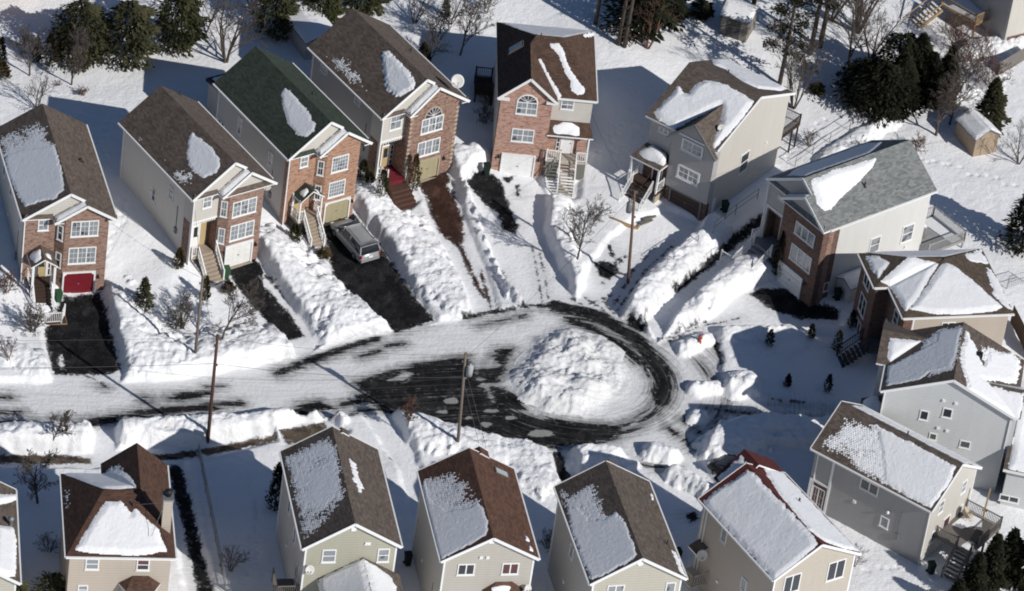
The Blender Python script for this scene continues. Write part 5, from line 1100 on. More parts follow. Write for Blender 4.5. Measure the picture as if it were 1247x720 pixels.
# ---- gabled houses along the lower edge
def gabled(H, W, D, He, Hr, sh, wall, rear, zb=-1.5, v0=.3):
    s = (Hr-He)/(W/2); Lp = [(0, D, Hr), (-W/2, D, He), (-W/2, 0, He), (0, 0, Hr)]; Rp = [(0, 0, Hr), (W/2, 0, He), (W/2, D, He), (0, D, Hr)]
    ro = roof(H, [Lp, Rp], sh); gablewalls(H, W, D, He, Hr, wall, zb, v0)
    w2 = W/2-.3; mb = MB(); mb.prism([(-w2-.02, v0-.06, zb), (w2+.02, v0-.06, zb), (w2+.02, v0-.06, He+s*.3-.15), (0, v0-.06, Hr-.16), (-w2-.02, v0-.06, He+s*.3-.15)], (0, .08, 0)); mb.build('gable_wall', rear, H.root)
    mb = MB(); board(mb, (-W/2, -.03, He), (0, -.03, Hr)); board(mb, (0, -.03, Hr), (W/2, -.03, He)); board(mb, (-W/2, D+.03, He), (0, D+.03, Hr)); board(mb, (0, D+.03, Hr), (W/2, D+.03, He)); mb.build('rake_trim', WHITE, H.root); gutters(H, W, D, He)
    mb = MB()
    for sg in (-1, 1): mb.box((sg*(w2+.03), v0-.07, zb), (sg*(w2-.1), v0-.062, He+.1))
    mb.build('corner_board', WHITE, H.root)
    H.W, H.D, H.He, H.Hr, H.slope = W, D, He, Hr, s
    return ro, Lp, Rp, H.front(v0-.06), H.left(-w2), H.right(w2), np.cross((0, 1., 0), (1, 0, -s))
# J
ro, Lp, Rp, FG, FLf, FRt, nR = gabled(HJ, 7.275, 10.768, 6.025, 8.451, SH_TP, SI_J, SI_CR)
snow_patch(HJ, ro, Lp, [[(1066.9, 517.8), (1083.4, 526), (1135.4, 553.2), (1163.7, 568.6), (1154.3, 591), (1133, 618.2), (1102.3, 602.8), (1076.3, 586.3), (1073.9, 550.9)]], [[(1029, 507.2), (1048, 515.4), (1066.9, 520), (1076, 551), (1080, 590), (1048, 574.5), (1017.2, 553.2), (1000.7, 541.4), (1005.4, 534.3), (1019.6, 524.9)]], th=.10, dens=.62, rag=.15)
snow_patch(HJ, ro, Rp, [[(.9, .3, 7.8), (.7, 10, 8), (3.5, 10.4, 6.1), (3.5, .2, 6.1)]], px=False, rag=.6)
window(HJ, FLf, r=wc(HJ, FLf, (1059, 593), 1.6, .95), cols=2); window(HJ, FLf, r=wc(HJ, FLf, (1077, 636), .75, .95), cols=1, gl=GLC); window(HJ, FLf, r=wc(HJ, FLf, (1071, 669.5), .9, 1.0), cols=1)
mb = MB(); mb.fbox(FLf, -10.4, -8.8, -1.0, 3.2, -.02, .03); mb.build('brick_facing', BR_G, HJ.root)  # flush dark panel: shade of the recessed porch opening put into its colour
mb = MB(); mb.fbox(FLf, -10.45, -10.25, -1.0, 3.25, .02, .1); mb.fbox(FLf, -8.85, -8.65, -1.0, 5.7, .02, .08); mb.fbox(FLf, -10.25, -8.85, 3.05, 3.25, .02, .08); mb.build('porch_trim', WHITE, HJ.root)
window(HJ, FLf, r=(-10.1, -9.0, -.2, 2.7), cols=2, muntin=(1, 3), gl=GLD)
for q in ((1173.3, 593), (1145.8, 617.5), (1168, 623)): window(HJ, FG, r=wc(HJ, FG, q, .75, 1.15), cols=1, sash=2, gl=GLC)
window(HJ, FG, r=wc(HJ, FG, (1137.5, 652), 1.1, 1.1), cols=2); 
a0, a1, z0, z1 = wc(HJ, FG, (1150, 643), .85, 2.0); door(HJ, FG, (a0, a1, z0, z1), RED)
mb = MB(); lp = HJ.fhit(FLf, 1082, 623.5); P = FLf.p(lp[0], lp[1], .1); mb.lathe([(.1, -.1), (.14, 0), (.1, .12), (.03, .16)], P, 8); mb.build('wall_lamp', WHITE, HJ.root)
mb = MB(); mb.box((-1.8, -3.0, 2.3), (2.7, .2, 2.45))
for u in (-1.7, .5, 2.6): mb.box((u-.07, -2.95, -.5), (u+.07, -2.8, 2.4))
mb.build('deck', GREYWOOD, HJ.root)
mb = MB(); rail(mb, (2.65, .1, 2.45), (2.65, -2.95, 2.45), gap=.13); rail(mb, (2.65, -2.95, 2.45), (-.6, -2.95, 2.45), gap=.13); rail(mb, (-1.75, .1, 2.45), (-1.75, -1.7, 2.45), gap=.13); 
rail(mb, (-1.75, -1.75, 2.45), (-3.3, -1.75, .4), gap=.15); rail(mb, (-1.75, -2.95, 2.45), (-3.3, -2.95, .4), gap=.15); mb.build('deck_railing', GREYWOOD, HJ.root)
mb = MB()
for k in range(8): mb.box((-1.8-.2*(k+1), -2.9, 2.15-.25*k), (-1.8-.2*k, -1.8, 2.2-.25*k))
mb.build('deck_stair', GREYWOOD, HJ.root)
dm = MB(); dm.prism([(.3, -.1, 2.5), (2.4, -.2, 2.5), (2.45, -1.5, 2.5), (1.7, -1.9, 2.5), (1.2, -1.2, 2.5), (.4, -.9, 2.5)], (0, 0, -.06)); dm.build('deck_snow', ROOFSNOW, HJ.root); drift(HJ.root, (-.9, -2.3, 2.44), .6, .4, .06, name='deck_snow')
pipe(HJ, (.25, 5, 8.3), .35, .06)
# K
ro, Lp, Rp, FG, FLf, FRt, nR = gabled(HK, 7.669, 9.995, 8.0, 10.118, SH_RD, SI_KG, SI_K)
snow_patch(HK, ro, Lp, [[(857.5, 610), (870, 600), (910, 573.8), (917.5, 576.3), (990, 652.5), (993.8, 662.5), (992.5, 667.5), (943.8, 706.3), (860, 617.5)]], th=.16, rag=.16)
snow_patch(HK, ro, Rp, [[(927.5, 565), (945, 567.5), (1045, 671.3), (1025, 667.5), (1005, 660), (985, 645), (950, 602.5), (935, 580)]], th=.14, rag=.2)
kr = roof(HK, [[(.9, 9.6, 10.0), (.9, 11.6, 10.0), (-1.5, 11.6, 8.0), (-1.5, 9.6, 8.0)], [(.9, 11.6, 10.0), (.9, 9.6, 10.0), (3.83, 9.9, 8.0), (3.9, 11.6, 8.0)]], SH_RD, .15, 'front_gable_roof')
snow_patch(HK, kr, [(.9, 9.6, 10.0), (.9, 11.6, 10.0), (-1.5, 11.6, 8.0), (-1.5, 9.6, 8.0)], [[(.5, 10, 9.6), (.5, 11.3, 9.6), (-1.3, 11.3, 8.2), (-1.3, 10, 8.2)]], px=False)
mb = MB(); mb.box((-1.3, 9.4, -1), (3.5, 11.2, 7.95)); mb.build('front_wall', SI_KG, HK.root)
window(HK, FLf, r=wc(HK, FLf, (882, 652), .7, 1.2), cols=1, gl=GLC); window(HK, FLf, r=wc(HK, FLf, (906, 712), .7, 1.1), cols=1, gl=GLC); window(HK, FG, (956, 703), (972, 718.5), 2, 1); window(HK, FG, (1009.5, 686), (1026, 702), 2, 1)
dish(HK, HK.hit(855, 676, (-4.1, 0, 0), (1., 0, 0)), (-.4, -.85, .35), .42, HK.hit(851, 680, (-3.5, 0, 0), (1., 0, 0))); pipe(HK, HK.hit(973, 612, (0, 0, 10.118), nR)+(0, 0, .1), .3, .07)
downspout(HK, [(-3.6, 9.0, 7.8), (-3.6, 9.0, -.5)])
kp = MB(); kp.box((-5.0, 7.6, 1.6), (-3.6, 9.6, 1.75)); rail(kp, (-4.95, 7.65, 1.75), (-4.95, 9.5, 1.75), gap=.2); rail(kp, (-4.95, 7.65, 1.75), (-3.6, 7.65, 1.75), gap=.2); kp.build('side_porch', plain('pale_boards', (.45, .40, .34), .85, .3), HK.root)
ko = roof(HK, [[(-4.5, 8.2, 4.2), (-3.5, 8.2, 4.6), (-3.5, 9.4, 4.6), (-4.5, 9.4, 4.2)]], SH_TP, .12, 'porch_roof')
# L
ro, Lp, Rp, FG, FLf, FRt, nR = gabled(HL, 7.187, 10.996, 8.0, 10.158, SH_TP, SI_GY, SI_L)
snow_patch(HL, ro, Lp, [[(749.7, 623.2), (763.8, 639.7), (776.8, 675), (763.8, 684.5), (719, 708), (695.4, 644.4), (689, 618), (704.8, 617), (716.6, 632.6), (737.9, 632.2)]], [[(680, 598.4), (690, 597), (695, 603), (721.4, 588.9), (731.8, 610), (738, 632.6), (716.6, 636), (704.8, 622), (688, 618)]], dens=.55, rag=.25)
snow_patch(HL, ro, Rp, [[(818, 670.4), (822.9, 672.7), (834.7, 701), (828.8, 697.5)], [(792, 602), (794.5, 602), (796, 608), (794, 608)]], rag=.2)
window(HL, FG, (740.2, 713), (758.5, 727), 2, 1, gl=GLC); window(HL, FG, (811.5, 709.5), (820.5, 725), 1, 1, gl=GLC)
window(HL, FLf, r=(-6.2, -5.4, 5.6, 6.7), cols=1, gl=GLC); a0, _ = HL.fhit(FLf, 703, 712); door(HL, FLf, (-2.3, -1.2, 2.3, 5.2), BLACK)
mb = MB(); q = HL.fhit(FG, 779.7, 686); P = FG.p(q[0], q[1], 0); 
N = 14; mb.prism([(P[0]+.22*math.cos(2*math.pi*k/N), P[1]-.06, P[2]+.22*math.sin(2*math.pi*k/N)) for k in range(N)], (0, .1, 0)); mb.build('gable_vent', WHITE, HL.root)
nt_ = MB(); slab(nt_, [(.35, 10.9, 9.95), (.35, 11.5, 9.95), (.95, 11.5, 9.6), (.95, 10.9, 9.6)], .12); slab(nt_, [(.35, 11.5, 9.95), (.35, 10.9, 9.95), (-.2, 10.9, 9.6), (-.2, 11.5, 9.6)], .12); nt_.build('front_gable_roof', [SH_TP, WHITE], HL.root)
pipe(HL, HL.hit(812.5, 663, (0, 0, 10.158), nR), .35, .06); pipe(HL, HL.hit(794, 608, (0, 0, 10.158), nR), .25, .06, WHITE)
# M
ro, Lp, Rp, FG, FLf, FRt, nR = gabled(HM, 7.151, 10.189, 8.0, 10.054, SH_RB, SI_BG, SI_M)
snow_patch(HM, ro, Lp, [[(582.5, 611.3), (590, 620), (593.8, 645), (590, 652.5), (537.5, 681.3), (522.5, 635), (515.5, 605), (514, 587.5), (518, 584), (526, 610), (545, 623), (572.5, 617.5)]], [[(515, 584), (552.5, 572.5), (572.5, 585), (585, 610), (572.5, 618.8), (540, 625), (517.5, 605)]], dens=.55, rag=.2)
for r_ in (((558, 687), (577, 699.8)), ((612, 686), (630.5, 699))): window(HM, FG, *r_, 2, 1, gl=glass('window_glass_redcurtain', (.03, .03, .04), .2, (.10, .03, .03)))
vents(HM, FG, (585.5, 679), (593.5, 679)); mb = MB(); q = HM.fhit(FG, 599, 657.5); mb.fbox(FG, q[0]-.18, q[0]+.18, q[1]-.3, q[1]+.1, -.02, .06); mb.build('gable_vent', WHITE, HM.root)
sR = HM.slope; nn = np.array((sR, 0, 1.))/math.hypot(sR, 1); tt = np.array((1, 0, -sR))/math.hypot(sR, 1); q = HM.hit(610.3, 576.3, (0, 0, 10.054), nR); skylight(HM, q, tt, np.array((0, 1., 0)), nn, .62, .33)
for p_ in ((642, 656.5), (646.5, 668.5)): q = HM.hit(*p_, (0, 0, 10.054), nR); drift(ro, q, .16, .3, .1, 0, (-sR, 0))
nt_ = MB(); slab(nt_, [(.9, 10.0, 9.7), (.9, 10.8, 9.7), (1.6, 10.8, 9.2), (1.6, 10.0, 9.2)], .12); slab(nt_, [(.9, 10.8, 9.7), (.9, 10.0, 9.7), (.3, 10.0, 9.3), (.3, 10.8, 9.3)], .12); nt_.build('front_gable_roof', [SH_RB, WHITE], HM.root)
mbay = MB(); Z = 5.0; mbay.prism([(-.1, .25, Z), (.3, -.35, Z), (2.3, -.35, Z), (2.7, .25, Z)], (0, 0, -5)); mbay.build('bay', SI_M, HM.root)
br_ = roof(HM, [[(-.25, .22, Z), (.2, -.5, Z), (.7, .22, Z+.75)], [(.2, -.5, Z), (2.4, -.5, Z), (1.9, .22, Z+.75), (.7, .22, Z+.75)], [(2.4, -.5, Z), (2.85, .22, Z), (1.9, .22, Z+.75)]], SH_RB, .1, 'bay_roof'); drift(br_, (1.1, -.2, Z+.32), .65, .24, .2, 0, (0, 1.0))
dish(HM, (3.0, -.2, 5.4), (.35, -.85, .4), .3, (3.0, .2, 5.2))
# N
ro, Lp, Rp, FG, FLf, FRt, nR = gabled(HN, 7.196, 11.031, 8.0, 10.237, SH_TP, SI_GY, SI_YE)
snow_patch(HN, ro, Lp, [], [[(346, 557), (398.8, 532), (408, 542), (423, 603.3), (404.6, 628), (374, 658), (368, 650)]], dens=.74, rag=.15)
snow_patch(HN, ro, Rp, [[(425, 558), (432.3, 564), (436, 580), (443, 594.6), (438, 599), (432.3, 585.8), (430, 572)]], rag=.4)
window(HN, FG, (393, 669.5), (408, 684.4), 1, 2, gl=GLC); window(HN, FG, (460.6, 668.3), (473, 684), 1, 2, gl=GLC); vents(HN, FG, (446, 662), (449, 662))
mb = MB(); q = HN.fhit(FG, 431, 642.5); mb.fbox(FG, q[0]-.18, q[0]+.18, q[1]-.3, q[1]+.1, -.02, .06); mb.build('gable_vent', WHITE, HN.root)
dish(HN, HN.hit(377, 694, (0, -.15, 0), (0, 1., 0)), (.1, -.9, .4), .34, HN.hit(372, 696, (0, .2, 0), (0, 1., 0)))
window(HN, FLf, r=(-4.6, -3.9, 5.0, 6.4), cols=1); window(HN, FLf, r=(-7.6, -6.8, 5.4, 6.8), cols=1); window(HN, FLf, r=(-2.2, -1.6, 3.6, 5.0), cols=1)
lz = 6.9; lu = .95
Ln = [(lu, .22, lz), (lu, -4.5, lz), (-2.2, -4.5, 5.0), (-2.2, .22, 5.0)][::-1]; Ln2 = [(lu, -4.5, lz), (lu, .22, lz), (3.75, .22, 5.2), (3.75, -4.5, 5.2)][::-1]
lo_ = roof(HN, [Ln, Ln2], SH_TP, .15, 'sunroom_roof'); snow_patch(HN, lo_, Ln, [[(lu, .1, lz), (lu, -4.5, lz), (-2.1, -4.5, 5.0), (-2.1, .1, 5.0)]], px=False, th=.16); snow_patch(HN, lo_, Ln2, [[(lu, 0, lz), (lu, -4.5, lz), (3.2, -4.5, 5.3), (2.9, -.6, 5.4)]], px=False, th=.16)
mb = MB(); mb.prism([(-1.9, -4.2, -1), (3.45, -4.2, -1), (3.45, -4.2, 5.2), (lu, -4.2, 6.7), (-1.9, -4.2, 5.0)], (0, 4.4, 0)); mb.build('sunroom_wall', SI_YE, HN.root)
mb = MB(); mb.box((-5.0, .6, 2.9), (-3.4, 2.6, 3.05)); rail(mb, (-4.95, .65, 3.05), (-3.4, .65, 3.05), gap=.13); rail(mb, (-4.95, 2.55, 3.05), (-4.95, .65, 3.05), gap=.13); mb.build('side_deck', GREYWOOD, HN.root)
nt_ = MB(); slab(nt_, [(.75, 10.7, 9.95), (.75, 11.3, 9.95), (1.3, 11.3, 9.6), (1.3, 10.7, 9.6)], .12); slab(nt_, [(.75, 11.3, 9.95), (.75, 10.7, 9.95), (.2, 10.7, 9.6), (.2, 11.3, 9.6)], .12); nt_.build('front_gable_roof', [SH_TP, WHITE], HN.root)

# ---- O
W_, D_, He, Hr = 7.737, 9.206, 7.5, 9.508; hw = W_/2; uL, vr, uR, Dw, wl = -1.101, 5.114, 1.512, 10.433, -.952
Fp = [(-hw, 0, He), (hw, 0, He), (uR, vr, Hr), (uL, vr, Hr)]; Lp = [(-hw, D_, He), (-hw, 0, He), (uL, vr, Hr)]
kb = (Hr-He)/(D_-vr); kw = (Hr-He)/(uR-wl); vv = D_
Rp = [(hw, 0, He), (hw, Dw, He), (uR, Dw, Hr), (uR, vr, Hr)]; Bp = [(-hw, D_, He), (uL, vr, Hr), (uR, vr, Hr), (wl, D_, He)]
Wl = [(uR, vr, Hr), (uR, Dw, Hr), (wl, Dw, He), (wl, D_, He)]
ro = roof(HO, [Fp, Lp, Rp, Bp, Wl], SH_DB)
mb = MB(); mb.box((-hw+.3, .3, -1.5), (hw-.3, D_-.3, He-.03)); mb.prism([(wl+.25, D_-.5, -1.5), (hw-.3, D_-.5, -1.5), (hw-.3, D_-.5, He+.1), (uR, D_-.5, Hr-.2), (wl+.25, D_-.5, He+.1)], (0, Dw-.3-D_+.5, 0)); mb.build('wall', SI_O, HO.root)
mb = MB(); mb.box((-hw, -.1, He-.15), (hw, -.003, He-.02)); mb.box((hw+.003, -.0, He-.15), (hw+.1, Dw, He-.02)); mb.box((-hw-.1, 0, He-.15), (-hw-.003, D_, He-.02)); mb.build('gutter', WHITE, HO.root)
FG = HO.front(.3); curt = glass('window_glass_redcurtain', (.03, .03, .04), .2, (.10, .03, .03))
window(HO, FG, (104.6, 680), (120, 693.5), 1, 2, gl=GLC); window(HO, FG, (167, 681), (181.4, 694.5), 1, 2, gl=curt); window(HO, FG, (95, 712.5), (106.5, 724), 1, 2, gl=GLC)
Z = 4.9; mbay = MB(); mbay.prism([(.15, .25, Z), (.6, -.5, Z), (2.4, -.5, Z), (2.85, .25, Z)], (0, 0, -6)); mbay.build('bay', SI_O, HO.root)
roof(HO, [[(0, .28, Z), (.5, -.65, Z), (1.0, .28, Z+.7)], [(.5, -.65, Z), (2.5, -.65, Z), (2.1, .28, Z+.7), (1.0, .28, Z+.7)], [(2.5, -.65, Z), (3.0, .28, Z), (2.1, .28, Z+.7)]], SH_DB, .1, 'bay_roof')
FB2 = HO.front(-.5)
window(HO, FB2, r=(.75, 1.4, 3.1, 4.6), cols=1, gl=curt); window(HO, FB2, r=(1.55, 2.25, 3.1, 4.6), cols=1)
mb = MB(); cu, cv = 3.25, 2.85; mb.m = 0; mb.box((cu-.33, cv-.42, -1), (cu+.33, cv+.42, 10.7)); mb.m = 1; mb.box((cu-.40, cv-.5, 10.72), (cu+.40, cv+.5, 10.86)); mb.m = 2; mb.lathe([(.22, 10.85), (.22, 11.15), (.3, 11.17), (.3, 11.32), (.05, 11.42)], (cu, cv, 0), 10)
ch = mb.build('chimney', [SI_O, METAL, BLACK], HO.root)
mb = MB(); mb.bar((cu-.33, cv, 10.2), (cu-2.0, cv+1.2, 9.0), .025, .025); mb.bar((cu-.33, cv-.3, 10.0), (cu-1.1, cv-1.6, 8.45), .025, .025); mb.build('chimney_stay', METAL, ch)
snow_patch(HO, ro, Fp, [[(92.2, 669.8), (110.7, 638.2), (129.2, 611.3), (147.6, 611.8), (159.5, 626.3), (164.8, 619.7), (192.5, 646), (202.5, 671.2), (168.7, 676.4), (116, 673.8)]], th=.2, rag=.1)
bs = [(80, 578), (86.5, 574), (126.5, 577.5), (136, 572), (143, 571.5), (155.5, 577.5), (167.4, 594), (139.7, 596), (123.9, 594.6)]
snow_patch(HO, ro, Bp, [bs], th=.16, rag=.1); snow_patch(HO, ro, Wl, [bs], [[(128, 566), (146, 562), (150, 574), (132, 574)]], th=.16, rag=.1, dens=.45)
snow_patch(HO, ro, Lp, [], [[(78, 592), (84, 592), (86, 615), (80, 628)]], dens=.4)
pipe(HO, HO.hit(162, 616, (0, 0, He), np.cross((1., 0, 0), (0, 1, (Hr-He)/vr))), .35, .06)

# ---- P, R, Q : houses cut by the frame
HP_ = House('siding_house', 'house cut by the left edge, only its brown roof corner with snow showing', HO.w(-10.6, -2.4)[0], HO.w(-10.6, -2.4)[1], .204)
ro, Lp, Rp, FG, FLf, FRt, nR = gabled(HP_, 7.0, 10.3, 7.0, 9.0, SH_TP, SI_O, SI_L)
snow_patch(HP_, ro, Rp, [[(-5, 640), (16, 643), (20, 660), (18.5, 702), (-10, 704)], [(-5, 603), (21, 602), (22, 608), (-5, 616)]], th=.2, rag=.1)
q = HP_.hit(13, 640, (0, 0, 9), nR); mb = MB(); mb.lathe([(.14, -.2), (.14, .5), (.22, .52), (.22, .7), (.05, .8)], q, 10); mb.build('vent_pipe', METAL, HP_.root)
HR_ = House('siding_house', 'grey sided house at the right edge with a snow covered roof and twin low windows', 39.2, -18.2, -.10)
mb = MB(); mb.box((0, 0, -1), (11, 7, 4.2)); mb.build('wall', SI_I, HR_.root)
pl = [(-.35, -.35, 4.2), (11, -.35, 4.2), (11, 4.5, 6.8), (-.35, 4.5, 6.8)]; ro = roof(HR_, [pl, [(-.35, 4.5, 6.8), (11, 4.5, 6.8), (11, 8, 4.2), (-.35, 8, 4.2)]], SH_TP); snow_patch(HR_, ro, pl, [[(0, -.2, 4.2), (11, -.2, 4.2), (11, 4.5, 6.8), (0, 4.5, 6.8)]], px=False, th=.22, rag=.05)
mb = MB(); mb.prism([(0, .1, 4.15), (0, 6.9, 4.15), (0, 4.5, 6.55)], (.3, 0, 0)); mb.build('gable_wall', SI_I, HR_.root)
mb = MB(); mb.box((-.36, -.46, 4.03), (11, -.353, 4.17)); mb.build('gutter', WHITE, HR_.root)
FGr = HR_.front(0); window(HR_, FGr, (1218, 601), (1240, 613.5), 2, 1)
HQ = House('siding_house', 'house in the upper right corner with cream wall, raised tan deck and outdoor stair', 39.0, 43.9, .62)
mb = MB(); mb.box((.02, .02, -1), (9, 9, 7.5)); mb.build('wall', SI_GY, HQ.root); mb = MB(); mb.box((.0, -.02, 3.2), (9, .3, 7.52)); mb.build('upper_front_wall', SI_CR, HQ.root); mb = MB(); mb.box((.3, -.05, -1), (9, .25, 3.1)); mb.build('brick_facing', BR_G, HQ.root)
mb = MB(); slab(mb, [(-.4, -.4, 7.6), (9.4, -.4, 7.6), (9.4, 4.5, 9.8), (-.4, 4.5, 9.8)]); slab(mb, [(-.4, 4.5, 9.8), (9.4, 4.5, 9.8), (9.4, 9.4, 7.6), (-.4, 9.4, 7.6)]); mb.build('roof', [SH_TP, WHITE], HQ.root)
dk = MB(); c0 = np.array((36.3, 44.7)); c1 = np.array((38.6, 47.2)); c2 = np.array((33.2, 47.2))
q0, q1, q2 = [HQ.l((c_[0], c_[1], 0)) for c_ in (c0, c1, c2)]; q3 = q2+(q1-q0)
dk.prism([(p[0], p[1], 3.5) for p in (q0, q1, q3, q2)], (0, 0, -.18)); rail(dk, (q0[0], q0[1], 3.5), (q1[0], q1[1], 3.5), gap=.12); rail(dk, (q0[0], q0[1], 3.5), (q2[0], q2[1], 3.5), gap=.12)
for p in (q0, q2, (q0+q2)/2): dk.box((p[0]-.08, p[1]-.08, 0), (p[0]+.08, p[1]+.08, 3.5))
dk.build('deck', TANWOOD, HQ.root); 
dm = MB(); dm.prism([(p[0], p[1], 3.58) for p in (q0+(q3-q0)*.12, q0+(q1-q0)*.85, q3, q2)], (0, 0, -.07)); dm.build('deck_snow', ROOFSNOW, HQ.root)
st_ = MB(); sn_ = MB(); A0 = HQ.l((33.0, 47.0, 0)); A1 = HQ.l((30.6, 45.2, 0)); dr = (A1-A0); Lr = np.linalg.norm(dr[:2]); dr /= Lr; pr_ = np.array((-dr[1], dr[0], 0))
for off in (-.75, .0, .75):
    st_.bar(A0+pr_*off+(0, 0, 3.4), A1+pr_*off+(0, 0, 1.6), .1, .3); st_.bar(A0+pr_*off+(0, 0, 4.2), A1+pr_*off+(0, 0, 2.4), .08, .1) if off else None
for k in range(9):
    p = A0+(A1-A0)*(k+.5)/9+np.array((0, 0, 3.5-1.8*(k+.5)/9)); st_.bar(p-pr_*.75, p+pr_*.75, .26, .06); sn_.bar(p-pr_*.65+(0, 0, .06), p+pr_*.65+(0, 0, .06), .2, .06)
st_.build('outdoor_stair', TANWOOD, HQ.root); sn_.build('stair_snow', ROOFSNOW, HQ.root)
HT = House('tan_house', 'corner of a tan wooden building at the upper left edge', -52, 24.8, .16)
mb = MB(); mb.box((0, 1.0, 1), (9.6, 8, 8)); mb.build('wall', siding('tan_boards', (.36, .22, .10)), HT.root); mb = MB(); mb.box((0, .8, 2.5), (9.8, .98, 2.9)); mb.build('ledge', TANWOOD, HT.root)
# ------------------------------------------------------------------ trees and shrubs
BARK = plain('grey_brown_bark', (.085, .068, .055), .95, .3, 3); TWIG = plain('grey_twigs', (.115, .095, .082), .95, .3, 3); RTWIG = plain('reddish_twigs', (.135, .080, .062), .95, .3, 3)
NEED = leafmat('spruce_needles', (.036, .040, .022), (.085, .080, .042)); NEED2 = leafmat('olive_needles', (.040, .048, .022), (.085, .082, .040)); NEED3 = leafmat('dark_needles', (.015, .017, .011), (.034, .036, .020)); CEDB = leafmat('brown_cedar', (.060, .048, .022), (.11, .075, .035)); CEDG = leafmat('dull_cedar', (.045, .045, .020), (.075, .07, .03))
def twig(mb, pts, rs):
    i0 = len(mb.v); dx, dy, dz = pts[-1]-pts[0]; L = math.sqrt(dx*dx+dy*dy+dz*dz)+1e-9; dx /= L; dy /= L; dz /= L
    ax, ay, az = (dy, -dx, 0) if abs(dz) < .95 else (1, 0, 0); l = math.sqrt(ax*ax+ay*ay+az*az); ax /= l; ay /= l; az /= l
    bx, by, bz = dy*az-dz*ay, dz*ax-dx*az, dx*ay-dy*ax
    for p, r in zip(pts, rs):
        x, y, z = p
        for c, s in ((1, 0), (-.5, .866), (-.5, -.866)): mb.v.append((x+(ax*c+bx*s)*r, y+(ay*c+by*s)*r, z+(az*c+bz*s)*r))
    for k in range(len(pts)-1):
        for j in range(3):
            j2 = (j+1) % 3; mb.f.append((i0+k*3+j, i0+k*3+j2, i0+k*3+3+j2, i0+k*3+3+j)); mb.mi.append(mb.m); mb.sm.append(True)
TREEC = {}
def bare_tree(px, py, h, spread, label, cat='bare tree', name='bare_tree', seed=0, stems=1, trunk=.35, depth=4, mat=None, group='leafless trees and shrubs', rad=None, z=None, lean=(0, 0)):
    p = gs(px, py); r_ = random.Random(seed*91+int(px)); mat = mat or TWIG
    key = (stems, depth, mat.name, spread > 1.05, seed % 2, lean) if (stems >= 3 and depth <= 4) else None
    root = empty(name, p, r_.random()*6.283, label, cat, group)
    if key in TREEC:
        m1, m2, h0 = TREEC[key]; k = h/h0; root.scale = (k, k, k)
        link('trunk', m1, root); link('crown', m2, root); return root
    tm, cm = MB(), MB(); rad = rad or h*.017
    def grow(pos, d, L, r, lev, mb):
        n = 4 if lev < 2 else 2; pts = [pos]; rs = [r]; q = np.array(pos); dd = np.array(d)
        for k in range(n):
            dd = dd+np.array([r_.gauss(0, .10) for _ in range(3)])+np.array((0, 0, .05*(lev > 0))); dd /= np.linalg.norm(dd); q = q+dd*L/n; pts.append(q.copy()); rs.append(max(r*(1-.6*(k+1)/n), .012 if stems == 1 else .011))
        (mb.tube(pts, rs, 5 if lev == 0 else 4, cap=False) if lev < 2 else twig(mb, pts, rs))
        if lev >= depth: return
        m = ([6, 6, 5, 5] if stems == 1 else [5, 4, 4, 3])[min(lev, 3)] if lev else (11 if stems == 1 else 5)
        for k in range(m):
            t = .2+.8*(k+r_.random())/m if lev else .18+.8*(k+r_.random()*.7)/m
            i = min(int(t*n), n-1); f = t*n-i; b = pts[i]+(pts[i+1]-pts[i])*f; br = rs[i]+(rs[i+1]-rs[i])*f
            ax = pts[i+1]-pts[i]; ax /= np.linalg.norm(ax); an = r_.random()*6.283+k*2.4
            s1 = np.cross(ax, (0.3, .2, 1.)); s1 /= np.linalg.norm(s1); s2 = np.cross(ax, s1); ang = r_.uniform(.5, .95)*(1 if lev else spread*1.05)
            nd = ax*math.cos(ang)+(s1*math.cos(an)+s2*math.sin(an))*math.sin(ang)+np.array((0, 0, .12)); nd /= np.linalg.norm(nd)
            grow(b, nd, L*r_.uniform(.42, .62)*(1.05-.35*t if lev else 1.25-.45*t), max(br*.6, .012 if stems == 1 else .011), lev+1, cm)
    for s in range(stems):
        a = 6.283*s/stems+seed; d = np.array((lean[0]+(.28*math.cos(a) if stems > 1 else 0), lean[1]+(.28*math.sin(a) if stems > 1 else 0), 1.)); d /= np.linalg.norm(d)
        grow(np.array((.08*math.cos(a)*(stems > 1), .08*math.sin(a)*(stems > 1), -.15)), d, h*r_.uniform(.72, .85), rad, 0, tm)
    o1 = tm.build('trunk', BARK if mat is TWIG else mat, root, uv=False); o2 = cm.build('crown', mat, root, uv=False)
    if key: TREEC[key] = (o1.data, o2.data, h)
    return root
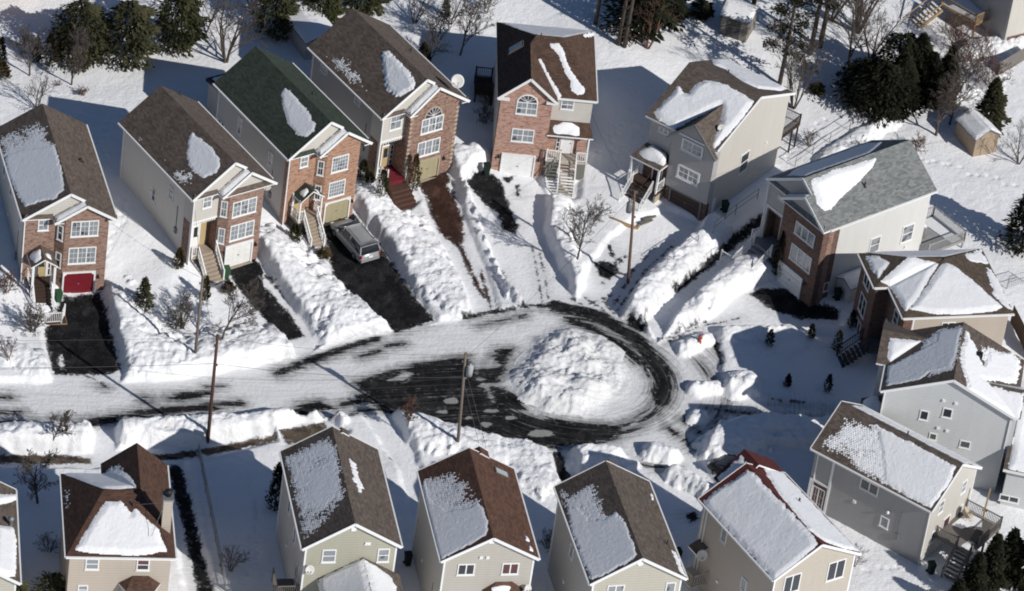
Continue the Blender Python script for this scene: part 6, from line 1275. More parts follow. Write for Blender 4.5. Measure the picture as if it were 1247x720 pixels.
def evergreen(px, py, h, r, label, mat=None, name='evergreen_tree', cat='evergreen tree', group='evergreen trees behind the houses', n=2600, shape='cone', bare=.06, seed=0, droop=.25, leaf=.42, z=None):
    p = gs(px, py); r_ = random.Random(seed*13+int(px)*3+int(py)); mat = mat or NEED
    root = empty(name, p, 0, label, cat, group); tm = MB(); tm.tube([(0, 0, -.3), (.02, 0, h*.5), (0, .02, h*.96)], [max(.05, h*.018), h*.012, .02], 6); tm.build('trunk', BARK, root, uv=False)
    mb = MB(); lob = [(r_.random()*6.283, r_.uniform(.75, 1.2)) for _ in range(9)]
    for _ in range(n):
        t = bare+(1-bare)*r_.random()**.85
        if shape == 'cone': R_ = r*(1-(t-bare)/(1-bare))**.75*min(1, (t-bare)/.1+.45)
        elif shape == 'round': R_ = r*max(0, 1-abs((t-.42)/.60)**2.4)**.55
        elif shape == 'column': R_ = r*min(1, (t/.12)**.5)*(1-max(0, t-.35)/.66)**.6
        else: R_ = r*(.55+.45*math.sin(t*23+seed))*min(1, (1-t)*2.4+.1)
        an = r_.random()*6.283; k = int((an/6.283*6+t*7+seed) % 9); R_ *= lob[k][1]*(.86+.28*math.sin(5*an+t*19+seed)*.6)
        q = R_*(1-.55*r_.random()**1.6); c = Vector((q*math.cos(an), q*math.sin(an), t*h+r_.gauss(0, .05)))
        out = Vector((math.cos(an), math.sin(an), -droop+r_.gauss(0, .3) if shape in ('cone', 'round', 'pine') else .9+r_.gauss(0, .3))).normalized()
        sd = out.cross(Vector((r_.gauss(0, .4), r_.gauss(0, .4), 1.))).normalized(); L = leaf*r_.uniform(.6, 1.3); w_ = L*r_.uniform(.28, .5); up = sd.cross(out)*L*.12
        mb.face([c-out*L*.3-sd*w_*.3, c-sd*w_*.5+out*L*.2+up, c+out*L*.7, c+sd*w_*.5+out*L*.2-up])
    mb.build('crown', mat, root, uv=False); return root
def shrub(*a, **k): k.setdefault('group', 'shrubs in the front yards'); return evergreen(*a, **k)
# upper left garden
evergreen(96, 73, 5.4, 2.7, 'dark bushy pine behind the row of brown cedars, leftmost of the big ones', NEED, n=4200, shape='round', seed=1)
evergreen(153, 76, 5.7, 2.5, 'dark bushy pine above the tip of the shaded yard, middle of the big ones', NEED, n=4200, shape='round', seed=2)
evergreen(213, 60, 5.6, 2.35, 'olive green bushy pine right of the two dark ones', NEED2, n=4000, shape='round', seed=3)
for i, (x, y, h, r, lb, m) in enumerate(((60, 82, 3.3, .75, 'thick brown cedar at the left end of the cedar row', CEDB), (73, 72, 2.9, .5, 'slim brown cedar between the thick ones', CEDB), (44, 76, 2.3, .4, 'thin dark cedar beside the small leafless tree', CEDG), (84, 62, 3.2, .5, 'tall slim cedar in front of the leftmost pine', CEDB), (96, 88, 2.9, .75, 'short brown cedar behind the thin leafless tree', CEDB), (0, 78, 2.5, .5, 'dark cedar cut by the left edge', CEDG), (3, 96, 1.5, .7, 'round bare bush at the left edge', CEDB))):
    evergreen(x, y, h, r, lb, m, 'cedar', 'cedar', 'cedars in the upper left garden', 700, 'column', .02, i, leaf=.25)
bare_tree(36, 93, 5.0, .75, 'slender leafless tree with a long shadow, left of the cedars', seed=1); bare_tree(87, 104, 5.0, .6, 'thin leafless tree in front of the cedar row', seed=2)
bare_tree(275, 76, 7.0, 1.0, 'wide many stemmed leafless tree behind the green roof', seed=3, stems=4); bare_tree(45, 133, 3.2, 1.0, 'leafless bush just behind the leftmost roof', cat='bare bush', name='bare_shrub', stems=4, depth=3, seed=4)
bare_tree(101, 117, 1.0, 1.2, 'low reddish bush alone on the snow', cat='bare bush', name='bare_shrub', stems=5, depth=3, mat=RTWIG, seed=5); bare_tree(71, 105, .6, 1.2, 'tiny reddish bush left of the thin leafless tree', cat='bare bush', name='bare_shrub', stems=4, depth=2, mat=RTWIG, seed=6)
evergreen(333, 40, 5.0, 1.9, 'olive evergreen behind the green roofed house', NEED2, seed=5, shape='round', n=2800); evergreen(388, 32, 4.6, 1.9, 'loose olive evergreen between the green roof and the tall brown roof', NEED2, seed=6, shape='round', n=2200); evergreen(438, 14, 4.2, 2.2, 'dark olive evergreen above the ridge of the tall brown roof', NEED2, seed=7, shape='round', n=2600)
evergreen(541, 21, 1.9, .62, 'small lone spruce on open snow at the top', NEED2, seed=8, n=700, leaf=.22)
bare_tree(312, 30, 5.5, .8, 'leafless tree left of the olive evergreens', seed=7, stems=3); bare_tree(366, 25, 5, .8, 'leafless tree between two olive evergreens', seed=8, stems=2); bare_tree(251, 40, 4, .9, 'leafless tree right of the olive pine', seed=9, stems=3)
bare_tree(560, 68, 5.2, .9, 'leafless tree rising from the shade behind the arched window house', seed=10); bare_tree(592, 16, 2.4, 1.2, 'low spreading leafless bush at the top', cat='bare bush', name='bare_shrub', seed=11, stems=4, depth=3)
for i, (x, y, lb) in enumerate(((505, 28, 'thin leafless scrub behind the tall brown roof'), (530, 52, 'leafless scrub above the shadow edge'), (548, 30, 'sparse leafless scrub right of the lone spruce'))): bare_tree(x, y, 3.4, 1.1, lb, cat='bare bush', name='bare_shrub', seed=12+i, stems=4, depth=3)
bare_tree(522, 72, 2.6, 1.1, 'dark leafless bush against the right slope of the tall brown roof', cat='bare bush', name='bare_shrub', seed=16, stems=5, depth=3); evergreen(515, 74, 1.8, .8, 'small dark evergreen beside the brown roof edge', NEED3, seed=17, n=500, leaf=.3)
for i, (x, y, lb) in enumerate(((590, 150, 'dark leafless bush left of the arched window brick house'), (597, 128, 'leafless bush below the small dark deck'))): bare_tree(x, y, 1.9, 1.2, lb, cat='bare bush', name='bare_shrub', seed=20+i, stems=6, depth=3)
# upper middle wood
evergreen(773, 42, 6.8, 3.1, 'broad dark spruce at the top between two tall bare trunks', NEED3, seed=21, n=5200, shape='round', leaf=.5); evergreen(806, 30, 5.6, 2.2, 'dark spruce right of the broad one', NEED3, seed=22, n=2600, shape='round', leaf=.5)
def tall_pine(px, py, h, r, label, seed, mat=None, low=.45, n=1700):
    p = gs(px, py); root = empty('tall_pine', p, 0, label, 'pine tree', 'tall pines in the upper wood'); r_ = random.Random(seed)
    tm = MB(); tm.tube([(0, 0, -.3), (.1, .05, h*.4), (.05, .1, h)], [h*.016, h*.012, .03], 7); tm.build('trunk', BARK, root, uv=False); mb = MB()
    for k in range(34):
        t = low+(1-low)*k/33; an = k*2.4+r_.random(); L = r*(1.15-t)*1.4*r_.uniform(.5, 1.15)
        e = np.array((math.cos(an)*L, math.sin(an)*L, t*h-.15*L)); mb.tube([(0, 0, t*h), e*.5+np.array((0, 0, t*h*.5+.1)), e], [.05, .03, .015], 3, cap=False, m=0)
        for q in range(n//34):
            f = .35+.7*r_.random(); c = np.array((e[0]*f, e[1]*f, t*h-.15*L*f))+np.array([r_.gauss(0, .22) for _ in range(3)]); d = np.array([r_.gauss(0, 1), r_.gauss(0, 1), r_.gauss(-.1, .5)]); d /= np.linalg.norm(d); s = np.cross(d, (.1, .2, 1.)); s /= np.linalg.norm(s); l_ = .34*r_.uniform(.6, 1.3)
            mb.face([c-d*l_*.4, c-s*l_*.25, c+d*l_*.6, c+s*l_*.25], 1)
    mb.build('crown', [BARK, mat or NEED3], root, uv=False)
tall_pine(949, 103, 13, 2.6, 'tall dark pine just behind the cream sided house', 31, low=.25, n=3200); tall_pine(986, 66, 15, 2.3, 'tall pine right of the dark one, its crown above the frame', 32, NEED2, .35, 2200); tall_pine(998, 58, 15, 2.2, 'rightmost tall pine trunk of the upper wood', 33, NEED3, .3, 2600)
tall_pine(753, 55, 14, 1.8, 'tall straight trunk left of the broad spruce', 34, NEED3, .55, 900); tall_pine(760, 58, 13, 1.6, 'second tall trunk, right beside the straight one', 35, NEED3, .55, 700); tall_pine(725, 30, 12, 1.8, 'tall pine trunk at the top left of the broad spruce', 36, NEED3, .5, 900); tall_pine(880, 22, 12, 2.2, 'dark pine behind the small grey shed', 37, NEED3, .3, 1600); tall_pine(916, 14, 14, 2.6, 'dark pine right of the small grey shed at the top', 38, NEED3, .3, 1800)
bare_tree(788, 60, 6.0, .9, 'brown leafless tree in front of the broad spruce', seed=41, stems=4, mat=RTWIG); bare_tree(966, 132, 7.5, .5, 'clump of upright leafless stems behind the cream wall', seed=42, stems=6, rad=.08); bare_tree(1033, 86, 8, .7, 'tall leafless tree left of the dark spruce clump', seed=43); bare_tree(1045, 40, 8, .5, 'leafless clump at the top right of the pines', seed=44, stems=5); bare_tree(1060, 72, 6, 1.0, 'fine leafless tree above the dark spruce clump', seed=45, stems=3); bare_tree(1012, 25, 7, .6, 'leafless tree between the tall pines', seed=46, stems=3)
shrub(852, 22, 1.6, 1.0, 'low dark juniper left of the grey shed', NEED3, 'juniper', 'juniper', n=700, shape='round', seed=47); shrub(994, 113, .8, .6, 'small olive bush alone on the sunny snow', CEDG, 'juniper', 'juniper', n=260, shape='round', seed=48)
for i, (x, y, h, r, lb) in enumerate(((1047, 124, 4.0, 2.3, 'left end of the dark spruce clump'), (1068, 139, 4.8, 2.8, 'front spruce of the dark clump'), (1090, 132, 5.6, 2.9, 'second spruce of the dark clump, just left of its tallest'), (1110, 116, 6.2, 2.7, 'tallest spruce in the dark clump'), (1088, 112, 5.6, 2.4, 'rear spruce of the dark clump, half hidden behind the front ones'), (1126, 124, 5.0, 2.2, 'right end of the dark spruce clump'), (1150, 114, 4.8, 1.3, 'thin dark spruce among brown twigs'))): evergreen(x, y, h, r, lb, NEED3, 'spruce', 'spruce', 'dark spruces by the sloping path', 3600, 'round' if i in (0, 1, 4) else 'cone', .03, 50+i, leaf=.42)
bare_tree(1140, 165, 6.5, 1.05, 'spreading leafless tree left of the tan shed', seed=56, depth=4, rad=.13); bare_tree(1156, 152, 6.0, .9, 'dark trunked leafless tree behind the tan shed', seed=57, rad=.12)
evergreen(1200, 163, 5.6, 1.9, 'green pine right behind the tan shed', NEED, seed=58, n=3600, shape='cone')
for i, (x, y, h, lb) in enumerate(((1172, 85, 4.5, 'red brown thicket under the raised deck'), (1190, 100, 4.0, 'red brown thicket below the corner of the deck'), (1160, 62, 3.5, 'red brown thicket beside the outdoor stair'), (1205, 115, 3.0, 'grey brown thicket right of the green pine top'))): bare_tree(x, y, h, 1.1, lb, cat='bare bush', name='bare_shrub', seed=60+i, stems=7, depth=4, mat=RTWIG, rad=.035)
for i, (x, y, lb) in enumerate(((1117, 184, 'low red twigged bush behind the grey shingle roof'), (1050, 190, 'small bare bush by the metal rail'), (985, 178, 'bare bush at the lower end of the metal rail'))): bare_tree(x, y, 1.6, 1.2, lb, cat='bare bush', name='bare_shrub', seed=66+i, stems=6, depth=3, mat=RTWIG if i == 0 else TWIG)
evergreen(1243, 305, 7.0, 2.4, 'dark evergreen cut by the right edge', NEED3, seed=70, n=4200, shape='cone', leaf=.45); bare_tree(1240, 200, 4, 1.0, 'leafless tree at the right edge below the tan shed', seed=71, stems=3)
for i, (x, y, h, r, lb) in enumerate(((1180, 735, 4.8, 1.5, 'dark spruce below the grey deck stair'), (1200, 722, 5.6, 1.6, 'taller dark spruce right of the deck stair'), (1222, 708, 5.0, 1.7, 'dark spruce second from the right edge'), (1243, 716, 6.0, 1.7, 'dark spruce at the lower right corner'), (1160, 750, 3.4, 1.3, 'low spruce tip at the bottom edge'))): evergreen(x, y, h, r, lb, NEED3, 'spruce', 'spruce', 'spruces in the lower right corner', 2600, 'cone', .03, 72+i, leaf=.42)
evergreen(556, 748, 3.4, 1.8, 'round evergreen top below the red-brown roofed house', NEED2, seed=78, n=2600, shape='round', leaf=.32); evergreen(60, 748, 3.4, 1.5, 'evergreen top at the bottom left below the chimney house', NEED2, seed=79, n=1800, shape='round', leaf=.32); evergreen(90, 745, 3.2, 1.3, 'evergreen top touching the wall of the chimney house', NEED2, seed=80, n=1600, shape='round', leaf=.32); evergreen(20, 752, 3.0, 1.3, 'evergreen top in the lower left corner', NEED2, seed=81, n=1500, shape='round', leaf=.32)
# yards
evergreen(174, 373, 2.7, .95, 'small dark spruce on the snow right of the red garage', NEED, 'small_spruce', 'spruce', 'shrubs in the front yards', 1100, 'cone', .02, 82, leaf=.28)
bare_tree(222, 398, 2.9, 1.2, 'leafless bush left of the grey pole', cat='bare bush', name='bare_shrub', seed=83, stems=6, depth=4); shrub(214, 396, .5, .8, 'flat green juniper at the foot of the leafless bush', NEED2, 'juniper', 'juniper', n=200, shape='round', seed=84, leaf=.2)
bare_tree(270, 414, 5.2, 1.05, 'round crowned leafless tree between the two left poles', seed=85, rad=.09); bare_tree(703, 316, 6.0, 1.0, 'leafless tree left of the tall right pole', seed=86, rad=.09)
bare_tree(40, 404, 2.4, .9, 'dense brown bush beside the white landing', cat='bare bush', name='bare_shrub', seed=87, stems=8, depth=4, mat=TWIG); bare_tree(8, 356, 2.0, 1.1, 'brown bush at the left edge beside the brick house', cat='bare bush', name='bare_shrub', seed=88, stems=6, depth=3, mat=RTWIG); bare_tree(10, 438, 2.2, .8, 'thin bare bush at the left edge above the street', cat='bare bush', name='bare_shrub', seed=89, stems=3, depth=3, mat=RTWIG)
for i, (x, y, h, r, lb, m) in enumerate(((217, 327, 1.9, .45, 'brown cedar left of the white railed stair', CEDB), (249, 366, 2.3, .42, 'slim brown cedar in front of the white railed stair', CEDB), (277, 356, 1.0, .6, 'round brown bush beside the stair foot', CEDB), (358, 295, 1.7, .6, 'egg shaped olive cedar left of the green porch', CEDG), (441, 218, 1.8, .55, 'olive cedar between orange brick and the red carpet', CEDG), (449, 224, 1.0, .5, 'low olive cedar beside the red carpet porch', CEDG), (464, 240, 2.6, .62, 'pear shaped olive cedar at the brown steps', CEDG), (502, 233, 3.6, .62, 'tall pointed brown cedar left of the khaki garage', CEDB), (393, 312, .7, .7, 'low red brown bush beside the minivan', CEDB))): shrub(x, y, h, r, lb, m, 'cedar', 'cedar', n=900, shape='column' if r < .7 else 'round', bare=.02, seed=90+i, leaf=.2)
shrub(946, 335, 4.4, .75, 'tall dark cedar against the dark brick of the white sided house', NEED3, 'cedar', 'cedar', n=1400, shape='column', bare=.02, seed=100, leaf=.25); shrub(334, 622, 4.4, .72, 'tall dark cedar at the left wall of the olive yellow house', NEED3, 'cedar', 'cedar', n=1400, shape='column', bare=.02, seed=101, leaf=.25)
for i, (x, y, h, r, lb) in enumerate(((936, 421, 1.55, .36, 'dark pointed cedar at the left of the shaded lawn'), (987, 412, 1.35, .36, 'dark cedar on the sunny edge of the lawn bank'), (1018, 428, 2.0, .42, 'tallest dark cedar, near the black stair'), (958, 471, 1.15, .3, 'smallest dark cedar, lower on the shaded lawn'), (1007, 477, 1.6, .38, 'lower right dark cedar of the shaded lawn'), (1036, 399, 1.6, .4, 'dark cedar touching the dark brick wall'))): shrub(x, y, h, r, lb, NEED3, 'cedar', 'cedar', group='small cedars on the shaded lawn', n=520, shape='column', bare=.02, seed=102+i, leaf=.18)
bare_tree(46, 613, 4.0, 1.2, 'dark leafless tree in the shade left of the chimney house', seed=110, depth=4, rad=.10); bare_tree(64, 544, 3.0, .9, 'small leafless tree on the rounded snow bank', seed=111); bare_tree(497, 519, 2.6, .8, 'small reddish leafless tree by the bare asphalt', seed=112, mat=RTWIG, depth=4); bare_tree(60, 672, 1.6, 1.3, 'dark bush by the shaded wall of the chimney house', cat='bare bush', name='bare_shrub', seed=113, stems=6, depth=3); bare_tree(280, 695, 2.2, 1.2, 'faint bare bush on the shaded lawn left of the olive yellow house', cat='bare bush', name='bare_shrub', seed=114, stems=5, depth=3); bare_tree(668, 668, 1.8, 1.2, 'dark bush in the gap right of the red-brown roof', cat='bare bush', name='bare_shrub', seed=115, stems=6, depth=3); bare_tree(1040, 690, 2.0, 1.0, 'bare bush against the grey side wall', cat='bare bush', name='bare_shrub', seed=116, stems=4, depth=3)

# ------------------------------------------------------------------ poles and wires
POLEW = plain('weathered_pole', (.19, .155, .125), .95, .25, 3); POLED = plain('dark_pole', (.095, .05, .038), .95, .25, 3)
def pole(base_, top, mat, label, r=.15, extra=None):
    p = gs(*base_); C, d = CAMPOS, ray(*top)
    # the pole stands in the vertical sheet through its foot that faces the camera
    n = np.array((0, -1., 0)); t = ((p-C) @ n)/(d @ n); q = C+d*t-p
    root = empty('utility_pole', p, 0, label, 'utility pole', 'poles along the street'); mb = MB(); mb.tube([(0, 0, -.5), q*.5, q], [r, r*.87, r*.74], 10); o = mb.build('pole', mat, root)
    return root, p, q
pA, pa, qa = pole((253, 537), (265, 408), POLED, 'dark brown pole on the snow bank by the chimney house'); pB, pb, qb = pole((238, 430), (247, 336), POLEW, 'weathered pole in front of the white railed stair', .13)
pC, pc, qc = pole((558, 537), (567, 430), POLEW, 'grey weathered pole at the bare asphalt, stayed with guy wires', .14); pD, pd, qd = pole((765, 345), (773, 232), plain('red_brown_pole', (.165, .10, .075), .95, .25, 3), 'tall red brown pole with a transformer before the grey house', .14)
for root, q, dx, m in ((pD, qd, -.34, METAL), (pC, qc, .42, plain('pale_metal', (.42, .43, .44), .5))):
    mb = MB(); c = q*.82; mb.lathe([(.05, -.45), (.24, -.44), (.25, 0), (.25, .42), (.2, .5), (.06, .52), (.04, .68)], c+np.array((dx, -.1, 0)), 12); mb.bar(c, c+np.array((dx, -.1, 0)), .08, .3); mb.build('transformer', m, root)
for root, q in ((pA, qa), (pB, qb), (pC, qc), (pD, qd)):
    mb = MB()
    for k, f in enumerate((.985, .90, .72)): mb.lathe([(.05, -.1), (.07, 0), (.05, .08), (.02, .12)], q*f+np.array((.17*(-1)**k, 0, 0)), 6)
    mb.build('insulator', METAL, root)
mb = MB(); mb.bar(qc*.97-np.array((.5, .2, 0)), qc*.97+np.array((.5, .2, 0)), .08, .1); mb.build('crossarm', POLEW, pC)
def wire(a, b, sag, label, r=.012, name='wire'):
    a = np.array(a); b = np.array(b); mb = MB(); pts = [a+(b-a)*t-np.array((0, 0, sag*4*t*(1-t))) for t in np.linspace(0, 1, 15)]; mb.tube(pts, r, 4); o = mb.build(name, plain('wire_grey', (.09, .09, .09), .6), uv=False); tag(o, label, 'wire', 'overhead wires'); return o
AT = lambda p, q, f: p+q*f
wire(AT(pa, qa, .98), AT(pc, qc, .98), .5, 'top wire from the dark pole to the stayed pole'); wire(AT(pa, qa, .73), AT(pc, qc, .73), .5, 'lower cable from the dark pole to the stayed pole', .02)
wire(AT(pa, qa, .98), (-62, -33, 9.5), .6, 'top wire leaving the dark pole to the left'); wire(AT(pa, qa, .73), (-62, -33, 6.8), .6, 'lower cable leaving the dark pole to the left', .02)
wire(AT(pc, qc, .95), AT(pd, qd, .95), .5, 'wire from the stayed pole across the turning circle'); wire(AT(pa, qa, .85), AT(pb, qb, .97), .2, 'short wire between the two left poles'); wire(AT(pb, qb, .97), HB.w(-3.2, .2, 7.0), .2, 'service wire to the white railed house'); wire(AT(pb, qb, .97), HA.w(3.4, .0, 6.8), .3, 'service wire to the red garage house')
wire(AT(pd, qd, .95), HF.w(-5.9, 4.3, 6.6), .2, 'service wire to the grey fronted house'); wire(AT(pd, qd, .95), HE.w(3.8, .2, 6.6), .3, 'service wire to the brick house with the long stair'); wire(AT(pd, qd, .97), (48, 26, 10), .6, 'wire leaving the red brown pole to the right')
for px_, lb in (((592, 545), 'outer guy wire of the stayed pole'), ((583, 540), 'inner guy wire of the stayed pole')):
    g_ = gs(*px_); wire(AT(pc, qc, .86 if px_[0] > 590 else .7), g_, 0, lb, .016, 'guy_wire')

# ------------------------------------------------------------------ vehicles
def smooth_loft(mb, secs, m=0):
    n = len(secs[0]); i0 = len(mb.v)
    for s_ in secs: mb.v.extend([tuple(p) for p in s_])
    for k in range(len(secs)-1):
        for j in range(n-1): mb.f.append((i0+k*n+j, i0+k*n+j+1, i0+(k+1)*n+j+1, i0+(k+1)*n+j)); mb.mi.append(m); mb.sm.append(True)
    for k, rev in ((0, False), (len(secs)-1, True)):
        f = tuple(i0+k*n+j for j in range(n)); mb.f.append(f if not rev else f[::-1]); mb.mi.append(m); mb.sm.append(False)
def car(root, paint, tall=1.0, L=4.9):
    W2 = .96; T = 1.72*tall; h = L/2
    PAINT = plain(*paint); bt = MB()
    # body below the windows: y along the car (front +), z up
    ys = [-h, -h+.06, -h+.35, -1.5, 0, 1.0, 1.55, h-.5, h-.12, h]; top = [.55, .98, 1.02, 1.02, 1.0, 1.0, .98, .86, .70, .50]; wid = [.80, .90, .94, .96, .96, .96, .95, .92, .84, .70]; bot = [.38, .30, .26, .24, .24, .24, .24, .26, .28, .36]
    secs = []
    for y, t, w_, b_ in zip(ys, top, wid, bot): secs.append([(-w_*.92, y, b_), (-w_, y, b_+.15), (-w_, y, t-.12), (-w_*.94, y, t), (w_*.94, y, t), (w_, y, t-.12), (w_, y, b_+.15), (w_*.92, y, b_)])
    smooth_loft(bt, secs); body = bt.build('body', PAINT, root)
    # glass house
    gb = MB(); ys2 = [(-h+.10, 1.0, .90), (-h+.42, T-.10, .76), (-h+.9, T-.02, .76), (0, T, .76), (.55, T-.05, .74), (1.55, 1.0, .86)]
    secs = []
    for y, z, w_ in ys2: secs.append([(-.91, y if z > 1.05 else y, .98), (-w_, y, max(z-.06, .99)), (-w_*.88, y, z), (w_*.88, y, z), (w_, y, max(z-.06, .99)), (.91, y, .98)])
    smooth_loft(gb, secs); gb.build('windows', GLD, root)
    rf = MB(); secs = []
    for y, z, w_ in ((-h+.36, T-.06, .74), (-h+.9, T+.02, .74), (0, T+.03, .75), (.5, T-.01, .72)): secs.append([(-w_*1.02, y, z-.09), (-w_*.9, y, z+.01), (0, y, z+.035), (w_*.9, y, z+.01), (w_*1.02, y, z-.09)])
    smooth_loft(rf, secs)
    for sgn in (-1, 1):
        rf.bar((sgn*.79, -h+.42, T-.10), (sgn*.915, -h+.12, 1.0), .09, .09); rf.bar((sgn*.80, -.55, T-.08), (sgn*.92, -.6, 1.0), .07, .05); rf.bar((sgn*.80, .45, T-.08), (sgn*.91, .55, 1.0), .05, .05); rf.bar((sgn*.76, .52, T-.06), (sgn*.88, 1.55, 1.0), .06, .06)
    rf.build('roof', PAINT, root)
    rl = MB()
    for sgn in (-1, 1): rl.bar((sgn*.62, -h+.8, T+.07), (sgn*.62, .2, T+.07), .03, .03); rl.bar((sgn*.62, -h+.85, T), (sgn*.62, -h+.85, T+.07), .03, .03); rl.bar((sgn*.62, .15, T), (sgn*.62, .15, T+.07), .03, .03)
    rl.build('roof_rails', METAL, root)
    for sgn in (-1, 1):
        for y in (-h+.95, h-.95):
            tb = MB(); N = 16
            for a_, b2, mm in ((.34, .0, 0),):
                i0 = len(tb.v)
                prof = [(.20, -.11), (.32, -.11), (.34, -.07), (.34, .07), (.32, .11), (.20, .11)]
                for (rr_, x_) in prof:
                    for j in range(N): an = 2*math.pi*j/N; tb.v.append((sgn*.86+x_, y+rr_*math.cos(an), .34+rr_*math.sin(an)))
                for k in range(len(prof)-1):
                    for j in range(N): j2 = (j+1) % N; tb.f.append((i0+k*N+j, i0+k*N+j2, i0+(k+1)*N+j2, i0+(k+1)*N+j)); tb.mi.append(0); tb.sm.append(True)
            wh = tb.build('wheel', plain('tyre', (.012, .012, .012), .9), root, uv=False)
            rb = MB(); rb.prism([(sgn*.95, y+.21*math.cos(2*math.pi*j/N), .34+.21*math.sin(2*math.pi*j/N)) for j in range(N)], (-sgn*.06, 0, 0)); rb.build('rim', METAL, wh)
        tl = MB(); tl.box((sgn*.80, -h-.02, .72), (sgn*.94, -h+.14, .98)); tl.build('tail_light', plain('red_lens', (.35, .02, .02), .3), root)
        hl = MB(); hl.box((sgn*.55, h-.22, .58), (sgn*.82, h-.05, .72)); hl.build('headlight', plain('clear_lens', (.6, .6, .6), .2), root)
        wm_ = MB(); wm_.box((sgn*.95, .95, 1.0), (sgn*1.12, 1.08, 1.14)); wm_.build('wing_mirror', PAINT, root)
    bp = MB(); bp.box((-.86, -h-.07, .34), (.86, -h+.1, .60)); bp.build('rear_bumper', PAINT, root); pl_ = MB(); pl_.box((-.2, -h-.055, .66), (.2, -h+.02, .80)); pl_.build('licence_plate', WHITE, root)
def park(H, u, v, rz, name, label, cat, paint, tall=1.0, L=4.9):
    q = H.w(u, v); z = min(zat(q[0]+dx, q[1]+dy) for dx in (-.5, .5) for dy in (-.5, .5)); f = np.array((math.cos(H.a+rz+math.pi/2), math.sin(H.a+rz+math.pi/2)))
    z0 = zat(*(q[:2]-f*1.6)); z1 = zat(*(q[:2]+f*1.6)); root = empty(name, (q[0], q[1], (z0+z1)/2), 0, label, cat, 'parked vehicles'); root.rotation_euler = (math.atan2(z1-z0, 3.2), 0, H.a+rz); car(root, paint, tall, L)
park(HC, 1.08, -3.45, 0.0, 'minivan', 'silver minivan parked nose in below the khaki garage door', 'minivan', ('silver_paint', (.34, .345, .35), .3, .03, 1.5, .2))
qk = gs(896, 580); 
root = empty('parked_car', (qk[0], qk[1], qk[2]-.25), R(58), 'dark car in the shade, mostly hidden behind the red snowy roof', 'car', 'parked vehicles'); car(root, ('black_paint', (.015, .015, .017), .3), .84, 4.5)

# ------------------------------------------------------------------ small things
def bin_(px, py, label, mat=None, s=1.0, rz=.4):
    p = gs(px, py); root = empty('wheelie_bin', p, rz, label, 'bin', 'green bins beside the houses'); mb = MB(); s *= .9; b = [(-.22, -.24), (.22, -.24), (.22, .24), (-.22, .24)]
    lo = [(x*.82, y*.82, 0.02) for x, y in b]; hi = [(x*1.1, y*1.1, .95*s) for x, y in b]
    mb.face(lo[::-1]); mb.face(hi)
    for i in range(4): j = (i+1) % 4; mb.face([lo[i], lo[j], hi[j], hi[i]])
    mb.build('body', mat or GREENBIN, root); l_ = MB(); l_.prism([(x*1.2, y*1.2, .96*s+(.10 if y > 0 else .03)+.06) for x, y in b], (0, 0, -.07)); l_.bar((-.26, .31, .93*s), (.26, .31, .93*s), .05, .05); l_.build('lid', mat or GREENBIN, root)
    for sx in (-1, 1): w_ = MB(); w_.tube([(sx*.2, .24, .1), (sx*.28, .24, .1)], .1, 10); w_.build('wheel', BLACK, root)
DKGREEN = plain('dark_green_plastic', (.012, .026, .018), .6)
bin_(71, 367, 'green bin between the dark boardwalk and the red garage door'); bin_(275, 338, 'green bin beside the white garage door stair'); bin_(592, 212, 'dark green bin left of the arched window brick house', DKGREEN); bin_(496, 688, 'black bin in the gap left of the red-brown roofed house', BLACK, 1.1); bin_(1019, 365, 'dark green bin at the shaded white wall', DKGREEN); bin_(882, 258, 'dark bin in the shade at the foot of the cream wall', DKGREEN); bin_(1133, 698, 'dark green bin left of the deck stair', DKGREEN); bin_(824, 682, 'dark bin in the gap left of the red roofed house', DKGREEN); bin_(82, 700, 'dark bin against the shaded side of the chimney house', DKGREEN)
p = gs(852, 416); root = empty('fire_hydrant', p, 0, 'orange hydrant poking out of a snow heap', 'hydrant'); root.scale = (.8, .8, .8); mb = MB(); mb.lathe([(.20, -.3), (.20, .05), (.14, .08), (.14, .55), (.19, .57), (.19, .62), (.15, .72), (.04, .80)], (0, 0, 0), 12); mb.build('body', plain('orange_red_paint', (.36, .085, .04), .5), root)
for s_ in (-1, 1): mb = MB(); mb.tube([(s_*.12, 0, .42), (s_*.24, 0, .42)], .07, 8); mb.build('outlet', plain('orange_red_paint', (.36, .085, .04), .5), root)
mb = MB(); mb.bar((.1, .15, 0), (.14, .15, 1.7), .03, .03); mb.build('marker_rod', plain('red_marker', (.5, .05, .04), .5), root)
def fence(pts, label, h=1.1, mat=None, gap=2.2, rails=(.98, .5), mesh=False, name='metal_railing', cat='railing', r=.03, group='railings and fences'):
    P = [gs(*p) for p in pts]; root = empty(name, P[0], 0, label, cat, group); o = P[0]; mat = mat or METAL; rb = MB(); k = 0
    for a, b in zip(P[:-1], P[1:]):
        n = max(1, int(np.linalg.norm((b-a)[:2])/gap))
        for i in range(n+1):
            q = a+(b-a)*i/n-o
            if i < n or b is P[-1]: pb_ = MB(); pb_.tube([q-(0, 0, .3), q+np.array((0, 0, h))], r*1.2, 6); pb_.build('post', mat, root)
        for f in rails: rb.tube([a-o+np.array((0, 0, h*f)), b-o+np.array((0, 0, h*f))], r*.8, 5)
        if mesh:
            L = np.linalg.norm((b-a)[:2]); m = int(L/.22)
            for i in range(m): c0_ = a-o+(b-a)*i/m; c1_ = a-o+(b-a)*(i+1)/m; rb.bar(c0_+(0, 0, .05), c1_+(0, 0, h*.98), .012, .012); rb.bar(c1_+(0, 0, .05), c0_+(0, 0, h*.98), .012, .012)
    rb.build('rail', mat, root)
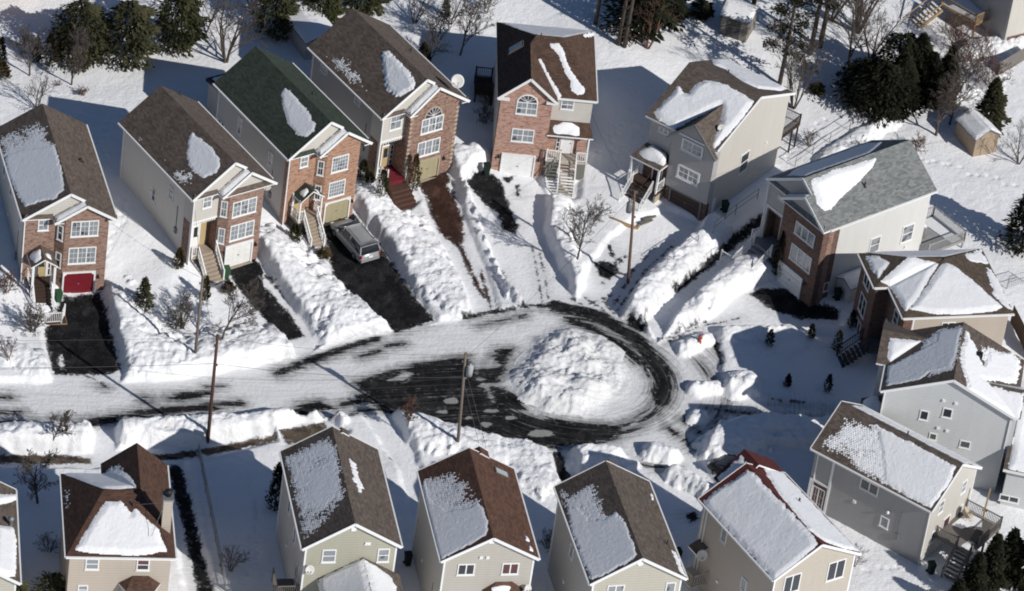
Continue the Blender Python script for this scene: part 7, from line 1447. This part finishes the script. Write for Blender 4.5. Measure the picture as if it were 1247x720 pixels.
fence([(968, 203), (1010, 174), (1058, 145)], 'metal handrail climbing the snowy slope behind the grey shingle roof'); fence([(868, 284), (895, 262), (922, 243)], 'dark handrail on the upper side of the dark lane'); fence([(820, 316), (850, 294)], 'low metal rail lying along the snow ridge', h=.6, rails=(.98,)); fence([(893, 322), (915, 303), (938, 284)], 'dark handrail between the lane and the white railed stair')
fence([(241, 556), (250, 600), (262, 660), (274, 722)], 'thin wire fence on the shaded lawn right of the chimney house', h=1.2, mesh=True, name='wire_fence', cat='fence'); fence([(1226, 352), (1250, 345)], 'wire fence at the right edge by the pyramid roof', h=1.3, mesh=True, name='wire_fence', cat='fence')
def boards(pts, label, h=1.7, mat=None):
    P = [gs(*p) for p in pts]; root = empty('board_fence', P[0], 0, label, 'fence', 'railings and fences'); mb = MB(); o = P[0]
    for a, b in zip(P[:-1], P[1:]):
        n = int(np.linalg.norm((b-a)[:2])/.16)
        for i in range(n): q = a+(b-a)*(i+.5)/n-o; d = (b-a)/np.linalg.norm(b-a)*.07; mb.prism([q-d, q+d, q+d+np.array((0, 0, h)), q-d+np.array((0, 0, h))], (.02, .03, 0))
    mb.build('panel', mat or plain('brown_fence', (.10, .065, .045), .9, .3), root)
boards([(1230, 392), (1243, 418), (1252, 440)], 'dark brown board fence right of the pyramid roofed house'); boards([(1215, 93), (1250, 72)], 'grey board fence in shade below the upper right house', 1.5, GREYWOOD)
# sheds
def shed(corner, ux, vy, w_, d_, h, rh, wall, label, roofm, snow=True, axis=0):
    root = empty('garden_shed', (corner[0], corner[1], zat(corner[0], corner[1])-.1), math.atan2(ux[1], ux[0]), label, 'shed', 'garden sheds'); mb = MB()
    if axis == 0: mb.prism([(0, 0, -.4), (w_, 0, -.4), (w_, 0, h), (w_/2, 0, h+rh), (0, 0, h)], (0, d_, 0))
    else: mb.prism([(0, 0, -.4), (0, d_, -.4), (0, d_, h), (0, d_/2, h+rh), (0, 0, h)], (w_, 0, 0))
    mb.build('wall', wall, root); o = .18
    if axis == 0: P1 = [(w_/2, -o, h+rh+.1), (w_/2, d_+o, h+rh+.1), (-o, d_+o, h-.02), (-o, -o, h-.02)]; P2 = [(w_/2, d_+o, h+rh+.1), (w_/2, -o, h+rh+.1), (w_+o, -o, h-.02), (w_+o, d_+o, h-.02)]
    else: P1 = [(-o, d_/2, h+rh+.1), (-o, -o, h-.02), (w_+o, -o, h-.02), (w_+o, d_/2, h+rh+.1)]; P2 = [(w_+o, d_/2, h+rh+.1), (w_+o, d_+o, h-.02), (-o, d_+o, h-.02), (-o, d_/2, h+rh+.1)]
    rb = MB(); slab(rb, P1, .1); slab(rb, P2, .1); r_ = rb.build('roof', [roofm, roofm], root)
    class Q: pass
    q = Q(); q.x = corner[0]
    if snow: snow_patch(q, r_, P1, [P1], px=False, th=.14, rag=.1); snow_patch(q, r_, P2, [P2], px=False, th=.14, rag=.1)
    return root, w_, h
TANS = siding('tan_boards', (.36, .28, .20)); WGREY = plain('grey_boards', (.22, .20, .175), .9, .3, 2)
root, w_, h_ = shed((36.6, 27.3), np.array((1.9, 1.2)), None, 2.3, 3.0, 2.0, .7, TANS, 'tan garden shed with snowy roof in front of the green pine', SH_GY, axis=0)
mb = MB(); mb.box((.7, -.04, -.1), (1.6, .02, 1.8)); mb.build('door', TANS, root)
root, w_, h_ = shed((14.3, 38.9), np.array((2.2, -.6)), None, 2.4, 2.6, 2.1, .6, WGREY, 'small weathered grey shed with double door at the top of the wood', SH_GY, axis=1)
mb = MB(); mb.box((.55, -.04, -.1), (1.75, .02, 1.8)); d_ = mb.build('door', plain('dark_grey_boards', (.09, .085, .085)), root); mb = MB(); mb.box((1.1, -.08, .8), (1.2, -.04, .95)); mb.build('handle', METAL, d_)
BLK = plain('black_fascia', (.018, .018, .02))
root, w_, h_ = shed((-20.0, 24.3), np.array((1.3, .8)), None, 3.0, 5.0, 1.9, .5, SI_GY, 'low outbuilding with a black edged snow roof between the green and the tall brown roof', BLK)
q = HG.w(3.75, 2.2); root, w_, h_ = shed((q[0], q[1]), np.array((math.cos(HG.a), math.sin(HG.a))), None, 1.6, 2.6, 1.7, .4, SI_BG, 'small grey lean shed in the shade between the white wall and the dark brick', SH_GY)
# furniture on decks
p = HJ.w(1.7, -.7, 2.45); root = empty('patio_chair', p, HJ.a+.6, 'round backed cream patio chair on the grey rear deck', 'chair'); CRM = plain('cream_wicker', (.50, .43, .32), .8)
mb = MB(); mb.lathe([(.30, .38), (.33, .42), (.32, .48), (.02, .48)], (0, 0, 0), 14); mb.build('seat', CRM, root); mb = MB()
N = 12
for k in range(N): a0_ = math.pi*k/N; a1_ = math.pi*(k+1)/N; mb.prism([(.36*math.cos(a0_), .36*math.sin(a0_), .45), (.36*math.cos(a1_), .36*math.sin(a1_), .45), (.44*math.cos(a1_), .44*math.sin(a1_), .62+.55*math.sin(a1_)), (.44*math.cos(a0_), .44*math.sin(a0_), .62+.55*math.sin(a0_))], (.05*math.cos(a0_), .05*math.sin(a0_), 0))
mb.build('backrest', CRM, root)
for k in range(4): an = .78+k*1.571; mb = MB(); mb.tube([(.24*math.cos(an), .24*math.sin(an), .4), (.3*math.cos(an), .3*math.sin(an), 0)], .025, 6); mb.build('leg', CRM, root)
p = HJ.w(2.6, -1.4, 2.3); o = MB(); o.bar((0, 0, 0), (.12, .1, 3.0), .12, .12); o.bar((-.05, -.03, .9), (.2, .15, .9), .3, .05); ob = o.build('wooden_post', TANWOOD); ob.location = p; tag(ob, 'pale wooden post standing above the rail of the grey deck', 'post')
p = HJ.w(.2, -2.3, 2.45); o = MB(); o.prism([(-.7, -.3, .35), (.7, -.3, .35), (.7, .3, .35), (-.7, .3, .35)], (0, 0, -.08)); ob = o.build('table_top', plain('dark_table', (.05, .05, .055), .4)); rt = empty('low_table', p, HJ.a+.2, 'dark low table on the snowy grey deck', 'table'); ob.parent = rt
for sx in (-.6, .6):
    for sy in (-.22, .22): mb = MB(); mb.bar((sx, sy, 0), (sx, sy, .3), .06, .06); mb.build('leg', BLACK, rt)
p = HG.w(2.2, 12.6, 2.02); rt = empty('covered_grill', p, HG.a, 'grey covered grill on the deck behind the white sided house', 'grill'); mb = MB(); mb.lathe([(.62, 0), (.66, .3), (.62, .85), (.5, 1.05), (.1, 1.15)], (0, 0, 0), 10, sy=.65); mb.build('cover', plain('grey_cover', (.20, .20, .19), .9, .25), rt); mb = MB(); mb.lathe([(.66, 1.02), (.5, 1.1), (.1, 1.2)], (0, 0, 0), 10, sx=.8, sy=.52); mb.build('snow_cap', ROOFSNOW, rt)
# timber edging and stepping boards before the grey house
P = [gs(744, 266), gs(758, 272), gs(776, 279), gs(781, 272)]; rt = empty('timber_edging', P[0], 0, 'tan timber edging round the snowed bed behind the tall right pole', 'edging'); mb = MB()
for a, b in zip(P[:-1], P[1:]): mb.bar(a-P[0]+(0, 0, .0), b-P[0]+(0, 0, .0), .14, .3)
mb.build('beam', TANWOOD, rt)
for i, (x, y, lb) in enumerate(((786, 271, 'stepping board nearest the tall pole'), (790, 266, 'stepping board nearest the porch steps of the grey house'))):
    p = gs(x, y); o = MB(); o.box((-.65, -.2, .02), (.65, .2, .14)); ob = o.build('stepping_board', GREYWOOD); ob.location = p; ob.rotation_euler = (0, 0, .75); tag(ob, lb, 'board', 'stepping boards')

# fittings on the side walls
for H_, u_, zb_ in ((HA, -3.36, 1.2), (HB, -3.33, 2.4), (HC, -3.41, 1.6), (HD, -3.72, 2.2), (HL, -3.3, .4), (HM, -3.28, .3), (HN, -3.3, .6), (HK, -3.54, .4), (HJ, -3.34, .8)):
    fr = H_.left(u_)
    mb = MB(); mb.fbox(fr, -2.6, -2.3, zb_+1.0, zb_+1.5, -.02, .14); mb.fbox(fr, -2.48, -2.42, zb_+1.5, zb_+3.6, -.02, .05); mb.build('meter_box', METAL, H_.root)
    mb = MB(); mb.fbox(fr, -6.6, -6.35, zb_+2.2, zb_+2.45, -.02, .08); mb.build('wall_vent', WHITE, H_.root)
    mb = MB(); mb.fbox(fr, -H_.D+.65, -H_.D+.57, -.5, H_.He-.1, -.01, .08); mb.build('downspout', WHITE, H_.root)
